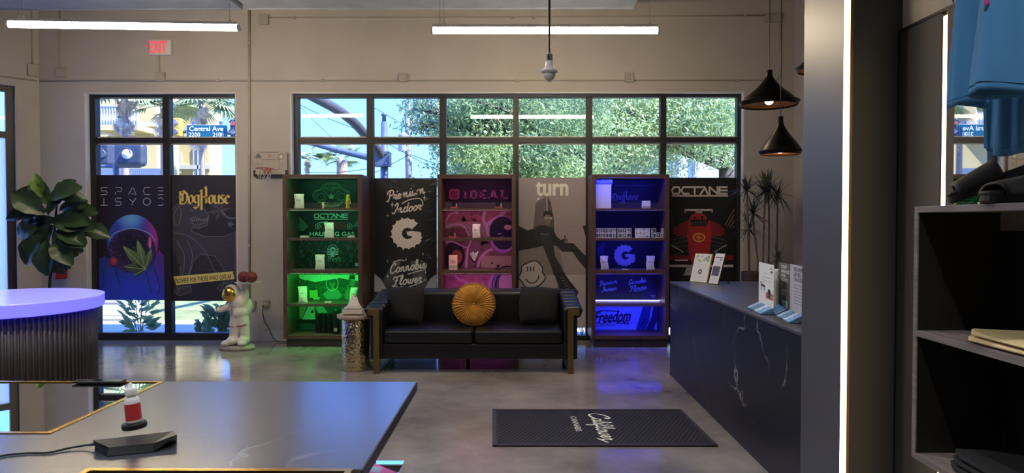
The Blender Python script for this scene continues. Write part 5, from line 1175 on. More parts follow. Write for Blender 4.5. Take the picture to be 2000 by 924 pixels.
# ------------------------------------------------------------ counter
XK = PZ(1308, 732, 0).x; YK1 = 1333 * 1.55 / 299 * 1.0; YK1 = PZ(1308, 732, 0).y; ZK = P(1309.6, 549.7, YK1).z
ck = thing('reception_counter', 'long black veined stone counter running toward the grey column', 'counter', (XK + .5, 5.4, 0))
B(XK + .001, XK + 1.05, YCF + .17, YK1 - .001, 0.001, ZK - .021).build('front_panel', M_STONE, ck, bevel=.003)
B(XK - .004, XK + 1.06, YCF + .16, YK1 + .004, ZK - .02, ZK).build('worktop', mat('grey_counter_top', (84, 80, 84), .34, noise=.08, scale=3), ck, bevel=.003)
# framed notices
def frame(p0, p1, h, lean, label, kind):
    p0 = Vector(p0); p1 = Vector(p1); d = (p1 - p0).normalized(); nrm = Vector((d.y, -d.x, 0)); up = (Vector((0, 0, 1)) * cos(lean) - nrm * sin(lean)); w_ = (p1 - p0).length
    o = thing('picture_frame', label, 'frame', (p0 + p1) / 2); f_ = lambda u, v, t: p0 + d * (u * w_) + up * (v * h) - nrm * t + Vector((0, 0, .002))
    q = MB(); q.hexa([f_(0, 0, 0), f_(1, 0, 0), f_(1, 0, .012), f_(0, 0, .012)], [f_(0, 1, 0), f_(1, 1, 0), f_(1, 1, .012), f_(0, 1, .012)]); q.build('frame', M_GOLD if kind == 0 else M_BRASS, o, bevel=.001)
    A = Art(lambda x, y, l: f_(x, y, -.0006 * (l + 1))); A.rect(.03, .02, .97, .98, (226, 222, 206) if kind == 0 else (214, 218, 228), 0)
    rn = random.Random(2)
    if kind == 0:
        for k in range(30): x, y = rn.uniform(.12, .88), rn.uniform(.72, .93); A.circ(x, y, rn.uniform(.03, .09), rn.uniform(.02, .04), rn.choice([(130, 170, 120), (110, 96, 150), (190, 180, 120), (90, 120, 90), (160, 150, 190)]), 1 + k * .05, 8)
        A.circ(.5, .37, .11, .085, (60, 60, 62), 2, 18); A.circ(.5, .37, .06, .04, (170, 168, 160), 3, 12)
        for k in range(14): y = .66 - k * .045; A.rect(.12, y, .88 if k % 3 else .6, y + .012, (176, 172, 164), 1) if not (.28 < y < .47) else A.rect(.12, y, .35, y + .012, (176, 172, 164), 1)
    else:
        A.rect(.12, .84, .85, .87, (60, 70, 90), 1); A.circ(.7, .79, .08, .025, (50, 50, 50), 2, 10)
        for k in range(5): A.rect(.25, .73 - k * .03, .75, .738 - k * .03, (150, 156, 170), 1)
        A.rect(.12, .27, .85, .58, (64, 64, 72), 2)
        for k in range(20): A.circ(rn.uniform(.18, .8), rn.uniform(.3, .55), .02, .008, (150, 150, 160), 3, 6)
        for k in range(4): A.rect(.25, .18 - k * .03, .75, .188 - k * .03, (150, 156, 170), 1)
    A.build('print', o)
    c = f_(.5, .6, .012); MB().tube([c, Vector((f_(.5, 0, 0).x, f_(.5, 0, 0).y, ZK + .003)) - nrm * (h * .62)], .004, 6).build('easel_leg', M_BLACK, o)
frame(Vector((*P(1350, 0, 6.86).xy, ZK)), Vector((*P(1384, 0, 6.66).xy, ZK)), .295, radians(15), 'gold framed notice with a plant picture at the far end of the counter', 0)
frame(Vector((*P(1386.5, 0, 6.63).xy, ZK)), Vector((*P(1405.5, 0, 6.5).xy, ZK)), .31, radians(17), 'narrow brass framed notice with a dark square, right of the gold frame', 1)
# card holders
def holder(p0, p1, h, label, art, tray_dx=.055, cols=None):
    p0 = Vector((*p0, ZK)); p1 = Vector((*p1, ZK)); d = (p1 - p0).normalized(); nrm = Vector((d.y, -d.x, 0)); w_ = (p1 - p0).length
    if nrm.x > 0: nrm = -nrm
    o = thing('sign_holder', label, 'sign holder', (p0 + p1) / 2, 'acrylic sign holders on the counter'); f_ = lambda u, v, t: p0 + d * (u * w_) + Vector((0, 0, v * h + .001)) + nrm * t
    for t0, t1, nm, m in ((0, .002, 'back_sheet', M_ACRYL),):
        MB().hexa([f_(0, 0, t0), f_(1, 0, t0), f_(1, 0, t1), f_(0, 0, t1)], [f_(0, 1, t0), f_(1, 1, t0), f_(1, 1, t1), f_(0, 1, t1)]).build(nm, m, o)
    A = Art(lambda x, y, l: f_(x, y, .003 + .0005 * l)); art(A); A.build('print', o, PRINT_MATT)
    q = MB(); q.hexa([f_(0, 0, .004), f_(1, 0, .004), f_(1, 0, tray_dx + .03), f_(0, 0, tray_dx + .03)], [f_(0, .13, .004), f_(1, .13, .004), f_(1, .02, tray_dx + .03), f_(0, .02, tray_dx + .03)]); q.build('card_tray', M_ACRYL, o)
    cols = cols or [(150, 170, 190), (90, 110, 130), (190, 200, 210), (110, 150, 190)]
    for k in range(4):
        a, b_ = .04 + k * .24, .24 + k * .24; MB().hexa([f_(a, .005, .006), f_(b_, .005, .006), f_(b_, .005, tray_dx + .028), f_(a, .005, tray_dx + .028)], [f_(a, .135, .006), f_(b_, .135, .006), f_(b_, .024, tray_dx + .028), f_(a, .024, tray_dx + .028)]).build('card_stack', mat('card_%d' % k, cols[k], .25, noise=.4, scale=60), o)
def art_dog(A):
    A.rect(0.01, .12, .99, .99, (205, 210, 224), 0)
    for y, a, b_ in ((.78, .35, .6), (.70, .25, .85), (.63, .25, .8)): A.line([(a, y), (b_, y)], .008, (120, 124, 150), 1)
    A.line([(.75, .88), (.82, .92), (.9, .88), (.92, .84), (.85, .80), (.78, .84)], .018, (60, 64, 100), 1); A.circ(.86, .84, .05, .02, (50, 54, 90), 2, 10)
    A.poly([(.12, .58), (.2, .585), (.22, .54), (.42, .53), (.46, .5), (.42, .5), (.42, .42), (.39, .42), (.38, .49), (.24, .49), (.24, .41), (.21, .41), (.19, .52)], (24, 26, 40), 1); A.line([(.3, .56), (.36, .63), (.4, .6), (.4, .55)], .01, (150, 154, 170), 1)
    A.rect(.5, .27, .97, .40, (150, 90, 76), 1); A.circ(.72, .43, .09, .05, (40, 38, 44), 2, 12); A.rect(.62, .29, .82, .42, (60, 54, 60), 1.6); A.circ(.88, .33, .09, .03, (170, 110, 90), 2, 10)
def art_start(A):
    A.rect(0.01, .10, .99, .99, (84, 84, 82), 0)
    for k, s_ in enumerate(('START', 'EARNING', 'MORE', 'POINTS')): A.text(s_, .28, .94 - k * .085, .28 + .11 * len(s_) * .9, .88 - k * .085, (220, 220, 216), 1, bold=.006)
    for k in range(3): A.rect(.28, .45 - k * .045, .28 + .5 - k * .05, .465 - k * .045, (180, 180, 178), 1)
    A.rect(.35, .14, .85, .26, (150, 180, 180), 1)
def art_silver(A):
    A.rect(0.01, .10, .99, .99, (150, 150, 156), 0)
    for k, s_ in enumerate(('SILVER', 'LEVEL', 'UNLOCKED')): A.text(s_, .3, .94 - k * .09, .3 + .10 * len(s_), .88 - k * .09, (60, 60, 68), 1, bold=.004)
    for k in range(7): A.rect(.32, .62 - k * .055, .95, .632 - k * .055, (96, 96, 106), 1)
def fy(px, Y): return (P(px, 500, Y).x, Y)
holder(fy(1483, 4.78), fy(1513, 4.40), .325, 'acrylic sign holder with a white notice showing a black dog', art_dog)
holder(fy(1522, 4.62), fy(1543, 4.36), .335, 'acrylic sign holder with a dark grey notice reading START EARNING', art_start, cols=[(120, 110, 160), (100, 90, 130), (150, 140, 190), (90, 84, 120)])
holder(fy(1544, 4.33), fy(1572, 4.02), .34, 'acrylic sign holder with a pale grey notice, partly behind the column', art_silver)

c = P(1517, 560, 4.75); o = thing('spotted_bag', 'small white bag with black spots behind the acrylic sign holders', 'bag', (c.x + .03, 4.75, ZK)); hb = P(1517, 526, 4.75).z - ZK
MB().box(c.x - .02, c.x + .08, 4.70, 4.80, ZK + .001, ZK + hb).build('bag', M_WHITE, o, bevel=.012)
A = Art(lambda x, y, l: Vector((c.x - .02 + x * .1, 4.6995 - .0004 * l, ZK + y * hb))); A.circ(.25, .82, .16, .07, (20, 20, 22), 0, 12); A.circ(.3, .55, .14, .08, (20, 20, 22), 0, 12); A.circ(.7, .7, .15, .07, (20, 20, 22), 0, 12); A.circ(.6, .35, .2, .08, (20, 20, 22), 0, 12); A.build('print', o, PRINT_MATT)

# ------------------------------------------------------------ floor mat
c = [PZ(962, 873, 0), PZ(1402, 873, 0), PZ(1330, 802, 0), PZ(962, 802, 0)]
mt = thing('floor_mat', 'black ribbed floor mat with cream script on the concrete floor', 'mat', ((c[0] + c[2]) / 2).to_tuple())
MB().hexa([v + Vector((0, 0, .001)) for v in c], [v + Vector((0, 0, .009)) for v in c]).build('mat_base', mat('black_mat_rubber', (24, 22, 24), .8, noise=.15, scale=60, bump=.3), mt)
def mp(u, v, z=.012): return c[0] * (1 - u) * (1 - v) + c[1] * u * (1 - v) + c[2] * u * v + c[3] * (1 - u) * v + Vector((0, 0, z))
mb = MB(); nr = 46
for k in range(-14, nr):
    a = k / nr; b_ = a + .28; u0, v0, u1, v1 = a, .04, b_, .96
    if u0 < .03: v0 = .04 + (.03 - u0) / .28 * .92; u0 = .03
    if u1 > .97: v1 = .96 - (u1 - .97) / .28 * .92; u1 = .97
    if v1 <= v0: continue
    w_ = .006; mb.hexa([mp(u0, v0, .009), mp(u0 + w_, v0, .009), mp(u1 + w_, v1, .009), mp(u1, v1, .009)], [mp(u0, v0), mp(u0 + w_, v0), mp(u1 + w_, v1), mp(u1, v1)])
T(mb.build('rib', mat('mat_rib', (34, 32, 34), .75), mt), kind='stuff')
mb = MB(); w_ = .02
for (a, b_, c_, d) in ((0, 0, 1, .03), (0, .97, 1, 1), (0, 0, .018, 1), (.982, 0, 1, 1)): mb.hexa([mp(a, b_, .009), mp(c_, b_, .009), mp(c_, d, .009), mp(a, d, .009)], [mp(a, b_, .0135), mp(c_, b_, .0135), mp(c_, d, .0135), mp(a, d, .0135)])
mb.build('border', mat('mat_border', (44, 41, 42), .6), mt)
org_m = c
A = Art(lambda x, y, l: mp(x, y, .0128 + .0003 * l)); cr_ = (200, 190, 170)
# script runs from the far edge toward the near edge
B_ = Art(lambda x, y, l: mp(.50 - (y - 0) , .86 - x, .0128 + .0003 * l)); 
def cur_mat(s, x0, base, x1, h, wd): cursive(B_, s, x0, base, x1, h, wd, cr_, 1, rot=0, shear=.2)
cur_mat('C', .0, -.0, .17, .045, .012); cursive(B_, 'aliflower', .15, .0, .74, .042, .011, cr_, 1, shear=.15)
B_.line([(.7, .02), (.8, -.02)], .01, cr_, 1); B_.text('CANNABIS', .10, .075, .52, .105, cr_, 1)
B_.build('lettering', mt)

# ------------------------------------------------------------ foreground stone table
ZTB = .92
def tp(px, py, z=ZTB): return PZ(px, py, z)
tA = tp(812, 746); tBn = tp(706, 917)
XT1 = (tA.x + tBn.x) / 2; YT1, YT0 = tA.y, tBn.y
gl = tp(320, 745); XG = (tp(320, 746).x + tp(100, 848).x) / 2; YG0 = tp(100, 848).y; 
XT0 = -2.9; Yn = 1.2; XN = tp(165, 919).x
tb_ = thing('display_table', 'large dark stone-topped display table with gold-edged glass panels in the foreground', 'table', ((XT0 + XT1) / 2, (YT0 + YT1) / 2, 0))
th_ = .028
mb = MB(); e_ = .0005
mb.box(XG, XT1, YG0 + e_, YT1, ZTB - th_, ZTB); mb.box(XT0, XT1, YT0, YG0, ZTB - th_, ZTB); mb.box(XT0, XN, Yn, YT0 - e_, ZTB - th_, ZTB)
mb.build('stone_top', M_TABLE, tb_)
M_EDGE = mat('table_edge_black', (12, 12, 13), .4)
B(XT1, XT1 + .004, YT0 - .004, YT1 + .004, ZTB - .036, ZTB - .001).build('edge_band', M_EDGE, tb_); B(XG, XT1, YT1, YT1 + .003, ZTB - .036, ZTB - .0005).build('edge_band', M_EDGE, tb_)
g = .017
def goldframe(x0, x1, y0, y1):
    mb = MB(); mb.box(x0, x1, y0, y0 + g, ZTB - .01, ZTB + .0025).box(x0, x1, y1 - g, y1, ZTB - .01, ZTB + .0025).box(x0, x0 + g, y0 + g, y1 - g, ZTB - .01, ZTB + .0025).box(x1 - g, x1, y0 + g, y1 - g, ZTB - .01, ZTB + .0025); mb.build('gold_frame', M_GOLD, tb_)
    B(x0 + g, x1 - g, y0 + g, y1 - g, ZTB - .006, ZTB - .001).build('glass_panel', M_MIRROR if y1 > 2.2 else mat('dark_glass', (14, 14, 16), .05), tb_)
    B(x0 + .001, x1 - .001, y0 + .001, y1 - .001, ZTB - th_, ZTB - .0101).build('tray', M_BLACK, tb_)
goldframe(XT0 + .3, XG - e_, YG0 + e_, YT1 - .001)
B(XT0, XT0 + .3 - e_, YG0 + e_, YT1, ZTB - th_, ZTB).build('stone_top', M_TABLE, tb_)
goldframe(XN + e_, XT1 - .02, Yn, YT0 - e_)
B(XT0 + .05, XT1 - .62, 1.3, YT1 - .07, 0.05, ZTB - th_ - .022).build('cabinet_body', M_BLACK, tb_, bevel=.004); B(XT0 + .1, XT1 - .68, 1.36, YT1 - .12, 0.001, .05).build('plinth', M_BLACK, tb_)
B(XT0 + .02, XT1 - .16, Yn + .02, YT1 - .02, ZTB - th_ - .02, ZTB - th_ - .0005).build('frame_board', M_EDGE, tb_)
# thin black tablet at the far edge
a = PZ(156, 744, ZTB + .001); b = PZ(250, 744, ZTB + .001)
o = thing('tablet', 'thin black tablet lying at the far edge of the glass panel', 'tablet', ((a.x + b.x) / 2, a.y - .05, ZTB + .003)); B(a.x, b.x, YT1 - .045, YT1 - .002, ZTB + .003, ZTB + .010).build('body', M_BLACK, o, bevel=.002); B(a.x + .005, b.x - .005, YT1 - .042, YT1 - .006, ZTB + .010, ZTB + .0106).build('screen', mat('dark_screen', (10, 10, 12), .1), o)
# levitating display
def lv(px, py, z=ZTB): return PZ(px, py, z)
zc_ = ZTB + .001
lb = thing('levitation_base', 'black faceted magnetic base with a cable on the stone table', 'stand', lv(262, 880))
bot = [lv(207, 893), lv(300, 884), lv(346, 862), lv(330, 852), lv(240, 862), lv(185, 872)]
bot = [Vector((p.x, p.y, zc_)) for p in bot]
topz = [.020, .022, .045, .045, .022, .030]
top = [lv(213, 874, ZTB + .022), lv(300, 866, ZTB + .022), lv(346, 849, ZTB + .034), lv(339, 842, ZTB + .036), lv(246, 856, ZTB + .020), lv(181, 860, ZTB + .032)]
MB().hexa(bot, top).build('body', mat('black_lacquer', (9, 9, 11), .35, spec=.25), lb, bevel=.001)
T(MB().tube(spline([lv(186, 868, ZTB + .016), lv(165, 870, ZTB + .010), lv(130, 876, ZTB + .006), lv(95, 884, ZTB + .004), lv(50, 885, ZTB + .004), lv(0, 891, ZTB + .004), lv(-60, 910, ZTB + .004)], 6), .0032, 8).build('cable', M_BLACK, lb, smooth=True), 'black power cable')
MB().tube([lv(196, 866, ZTB + .017), lv(178, 869, ZTB + .013)], [.006, .004], 8).build('cable_boot', M_BLACK, lb)
Yb = 1.98; c = P(262.5, 830, Yb); r_ = 22.5 * Yb / F
o = thing('levitating_bottle', 'small white bottle with a red label floating on a black disc', 'bottle', (c.x, Yb, P(262, 835, Yb).z)); tl = Euler((0, radians(-5), 0)).to_matrix()
z = lambda py: P(262, py, Yb).z - c.z
MB().lathe([(r_ * .95, z(836)), (r_, z(834)), (r_, z(827)), (r_ * .95, z(825))], c, 32, M=tl).build('magnet_disc', mat('black_rubber', (12, 12, 13), .6), o, smooth=False)
rb = 14.3 * Yb / F
MB().lathe([(rb * .95, z(824.5)), (rb, z(822)), (rb, z(784)), (rb * .85, z(777)), (rb * .62, z(774)), (rb * .62, z(771))], c, 28, M=tl).build('body', M_WHITE, o, smooth=True)
MB().lathe([(rb * .74, z(772)), (rb * .78, z(770)), (rb * .78, z(760)), (rb * .7, z(758)), (rb * .3, z(757)), (rb * .22, z(749)), (rb * .12, z(747))], c, 20, M=tl).build('dropper_cap', M_WHITE, o, smooth=True)
MB().lathe([(rb * 1.015, z(819)), (rb * 1.015, z(787))], c, 28, M=tl, capb=False, capt=False).build('red_label', mat('red_paper', (176, 44, 44), .5, noise=.05), o, smooth=True)

# low plinth with mirrored top and pink leaflet
zl = .45; a = PZ(791, 899.5, zl); o = thing('low_plinth', 'low mirror-topped plinth just past the right corner of the stone table', 'plinth', (a.x - .3, a.y - .3, 0))
B(a.x - .62, a.x, a.y - .4, a.y, 0.001, zl - .008).build('body', M_WHITE, o, bevel=.003); B(a.x - .619, a.x - .001, a.y - .399, a.y - .001, zl - .008, zl).build('mirror_top', M_MIRROR, o, bevel=.001)
q = [PZ(722, 902, zl), PZ(779, 926, zl), PZ(760, 960, zl), PZ(640, 930, zl)]
o = thing('leaflet', 'pink and grey printed leaflet lying on the mirror-topped plinth', 'leaflet', (q[0] + q[2]) / 2); up = Vector((0, 0, 1)); MB().hexa([v + up * .001 for v in q], [v + up * .003 for v in q]).build('paper', mat('pink_paper', (176, 60, 120), .4, noise=.25, scale=9), o)
A = Art(lambda x, y, l: (q[0] * (1 - x) * (1 - y) + q[1] * x * (1 - y) + q[2] * x * y + q[3] * (1 - x) * y) + up * (.0035 + l * .0003)); A.poly([(.1, .2), (.5, .05), (.6, .3), (.2, .5)], (96, 110, 130), 0); A.poly([(.5, .4), (.95, .2), (.9, .7), (.6, .6)], (110, 100, 140), 0); A.build('print', o)

# ------------------------------------------------------------ round glowing bar table
cxr, cyr, rr_ = -4.12, 5.42, .715
rt = thing('round_bar_table', 'round table with a glowing blue-white acrylic top and fluted dark base', 'table', (cxr, cyr, 0)); zt3_ = .95
M_GLOW = mat('backlit_acrylic', (150, 150, 235), .25, emit=.95, noise=0, ecol=(66, 62, 255))
M_GLOWT = mat('backlit_acrylic_top', (190, 190, 235), .18, emit=.35, noise=0, ecol=(110, 110, 255))
MB().lathe([(rr_ - .006, zt3_ - .10), (rr_, zt3_ - .094), (rr_, zt3_ - .014), (rr_ - .004, zt3_ - .01)], (cxr, cyr, 0), 96).build('glowing_rim', M_GLOW, rt, smooth=False)
MB().lathe([(rr_ - .004, zt3_ - .0099), (rr_ + .001, zt3_ - .008), (rr_ + .001, zt3_ - .002), (rr_ - .003, zt3_)], (cxr, cyr, 0), 96).build('tabletop', M_GLOWT, rt, smooth=False)
rb_ = .65; MB().lathe([(rb_, 0.001), (rb_, zt3_ - .1005)], (cxr, cyr, 0), 96).build('drum', M_DARKWOOD, rt, smooth=True)
me0 = None
for k in range(110):
    t = 2 * pi * k / 110
    if me0 is None:
        f0 = MB().tube([(0, 0, .004), (0, 0, zt3_ - .102)], .0135, 8).build('flute', mat('dark_walnut_flute', (52, 42, 42), .45, noise=.2, scale=8, stretch=(1, 1, .1)), rt, smooth=True, local=True); me0 = f0.data; o = f0
    else: o = bpy.data.objects.new('flute', me0); COL.objects.link(o); o.parent = rt
    o.location = (rb_ * cos(t), rb_ * sin(t), 0)

# ------------------------------------------------------------ wall shelf on the right
YSH = 2.33; XF = 1.354; ysn = 1.25
zsh = lambda py: PX(1795, py, XF).z
z1, z2, z3 = P(1790, 403.5, YSH).z, P(1790, 643, YSH).z, P(1785, 880, YSH).z
ws = thing('wall_shelf', 'open grey oak wall shelf unit with dark inside, mounted beside the mirror', 'shelf', (WA, 1.8, z3 - .022)); tk = .021; XBK = WA - .012
B(XF, XBK, YSH - tk, YSH, z3 - tk, z1).build('side_panel', M_SHELFWOOD, ws, bevel=.001); B(XF, XBK, ysn - tk, ysn, z3 - tk, z1).build('side_panel', M_SHELFWOOD, ws, bevel=.001)
for z in (z1, z2, z3): B(XF - .0005, XBK, ysn + .0005, YSH - tk - .0005, z - tk, z).build('shelf_board', M_SHELFWOOD, ws, bevel=.001)
M_IN = mat('very_dark_laminate', (26, 20, 18), .5, noise=.2, scale=6, stretch=(10, 10, .5)); B(XF + .004, XBK - .009, YSH - tk - .003, YSH - tk - .0006, z3 + .0005, z1 - tk - .0005).build('inner_lining', M_IN, ws)
B(XBK - .008, XBK - .001, ysn + .001, YSH - tk - .004, z3 + .001, z1 - tk - .001).build('back_panel', M_IN, ws); B(XBK - .03, XBK - .009, ysn + .001, YSH - tk - .004, z1 - tk - .06, z1 - tk - .001).build('hanging_rail', M_SHELFWOOD, ws)
# slides
M_FOAM = mat('black_foam_rubber', (30, 27, 27), .65, noise=.15, scale=20)
def slide(loc, rz, label, ry=0.0):
    o = thing('slide_sandal', label, 'sandal', loc, 'black slide sandals on the wall shelf'); o.rotation_euler = (0, ry, rz); L = .27
    out = []
    for k in range(32):
        t = 2 * pi * k / 32; x = L / 2 * cos(t); w_ = .048 + .008 * cos(t + .4); out.append((x, w_ * sin(t) * (abs(sin(t)) ** -.25 if abs(sin(t)) > .05 else 1)))
    mb = MB(); mb.loft([[Vector((x * s_, y * s_, z)) for x, y in out] for s_, z in ((.94, .0), (1.0, .006), (.98, .022), (1.0, .03), (.96, .036))]); mb.build('sole', M_FOAM, o, smooth=False, local=True, bevel=.002)
    mb = MB(); rings = []
    for i in range(11):
        v = i / 10; x = .105 - v * .13; rings.append([Vector((x, (.056 - .004 * v) * cos(a_), .020 + (.042 + .026 * v) * sin(a_))) for a_ in [pi * j / 12 for j in range(13)]] + [Vector((x, (.049 - .004 * v) * cos(a_), .020 + (.034 + .026 * v) * sin(a_))) for a_ in [pi * j / 12 for j in range(12, -1, -1)]])
    mb.loft(rings).build('strap', M_FOAM, o, smooth=True, local=True); return o
slide((1.47, 1.98, z1 + .001), radians(188), 'nearer black slide sandal on the shelf top under the blue shirts')
slide((1.50, 2.14, z1 + .056), radians(152), 'black slide sandal tipped up against the flat one, in front of the mirror', ry=radians(23))
# folded shirts
def folded(x0, x1, y0, y1, z, h, m, name, label, layers=3, skew=0):
    o = thing(name, label, 'shirt', ((x0 + x1) / 2, (y0 + y1) / 2, z)); rn = random.Random(int(z * 100))
    for k in range(layers):
        mb = MB(); rings = []; zz = z + .001 + k * h / layers; hh = h / layers * .96; nx = 14
        for i in range(nx + 1):
            u = i / nx; y = y0 + (y1 - y0) * u; ring = []
            for j in range(20):
                a_ = 2 * pi * j / 20; cx2 = (x0 + x1) / 2 + .006 * sin(u * 6 + k); w_ = (x1 - x0) / 2 * (1 - .03 * k) ; ee = 1 if 0 < i < nx else .75
                ring.append(Vector((cx2 + w_ * ee * (abs(cos(a_)) ** .4) * (1 if cos(a_) > 0 else -1), y, zz + hh / 2 + hh / 2 * ee * (abs(sin(a_)) ** .6) * (1 if sin(a_) > 0 else -1) + (.004 * sin(u * 9 + a_ * 2) if sin(a_) > .3 and k == layers - 1 else 0))))
            rings.append(ring)
        mb.loft(rings).build('folded_layer', m, o, smooth=True)
    return o
M_CREAM = mat('cream_cotton', (214, 190, 140), .85, noise=.1, scale=12, bump=.2)
o = folded(1.375, 1.62, 1.45, 2.12, z2, .035, M_CREAM, 'folded_shirt', 'folded cream cotton shirt on the middle board of the wall shelf', 2)
mb = MB(); A = Art(lambda x, y, l: Vector((1.50 + x * .08, 1.98 - y * .3, z2 + .0385 + .0005 * l))); A.text('A GOOD', 1, .35, 0, .9, (30, 30, 34), 0); A.rect(-.2, .28, 1.2, .97, (20, 20, 22), -1); A.build('dark_print', o, PRINT_MATT)
folded(1.375, 1.63, 1.3, 2.2, z3, .05, mat('black_cotton', (16, 15, 17), .9, noise=.2), 'folded_shirt', 'folded black shirt on the lowest board of the wall shelf', 3)

# ------------------------------------------------------------ hanging blue shirts
M_STI = mat('blue_thread', (46, 92, 130), .8)
M_BLUE = mat('blue_cotton', (62, 118, 160), .9, noise=.08, scale=14, bump=.5, stretch=(1, 1, .45))
rail = thing('clothes_rail', 'black clothes rail carrying the blue shirts, above the frame', 'rail', (1.5, 1.6, 2.5))
zr_ = 2.35
MB().tube([(1.47, 1.0, zr_), (1.47, 2.25, zr_)], .012, 10).build('rail', M_BLACK, rail)
for y in (1.05, 2.2): MB().tube([(1.47, y, zr_), (WA + .01, y, zr_)], .01, 8).build('bracket', M_BLACK, rail)
def tubecloth(pairs, n=56, folds=7, seed=0, amp=.06, th=.75):
    """pairs: (px_left, px_right, py, Y, depth ratio) rings from top to bottom; depth across the view is given per ring"""
    rn = random.Random(seed); ph = [rn.uniform(0, 6) for _ in range(5)]; rings = []
    for (pl, pr, py, Y, dr) in pairs:
        a, b = P(pl, py, Y), P(pr, py, Y); c = (a + b) / 2; w_ = (b.x - a.x) / 2; ring = []
        for k in range(n):
            t = 2 * pi * k / n; v = (py + 120) / 300; f_ = 1 + v * (amp * sin(folds * t + ph[0] + v * .8) + amp * .6 * sin((folds + 3) * t + ph[1] - v))
            ring.append(Vector((c.x + w_ * cos(t) * (1 + (f_ - 1) * .4), Y + w_ * dr * sin(t) * f_ - (py - 100) * 0.0, c.z + .006 * sin(2 * t + ph[2]) * v)))
        rings.append(ring)
    out = []
    for i in range(len(rings) - 1):
        for q in range(4): out.append([a.lerp(b, q / 4) + Vector((0, 0, 0)) for a, b in zip(rings[i], rings[i + 1])])
    return out + [rings[-1]]
def shirt(label, sleeve, body, Y, seed):
    c = P((body[0][0] + body[0][1]) / 2, 0, Y); o = thing('blue_shirt', label, 'shirt', (c.x, Y, 2.1), 'blue shirts on the clothes rail')
    r_ = tubecloth([(a, b, y, Y, .5) for a, b, y in sleeve], seed=seed, folds=5, amp=.12); MB().loft(r_, caps=False).build('sleeve', M_BLUE, o, smooth=True, solid=.0018)
    MB().tube([v + Vector((0, -.001, .02)) for v in r_[-1]], .0011, 4, closed=True).build('stitching', M_STI, o)
    r_ = tubecloth([(a, b, y, Y + .10, .55) for a, b, y in body], seed=seed + 5, folds=6, amp=.14); MB().loft(r_, caps=False).build('body', M_BLUE, o, smooth=True, solid=.0018)
    MB().tube([v + Vector((0, -.001, .022)) for v in r_[-1]], .0011, 4, closed=True).build('stitching', M_STI, o)
    MB().tube([(c.x, Y + .16, zr_ - .13), (c.x + .0, Y + .16, zr_ + .012)], .003, 6).build('hanger_hook', M_CHROME, o); return o
shirt('blue shirt hanging furthest back, its sleeve over the mirror edge', [(1880, 1925, -110), (1873, 1935, -40), (1867, 1938, 20), (1860, 1936, 100), (1855, 1932, 160), (1852, 1928, 207)], [(1905, 1960, -100), (1915, 1965, 60), (1922, 1968, 160), (1925, 1972, 230), (1927, 1980, 294)], 1.95, 1)
o = shirt('nearer blue shirt with its wide sleeve in front of the other', [(1935, 2010, -110), (1925, 2030, -40), (1917, 2045, 20), (1908, 2050, 90), (1901, 2052, 150), (1898, 2052, 184)], [(1960, 2060, -100), (1958, 2066, 60), (1954, 2070, 160), (1951, 2072, 230), (1949, 2074, 300)], 1.66, 8)
a = P(1921, 5, 1.60); MB().ell((P(1927, 4, 1.64).x, 1.64, P(1923, 2, 1.64).z), (.006, .004, .012), 10, 6).build('pink_print', mat('pink_ink', (190, 60, 130), .7), o)
# ------------------------------------------------------------ fiddle leaf fig
def leafmesh(name, L, W, curl, m, fold=.25):
    mb = MB(); n = 9; vs = []
    for j in range(n + 1):
        t = j / n; w_ = W * (sin(pi * min(1, t * .93 + .05)) ** .75) * (.62 + .55 * t) * (1 + .05 * sin(j * 2.3)); zz = -curl * t * t * L
        for i in range(5): u = i / 2 - 1; vs.append(Vector((u * w_ / 2, t * L, zz + abs(u) * w_ * fold + .006 * sin(j * 2 + i))))
    mb.add(vs, [(j * 5 + i, j * 5 + i + 1, (j + 1) * 5 + i + 1, (j + 1) * 5 + i) for j in range(n) for i in range(4)])
    me = bpy.data.meshes.new(name); me.from_pydata(mb.v, [], mb.f); me.materials.append(m); me.polygons.foreach_set('use_smooth', [True] * len(me.polygons)); return me
M_FIG = mat('fig_leaf', (44, 68, 41), .38, noise=.3, scale=9); M_FIG2 = mat('fig_leaf_young', (84, 118, 46), .4, noise=.25, scale=9)
figm = [leafmesh('fig_leaf', .30, .21, .25, M_FIG), leafmesh('fig_leaf_b', .26, .20, .45, M_FIG), leafmesh('fig_leaf_c', .24, .14, .2, M_FIG2)]
Yf = 7.3; fx = P(98, 560, Yf).x
fp = thing('fiddle_leaf_fig', 'fiddle leaf fig tree with big dark leaves behind the round table', 'plant', (fx, Yf, 0))
stem = spline([(fx - .02, Yf, .32), P(97, 560, Yf), P(101, 520, Yf), P(104, 480, Yf), P(108, 430, Yf), P(112, 390, Yf), P(116, 372, Yf)], 5)
MB().tube(stem, [.016 * (1 - .5 * i / len(stem)) for i in range(len(stem))], 8).build('trunk', mat('fig_bark', (52, 46, 40), .8), fp, smooth=True)
MB().lathe([(.15, .001), (.19, .02), (.23, .36), (.215, .38), (.2, .36), (.2, .32), (.01, .32)], (fx, Yf, 0), 32, capt=False).build('pot', M_WHITE, fp, smooth=True)
MB().lathe([(.199, .315), (.01, .325)], (fx, Yf, 0), 24).build('soil', mat('soil', (50, 40, 34), .95, bump=.5), fp)
rn = random.Random(21)
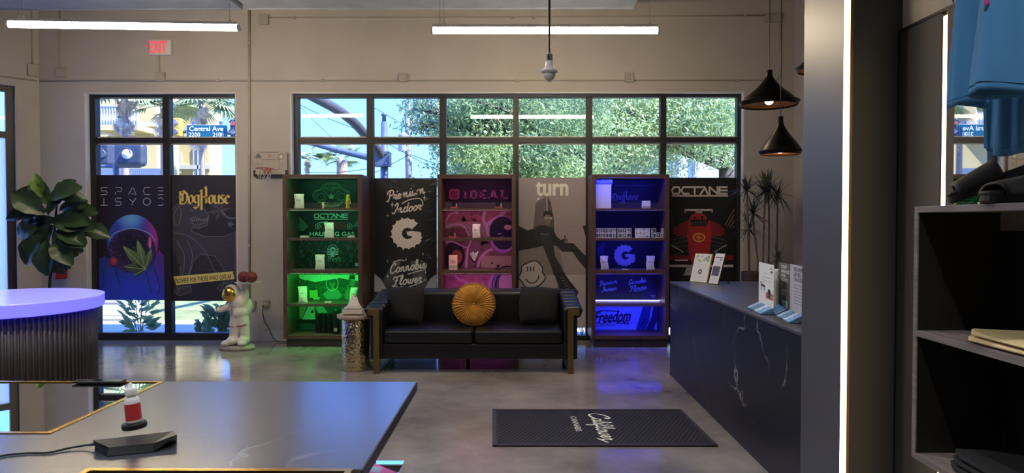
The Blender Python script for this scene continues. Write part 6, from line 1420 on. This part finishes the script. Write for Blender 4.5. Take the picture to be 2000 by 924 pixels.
spec = [(84, 366, 100), (118, 364, 60), (64, 374, 150), (60, 382, 165), (128, 372, 30), (140, 368, 15), (50, 410, 180), (60, 424, 190), (38, 432, 185), (100, 384, 110), (112, 395, 20), (70, 445, 200), (96, 440, 250), (130, 425, -10), (150, 440, 0), (170, 430, 10), (176, 446, -15), (120, 455, -60), (140, 465, -40), (160, 458, -25), (85, 465, 240), (62, 462, 215), (108, 480, -90), (130, 486, -70), (150, 482, -45), (75, 405, 160), (95, 410, 130), (118, 412, 60), (135, 400, 30), (100, 425, 200), (60, 440, 190), (50, 455, 205), (112, 500, -80), (140, 410, 10), (90, 380, 120), (125, 440, -20), (155, 455, -20), (80, 430, 190)]
for k, (px, py, ang) in enumerate(spec):
    c0 = Vector((P(106, py, Yf).x, Yf, 0)); tgt = P(px, py, Yf)
    base = tgt.lerp(Vector((P(107, (py + 430) / 2, Yf).x, Yf, P(107, (py + 440) / 2, Yf).z)), .55) + Vector((0, rn.uniform(-.16, .12), 0))
    m = figm[2] if (py < 385 and k % 3 == 0) or k == 25 else figm[rn.choice((0, 0, 1))]
    o = bpy.data.objects.new('leaf', m); COL.objects.link(o); o.parent = fp; o.location = base - ORG[fp.name]
    a_ = radians(ang); dirv = Vector((cos(a_), rn.uniform(-.7, .1), sin(a_) * .8)).normalized()
    nrm = Vector((rn.uniform(-.3, .3), -1, rn.uniform(.1, .9))).normalized(); xax = dirv.cross(nrm).normalized(); nrm = xax.cross(dirv).normalized()
    R_ = Matrix((xax, dirv, nrm)).transposed(); s_ = rn.uniform(1.0, 1.25); o.rotation_euler = R_.to_euler(); o.scale = (s_, s_, s_)

# ------------------------------------------------------------ dracaena
Yd = 8.2; M_DRA = mat('dracaena_leaf', (64, 72, 54), .5, noise=.2); M_DST = mat('dracaena_stem', (104, 92, 80), .8, noise=.2, scale=30)
c = P(1469, 540, Yd); dr = thing('dracaena_plant', 'tall spiky dracaena in a dark planter behind the far end of the counter', 'plant', (c.x, Yd, 0))
zp = P(1469, 531, Yd).z; rp = 21 * Yd / F
MB().lathe([(rp * .7, .001), (rp * .78, .1), (rp * .98, zp - .02), (rp, zp), (rp * .9, zp), (rp * .9, zp - .05)], (c.x, Yd, 0), 28, capt=True).build('planter', mat('dark_taupe_planter', (64, 54, 50), .6, noise=.1), dr, smooth=True)
def tuft(p, n, L, seed, nm='leaf_tuft'):
    rn = random.Random(seed); mb = MB()
    for k in range(n):
        a_ = rn.uniform(0, 2 * pi); el = rn.uniform(-.35, 1.35); l = L * rn.uniform(.7, 1.1); d = Vector((cos(a_) * cos(el), sin(a_) * cos(el) * .8, sin(el))); sd_ = d.cross(Vector((0, 0, 1))); sd_ = sd_.normalized() if sd_.length > .1 else Vector((1, 0, 0)); vs = []
        for j in range(6): t = j / 5; w_ = .011 * (1 - t) ** .7 + .0005; q = p + d * l * t + Vector((0, 0, -l * .38 * t * t * (1.1 - sin(el) * .7))); q.y = min(q.y, 8.77); vs += [q - sd_ * w_, q + sd_ * w_]
        mb.add(vs, [(2 * j, 2 * j + 1, 2 * j + 3, 2 * j + 2) for j in range(5)])
    return mb.build(nm, M_DRA, dr)
for k, (bx_, pts, L, n) in enumerate(((1462, [(1462, 530), (1461, 460), (1459, 372)], .30, 46), (1478, [(1480, 510), (1474, 460), (1471, 418)], .30, 46), (1464, [(1464, 530), (1463, 480), (1461, 447)], .28, 44), (1490, [(1489, 530), (1492, 440), (1495, 375)], .34, 56), (1500, [(1500, 530), (1502, 440), (1501, 373)], .34, 56), (1518, [(1515, 530), (1518, 440), (1519, 382)], .33, 56), (1520, [(1522, 545), (1520, 520), (1521, 508)], .26, 30))):
    dy = (k % 3 - 1) * .06; P3 = [P(x, y, Yd + dy) for x, y in pts]; base = Vector((P3[0].x * .75 + c.x * .25, Yd + dy * .5, zp - .05)); st_ = spline([base] + P3, 5)
    MB().tube(st_, .0105, 7).build('stem', M_DST, dr, smooth=True); tuft(P3[-1], n, L, 30 + k)

# ------------------------------------------------------------ outside
ZGR = -.12
def gmat(name, c1, c2, sc, rough=.9):
    return mat(name, c1, rough, noise=.15, scale=sc, col2=c2)
M_GRASS = gmat('lawn_grass', (112, 122, 70), (150, 156, 96), 3)
T(B(-60, 60, 9.09, 120, ZGR - .3, ZGR).build('ground_lawn', M_GRASS), kind='structure')
T(MB().hexa([Vector(v) for v in ((-16, 9.6, ZGR), (12, 9.6, ZGR), (12, 11.6, ZGR), (-16, 11.2, ZGR))], [Vector(v) for v in ((-16, 9.6, ZGR + .02), (12, 9.6, ZGR + .02), (12, 11.6, ZGR + .02), (-16, 11.2, ZGR + .02))]).build('ground_pavement', mat('pale_pavement', (190, 186, 178), .9, noise=.06, scale=5)), kind='structure')
T(B(-60, 60, 16.5, 27, ZGR, ZGR + .015).build('ground_road', mat('asphalt', (120, 118, 116), .9, noise=.08, scale=4)), kind='structure')
T(B(-60, -11.5, 5.0, 9.08, ZGR - .3, ZGR).build('ground_side_lawn', M_GRASS), kind='structure') if False else None
T(B(-60, -9.8, -10, 9.09, ZGR - .3, ZGR).build('ground_side_pavement', mat('pale_side_pavement', (190, 188, 184), .9, noise=.06)), kind='structure')

M_YELW = mat('cream_yellow_stucco', (206, 184, 130), .9, noise=.04, scale=1); M_WHT = mat('white_stucco', (190, 188, 182), .9, noise=.04, scale=1)
M_SHUT = mat('blue_grey_shutter', (96, 118, 140), .6, noise=.1); M_ROOF = mat('terracotta', (170, 110, 84), .8)
def building(name, label, x0, x1, y0, y1, h, m, wins=(), roof=True, cat='building'):
    o = thing(name, label, cat, ((x0 + x1) / 2, (y0 + y1) / 2, ZGR)); B(x0, x1, y0, y1, ZGR, h).build('walls', m, o)
    B(x0 - .3, x1 + .3, y0 - .3, y1 + .3, h, h + .35).build('roof', M_WHT if not roof else M_ROOF, o)
    B(x0 - .12, x1 + .12, y0 - .12, y0, h * .52, h * .52 + .2).build('string_course', M_WHT, o)
    for (a, b, c_, d) in wins:
        f_ = B(a, b, y0 - .08, y0 - .001, c_, d).build('window', M_WHT, o); B(a + .12, b - .12, y0 - .1, y0 - .081, c_ + .12, d - .12).build('pane', M_SHUT, f_)
        B((a + b) / 2 - .03, (a + b) / 2 + .03, y0 - .12, y0 - .1, c_ + .12, d - .12).build('window_bar', M_WHT, f_)
    return o
Yb_ = 30
def bx_(px, Y=Yb_): return P(px, 300, Y).x
def bz_(py, Y=Yb_): return P(1000, py, Y).z
o = building('corner_building', 'cream stucco building with blue shutters seen through the left window', bx_(60), bx_(306), Yb_, Yb_ + 2, 11, M_YELW, [(bx_(150), bx_(172), bz_(345), bz_(300)), (bx_(200), bx_(222), bz_(250), bz_(205))])
# balcony with balusters
bal = thing('balcony', 'white balustraded balcony on the cream building', 'balcony', (bx_(265), Yb_ - .8, bz_(252)))
B(bx_(222), bx_(304), Yb_ - 1.4, Yb_ - .02, bz_(262), bz_(252)).build('floor_slab', M_YELW, bal); B(bx_(222), bx_(304), Yb_ - 1.4, Yb_ - 1.25, bz_(218), bz_(214)).build('rail', M_WHT, bal)
for k in range(16): x = bx_(225) + k * (bx_(302) - bx_(225)) / 15; MB().lathe([(.06, bz_(252)), (.1, bz_(244)), (.05, bz_(230)), (.07, bz_(218))], (x, Yb_ - 1.32, 0), 8).build('baluster', M_WHT, bal)
o = building('shop_building', 'cream building with a tall blue door behind the palm trunk', bx_(318, 34), bx_(408, 34), 34, 35.5, 8.0, M_YELW, [(bx_(343, 34), bx_(355, 34), bz_(338, 34), bz_(300, 34)), (bx_(378, 34), bx_(398, 34), bz_(348, 34), bz_(288, 34))], roof=False)
o = building('far_building', 'pale blue-white building behind the trees on the right', bx_(1285, 32), bx_(1500, 32), 32, 42, bz_(262, 32), mat('bluish_white_cladding', (206, 214, 224), .8, noise=.04), [(bx_(1300, 32), bx_(1330, 32), bz_(345, 32), bz_(300, 32)), (bx_(1352, 32), bx_(1362, 32), bz_(345, 32), bz_(295, 32))], roof=False)
o = building('side_building', 'pale building seen through the angled window on the far left', -40, -26, 2, 24, 9, M_WHT, (), roof=False)
# balustrade fence low
fn = thing('white_fence', 'white railing fence across the road beyond the left window', 'fence', (bx_(260, 26), 26, ZGR))
B(bx_(150, 26), bx_(318, 26), 25.95, 26.05, bz_(329, 26) - .08, bz_(329, 26)).build('top_rail', M_WHT, fn)
for k in range(44): x = bx_(150, 26) + k * (bx_(318, 26) - bx_(150, 26)) / 43; B(x - .035, x + .035, 25.97, 26.03, ZGR, bz_(329, 26) - .08).build('picket', M_WHT, fn)

# palms
M_PT = mat('palm_trunk', (160, 142, 128), .9, noise=.25, scale=10, stretch=(1, 1, 6), bump=.5); M_PF = mat('palm_frond', (150, 166, 120), .6, noise=.25); M_PS = mat('dry_palm_skirt', (205, 186, 164), .9, noise=.25)
def frond_mesh(nm, m, L=1.0, droop=.35):
    mb = MB(); mb.tube([(0, 0, 0), (0, L * .45, -.02)], .012, 4); n = 17
    for k in range(n):
        a_ = (k - (n - 1) / 2) * .16; b0 = Vector((0, L * .42, -.02)); d = Vector((sin(a_), cos(a_), 0)); l = L * .62 * (1 - .12 * abs(a_)); s_ = Vector((cos(a_), -sin(a_), 0)) * .032 * L
        vs = [b0 - s_ * .5, b0 + s_ * .5, b0 + d * l * .55 - s_ + Vector((0, 0, -droop * l * .12)), b0 + d * l * .55 + s_ + Vector((0, 0, -droop * l * .12)), b0 + d * l + Vector((0, 0, -droop * l * .8))]; mb.add(vs, [(0, 1, 3, 2), (2, 3, 4)])
    me = bpy.data.meshes.new(nm); me.from_pydata(mb.v, [], mb.f); me.materials.append(m); return me
FR = frond_mesh('frond', M_PF); FRD = frond_mesh('dry_frond', M_PS, droop=.8)
def palm(px, Y, py_crown, L, label, nf=34, skirt=14, r=.16, lean=0.0, seed=1):
    top = P(px, py_crown, Y); o = thing('palm_tree', label, 'palm tree', (top.x + lean, Y, ZGR), 'palm trees across the road'); rn = random.Random(seed)
    pts = spline([(top.x + lean, Y, ZGR), (top.x + lean * .5, Y, (top.z + ZGR) * .5), (top.x, Y, top.z)], 8); MB().tube(pts, [r * (1.25 - .35 * i / len(pts)) for i in range(len(pts))], 10).build('trunk', M_PT, o, smooth=True)
    for k in range(nf + skirt):
        dry = k >= nf; q = bpy.data.objects.new('dry_frond' if dry else 'frond', FRD if dry else FR); COL.objects.link(q); q.parent = o
        q.location = Vector((top.x, Y, top.z)) - ORG[o.name] - Vector((0, 0, rn.uniform(.0, .7) * L if dry else 0)); el = rn.uniform(-1.5, -1.15) if dry else math.asin(rn.uniform(-.25, 1)); s_ = L * (rn.uniform(.3, .5) if dry else rn.uniform(.85, 1.1)); q.scale = (s_, s_, s_)
        q.rotation_euler = Euler((el, rn.uniform(-.4, .4), 0)).to_matrix().to_4x4().to_euler(); M_ = Matrix.Rotation(rn.uniform(0, 2 * pi), 3, 'Z') @ Euler((el, rn.uniform(-.4, .4), 0)).to_matrix(); q.rotation_euler = M_.to_euler()
palm(243, 22, 176, 1.5, 'palm with a shaggy dry skirt at the left of the left window', 20, 30, .1, seed=1)
palm(318, 26, 205, 1.5, 'palm crown in front of the balcony, left window', 26, 10, .1, seed=2)
palm(392, 24, 196, 1.7, 'palm with a slim trunk behind the street name sign', 26, 14, .075, lean=.1, seed=3)
palm(472, 30, 205, 1.6, 'palm at the right edge of the left window', 22, 8, .1, seed=9)
palm(600, 34, 306, 1.0, 'small palm at the left of the wide window, low in the pane', 16, 10, .1, seed=4)
palm(668, 36, 312, 1.3, 'palm with a thick trunk head beneath the mast arm', 20, 10, .3, seed=5)
palm(-640, 16, 40, 1.7, 'palm mirrored beside the wall shelf', 30, 12, .2, seed=6) if False else None

# traffic signal pole
M_POLE = mat('blue_grey_pole_paint', (92, 104, 134), .5, .2, noise=.08); M_ARM = mat('dark_bronze_arm', (96, 92, 104), .5, .3, noise=.08); Yq = 16
def pq(px, py, Y=Yq): return P(px, py, Y)
tp_ = thing('signal_pole', 'blue-grey traffic signal pole with two long mast arms', 'pole', (pq(750, 300).x, Yq, ZGR)); xq = pq(750.5, 300).x
MB().tube([(xq, Yq, ZGR), (xq, Yq, pq(750, 238).z)], [.13, .075], 16).build('shaft', M_POLE, tp_, smooth=True); MB().lathe([(.05, 0), (.05, .13), (.075, .15), (.065, .19)], (xq, Yq, pq(750, 238).z), 14).build('cap', M_POLE, tp_, smooth=True)
a = pq(732, 326); b = pq(763, 297); B(a.x, b.x, Yq - .2, Yq + .12, a.z, b.z).build('clamp_plate', M_POLE, tp_, bevel=.01)
for (x, y) in ((738, 302), (757, 302), (738, 320), (757, 320)): MB().ell((pq(x, y).x, Yq - .21, pq(x, y).z), .022, 8, 6).build('bolt', M_CHROME, tp_)
arm2 = spline([(xq, Yq, pq(750, 314).z), pq(700, 303, 16), pq(640, 288, 15.9), pq(600, 278, 15.8), pq(520, 268, 15.6), pq(430, 258, 15.4), pq(345, 257, 15.2)], 6)
MB().tube(arm2, [.082 - .045 * i / len(arm2) for i in range(len(arm2))], 12).build('mast_arm', M_POLE, tp_, smooth=True)
arm1 = spline([(xq, Yq - .05, pq(750, 310).z), pq(735, 289, 15.6), pq(712, 262, 14.6), pq(690, 238, 13.6), pq(660, 215, 12.6), pq(620, 193, 11.6), pq(585, 176, 11.0), pq(540, 160, 10.6)], 6)
MB().tube(arm1, [.11 - .03 * i / len(arm1) for i in range(len(arm1))], 12).build('mast_arm', M_ARM, tp_, smooth=True)
# street name sign
a = pq(364, 268.5, 15.1); b = pq(443, 243.5, 15.1); sg_ = thing('street_sign', 'teal street name sign reading Central Ave 2200 2100', 'sign', ((a.x + b.x) / 2, 15.1, a.z))
B(a.x, b.x, 15.1, 15.14, a.z - .06, b.z).build('sign_plate', mat('teal_sign', (10, 92, 108), .5, noise=.03), sg_, bevel=.01)
A = Art.onY(15.098, .002); A.line([(364.6, 244.2), (442.4, 244.2), (442.4, 270), (364.6, 270)], .8, (225, 235, 235), 1, closed=True); A.text('Central Ave', 370, 247, 436, 256, (235, 240, 240), 2, bold=.35); A.text('2200', 369, 259, 391, 267, (235, 240, 240), 2, bold=.3); A.text('2100', 416, 259, 437, 267, (235, 240, 240), 2, bold=.3); A.build('print', sg_, PRINT_MATT)
for x in (376, 430): B(pq(x, 240, 15.12).x - .02, pq(x, 240, 15.12).x + .02, 15.12, 15.2, b.z, pq(x, 255, 15.3).z + .4 if False else b.z + .08).build('hanger', M_POLE, sg_)
def signal(px, py, Y, w_px, h_px, label, n=3, cols=None, yel=False, lf=.34):
    c = P(px, py, Y); w_ = w_px * Y / F; h = h_px * Y / F; o = thing('traffic_signal', label, 'traffic light', (c.x, Y, c.z - h / 2)); m = mat('signal_back_' + str(px), (200, 160, 70) if yel else (60, 70, 92), .5)
    B(c.x - w_ / 2, c.x + w_ / 2, Y, Y + .2, c.z - h / 2, c.z + h / 2).build('housing', m, o, bevel=w_ * .15, seg=3)
    for k in range(n):
        z = c.z + h / 2 - h * (k + .5) / n; r_ = min(w_, h / n) * lf
        MB().lathe([(r_, 0), (r_, .03), (r_ * .8, .035)], (c.x, Y, z), 16, M=Matrix.Rotation(pi / 2, 3, 'X')).build('lens', mat('lens', cols[k % len(cols)], .3), o, smooth=False)
        MB().tube([(c.x + r_ * 1.15 * cos(t), Y - .08, z + r_ * 1.15 * sin(t)) for t in [pi * i / 8 for i in range(9)]], .012, 5).build('visor', m, o)
signal(344, 248, 15.0, 13, 36, 'yellow-backed traffic signal left of the street name sign', 2, [(150, 140, 160), (110, 110, 130)], True)
signal(455, 250, 15.0, 12, 34, 'traffic signal with a red lens right of the street name sign', 2, [(200, 90, 100), (130, 130, 150)])
signal(249, 301, 12.0, 60, 48, 'large dark walk signal with a pale round lamp, left window', 1, [(226, 230, 235)], lf=.2)
signal(200, 301, 12.4, 24, 40, 'smaller dark walk signal at the left edge of the left window', 1, [(80, 90, 110)])
o = thing('signal_post', 'thin post carrying the two walk signals', 'post', (P(226, 300, 12.3).x, 12.3, ZGR)); x = P(226, 300, 12.3).x; MB().tube([(x, 12.3, ZGR), (x, 12.3, P(0, 318, 12.3).z)], .05, 10).build('post', M_POLE, o); MB().tube([P(196, 325, 12.3), P(275, 325, 12.3)], .03, 8).build('cross_bar', M_POLE, o)
# utility pole with wires
Yu = 30; o = thing('utility_pole', 'wooden utility pole with cross wires behind the loose branches', 'pole', (P(800, 300, Yu).x, Yu, ZGR)); x = P(800, 300, Yu).x
MB().tube([(x, Yu, ZGR), (x - .1, Yu, 9)], [.17, .13], 10).build('shaft', mat('weathered_wood_pole', (150, 146, 142), .9), o, smooth=True)
MB().lathe([(.2, 0), (.2, .7), (.12, .8)], (P(789, 296, Yu).x, Yu - .3, P(0, 297, Yu).z), 12).build('transformer', mat('transformer_grey', (150, 158, 168), .5), o)
MB().tube([P(786, 247, Yu), P(797, 248, Yu)], .03, 5).build('cross_arm', M_POLE, o); MB().tube([P(801, 255, Yu), P(812, 255, Yu)], .03, 5).build('cross_arm', M_POLE, o)
o = thing('overhead_wires', 'thin black overhead wires crossing the sky behind the signal pole', 'wires', P(800, 300, 29.9))
for a, b in (((560, 180), (650, 270)), ((565, 195), (720, 262)), ((700, 350), (797, 303)), ((804, 303), (900, 330)), ((760, 282), (900, 352)), ((600, 337), (720, 330)), ((730, 210), (900, 300))): p, q = P(*a, 29.8), P(*b, 29.8); MB().tube([p, (p + q) / 2 - Vector((0, 0, .08)), q], .014, 4).build('wire', M_BLACK, o)

# oaks: crowns of small leaf quads around clustered centres, plus real branches
def leafcloud(name, m, parent, centres, per, size, seed):
    rn = random.Random(seed); v = []; f = []
    for (c, r) in centres:
        for k in range(per):
            d = Vector((rn.gauss(0, 1), rn.gauss(0, 1), rn.gauss(0, 1))).normalized() * (r * rn.random() ** .4); d.z *= .75; p = Vector(c) + d
            a = Vector((rn.gauss(0, 1), rn.gauss(0, 1), rn.gauss(0, 1))).normalized(); b = a.orthogonal().normalized(); s_ = size * rn.uniform(.6, 1.3); a *= s_; b *= s_ * .36
            i = len(v); v += [p - a, p - b, p + a, p + b]; f.append((i, i + 1, i + 2, i + 3))
    me = bpy.data.meshes.new(name); o = bpy.data.objects.new(name, me); COL.objects.link(o); o.parent = parent; org = ORG[parent.name]; me.from_pydata([q - org for q in v], [], f); me.materials.append(m); o['kind'] = 'stuff'; return o
def leafmat(name, c1, c2):
    m = mat(name, c1, .45, noise=.3, scale=1.2, col2=c2); t = m.node_tree; b = t.nodes['Principled BSDF']; o = [n for n in t.nodes if n.type == 'OUTPUT_MATERIAL'][0]
    tr_ = t.nodes.new('ShaderNodeBsdfTranslucent'); tr_.inputs[0].default_value = rgb(c2); mx = t.nodes.new('ShaderNodeMixShader'); mx.inputs[0].default_value = .35; t.links.new(b.outputs[0], mx.inputs[1]); t.links.new(tr_.outputs[0], mx.inputs[2]); t.links.new(mx.outputs[0], o.inputs[0]); return m
LM = [leafmat('oak_leaf', (66, 94, 50), (176, 200, 134)), leafmat('oak_leaf_pale', (112, 138, 78), (206, 222, 156)), leafmat('oak_leaf_cool', (60, 88, 58), (158, 186, 146))]
M_BRK = mat('oak_bark', (96, 84, 76), .9, noise=.2, bump=.4)
def oak(label, px0, px1, Y, py0, py1, ncl, per, size, lm, trunk_px, seed, rad=.9, ydep=2.2):
    rn = random.Random(seed); x = P(trunk_px, 300, Y).x; o = thing('oak_tree', label, 'tree', (x, Y, ZGR), 'trees beyond the wide window'); cs = []
    for k in range(ncl): px = rn.uniform(px0, px1); py = rn.uniform(py0, py1); y = Y + rn.uniform(-ydep, ydep); cs.append((P(px, py, y), rn.uniform(.6, 1.1) * rad))
    leafcloud('foliage', lm, o, cs, per, size, seed)
    top = Vector((x, Y, P(0, 330, Y).z)); MB().tube(spline([(x + .1, Y, ZGR), (x, Y, .8), top], 5), .2, 10).build('trunk', M_BRK, o, smooth=True)
    for k in range(min(14, ncl)): c = cs[k][0]; MB().tube(spline([top, top.lerp(c, .5) + Vector((rn.uniform(-.3, .3), 0, .3)), c], 4), [.10 - .08 * i / 8 for i in range(9)], 6).build('branch', M_BRK, o, smooth=True)
oak('oak tree filling the middle panes of the wide window', 880, 1160, 15, 150, 350, 85, 560, .052, LM[0], 1075, 11, rad=.85)
oak('pale green oak tree on the right side of the wide window', 1180, 1460, 17, 150, 300, 75, 560, .056, LM[1], 1420, 12, rad=.95)
oak('cool green oak standing behind the middle one', 880, 1300, 21, 150, 350, 80, 500, .07, LM[2], 1215, 13, rad=1.3)
oak('loose branches of an oak reaching left toward the utility pole', 790, 930, 14, 185, 262, 26, 60, .06, LM[2], 1010, 14, rad=.42, ydep=.6)
oak('distant hedge-like oak beyond the other trees', 900, 1300, 28, 190, 350, 60, 300, .12, LM[0], 1000, 15, rad=1.8)
# low plants and a utility box near the glass
M_BUSH = leafmat('bush_leaf', (96, 130, 90), (150, 180, 130))
def bush(px, py, Y, L, n, label, seed, bare=False):
    rn = random.Random(seed); b = P(px, py, Y); b.z = ZGR + .02; o = thing('garden_plant', label, 'plant', b, 'low plants outside the window'); mb = MB(); st_ = MB()
    for k in range(5): a_ = rn.uniform(0, 6.28); d = Vector((cos(a_) * .3, sin(a_) * .2, 1)) * L; st_.tube([b, b + d * .5, b + d], .005, 5)
    st_.build('stem', M_BRK, o)
    for k in range(n):
        a_ = rn.uniform(0, 6.28); p = b + Vector((cos(a_) * rn.uniform(0, .35), sin(a_) * rn.uniform(0, .2), rn.uniform(.1, 1))) * L; d = Vector((cos(a_), sin(a_) * .5, rn.uniform(-.1, .8))) * L * .3; s_ = Vector((0, 0, .03)) + Vector((-sin(a_), cos(a_), 0)) * .012
        if bare: mb.tube([p, p + d], .003, 3)
        else: mb.add([p, p + d * .5 - s_, p + d, p + d * .5 + s_], [(0, 1, 2, 3)])
    q = mb.build('foliage', M_BRK if bare else M_BUSH, o); q['kind'] = 'stuff'
bush(272, 648, 9.6, .55, 90, 'young plant outside the left pane, beneath the helmet poster', 1)
bush(425, 650, 9.55, .42, 160, 'bushy low plant outside, left of the astronaut statue', 2); bush(395, 650, 9.7, .22, 120, 'low grassy clump outside the dog poster pane', 3); bush(450, 650, 9.6, .45, 160, 'bushy low plant outside, behind the astronaut statue', 4)
bush(1136, 650, 9.7, .55, 60, 'bare twiggy shrub outside between the sofa and the blue case', 5, True); bush(1118, 650, 9.9, .6, 50, 'bare twiggy shrub behind the right arm of the sofa', 6, True)
a = P(196, 622, 11.6); b = P(251, 590, 11.6); o = thing('utility_cabinet', 'pale grey utility cabinet on the pavement outside the left window', 'cabinet', ((a.x + b.x) / 2, 11.8, ZGR)); B(a.x, b.x, 11.6, 12.2, ZGR + .05, b.z + .25).build('body', M_WHT, o, bevel=.02); B(a.x - .15, b.x + .15, 11.4, 12.21, ZGR + .021, ZGR + .05).build('pad', M_WHT, o)
B(a.x + .1, a.x + .35, 11.59, 11.6, ZGR + .3, b.z - .02).build('door', M_CONDUIT, o, bevel=.004)
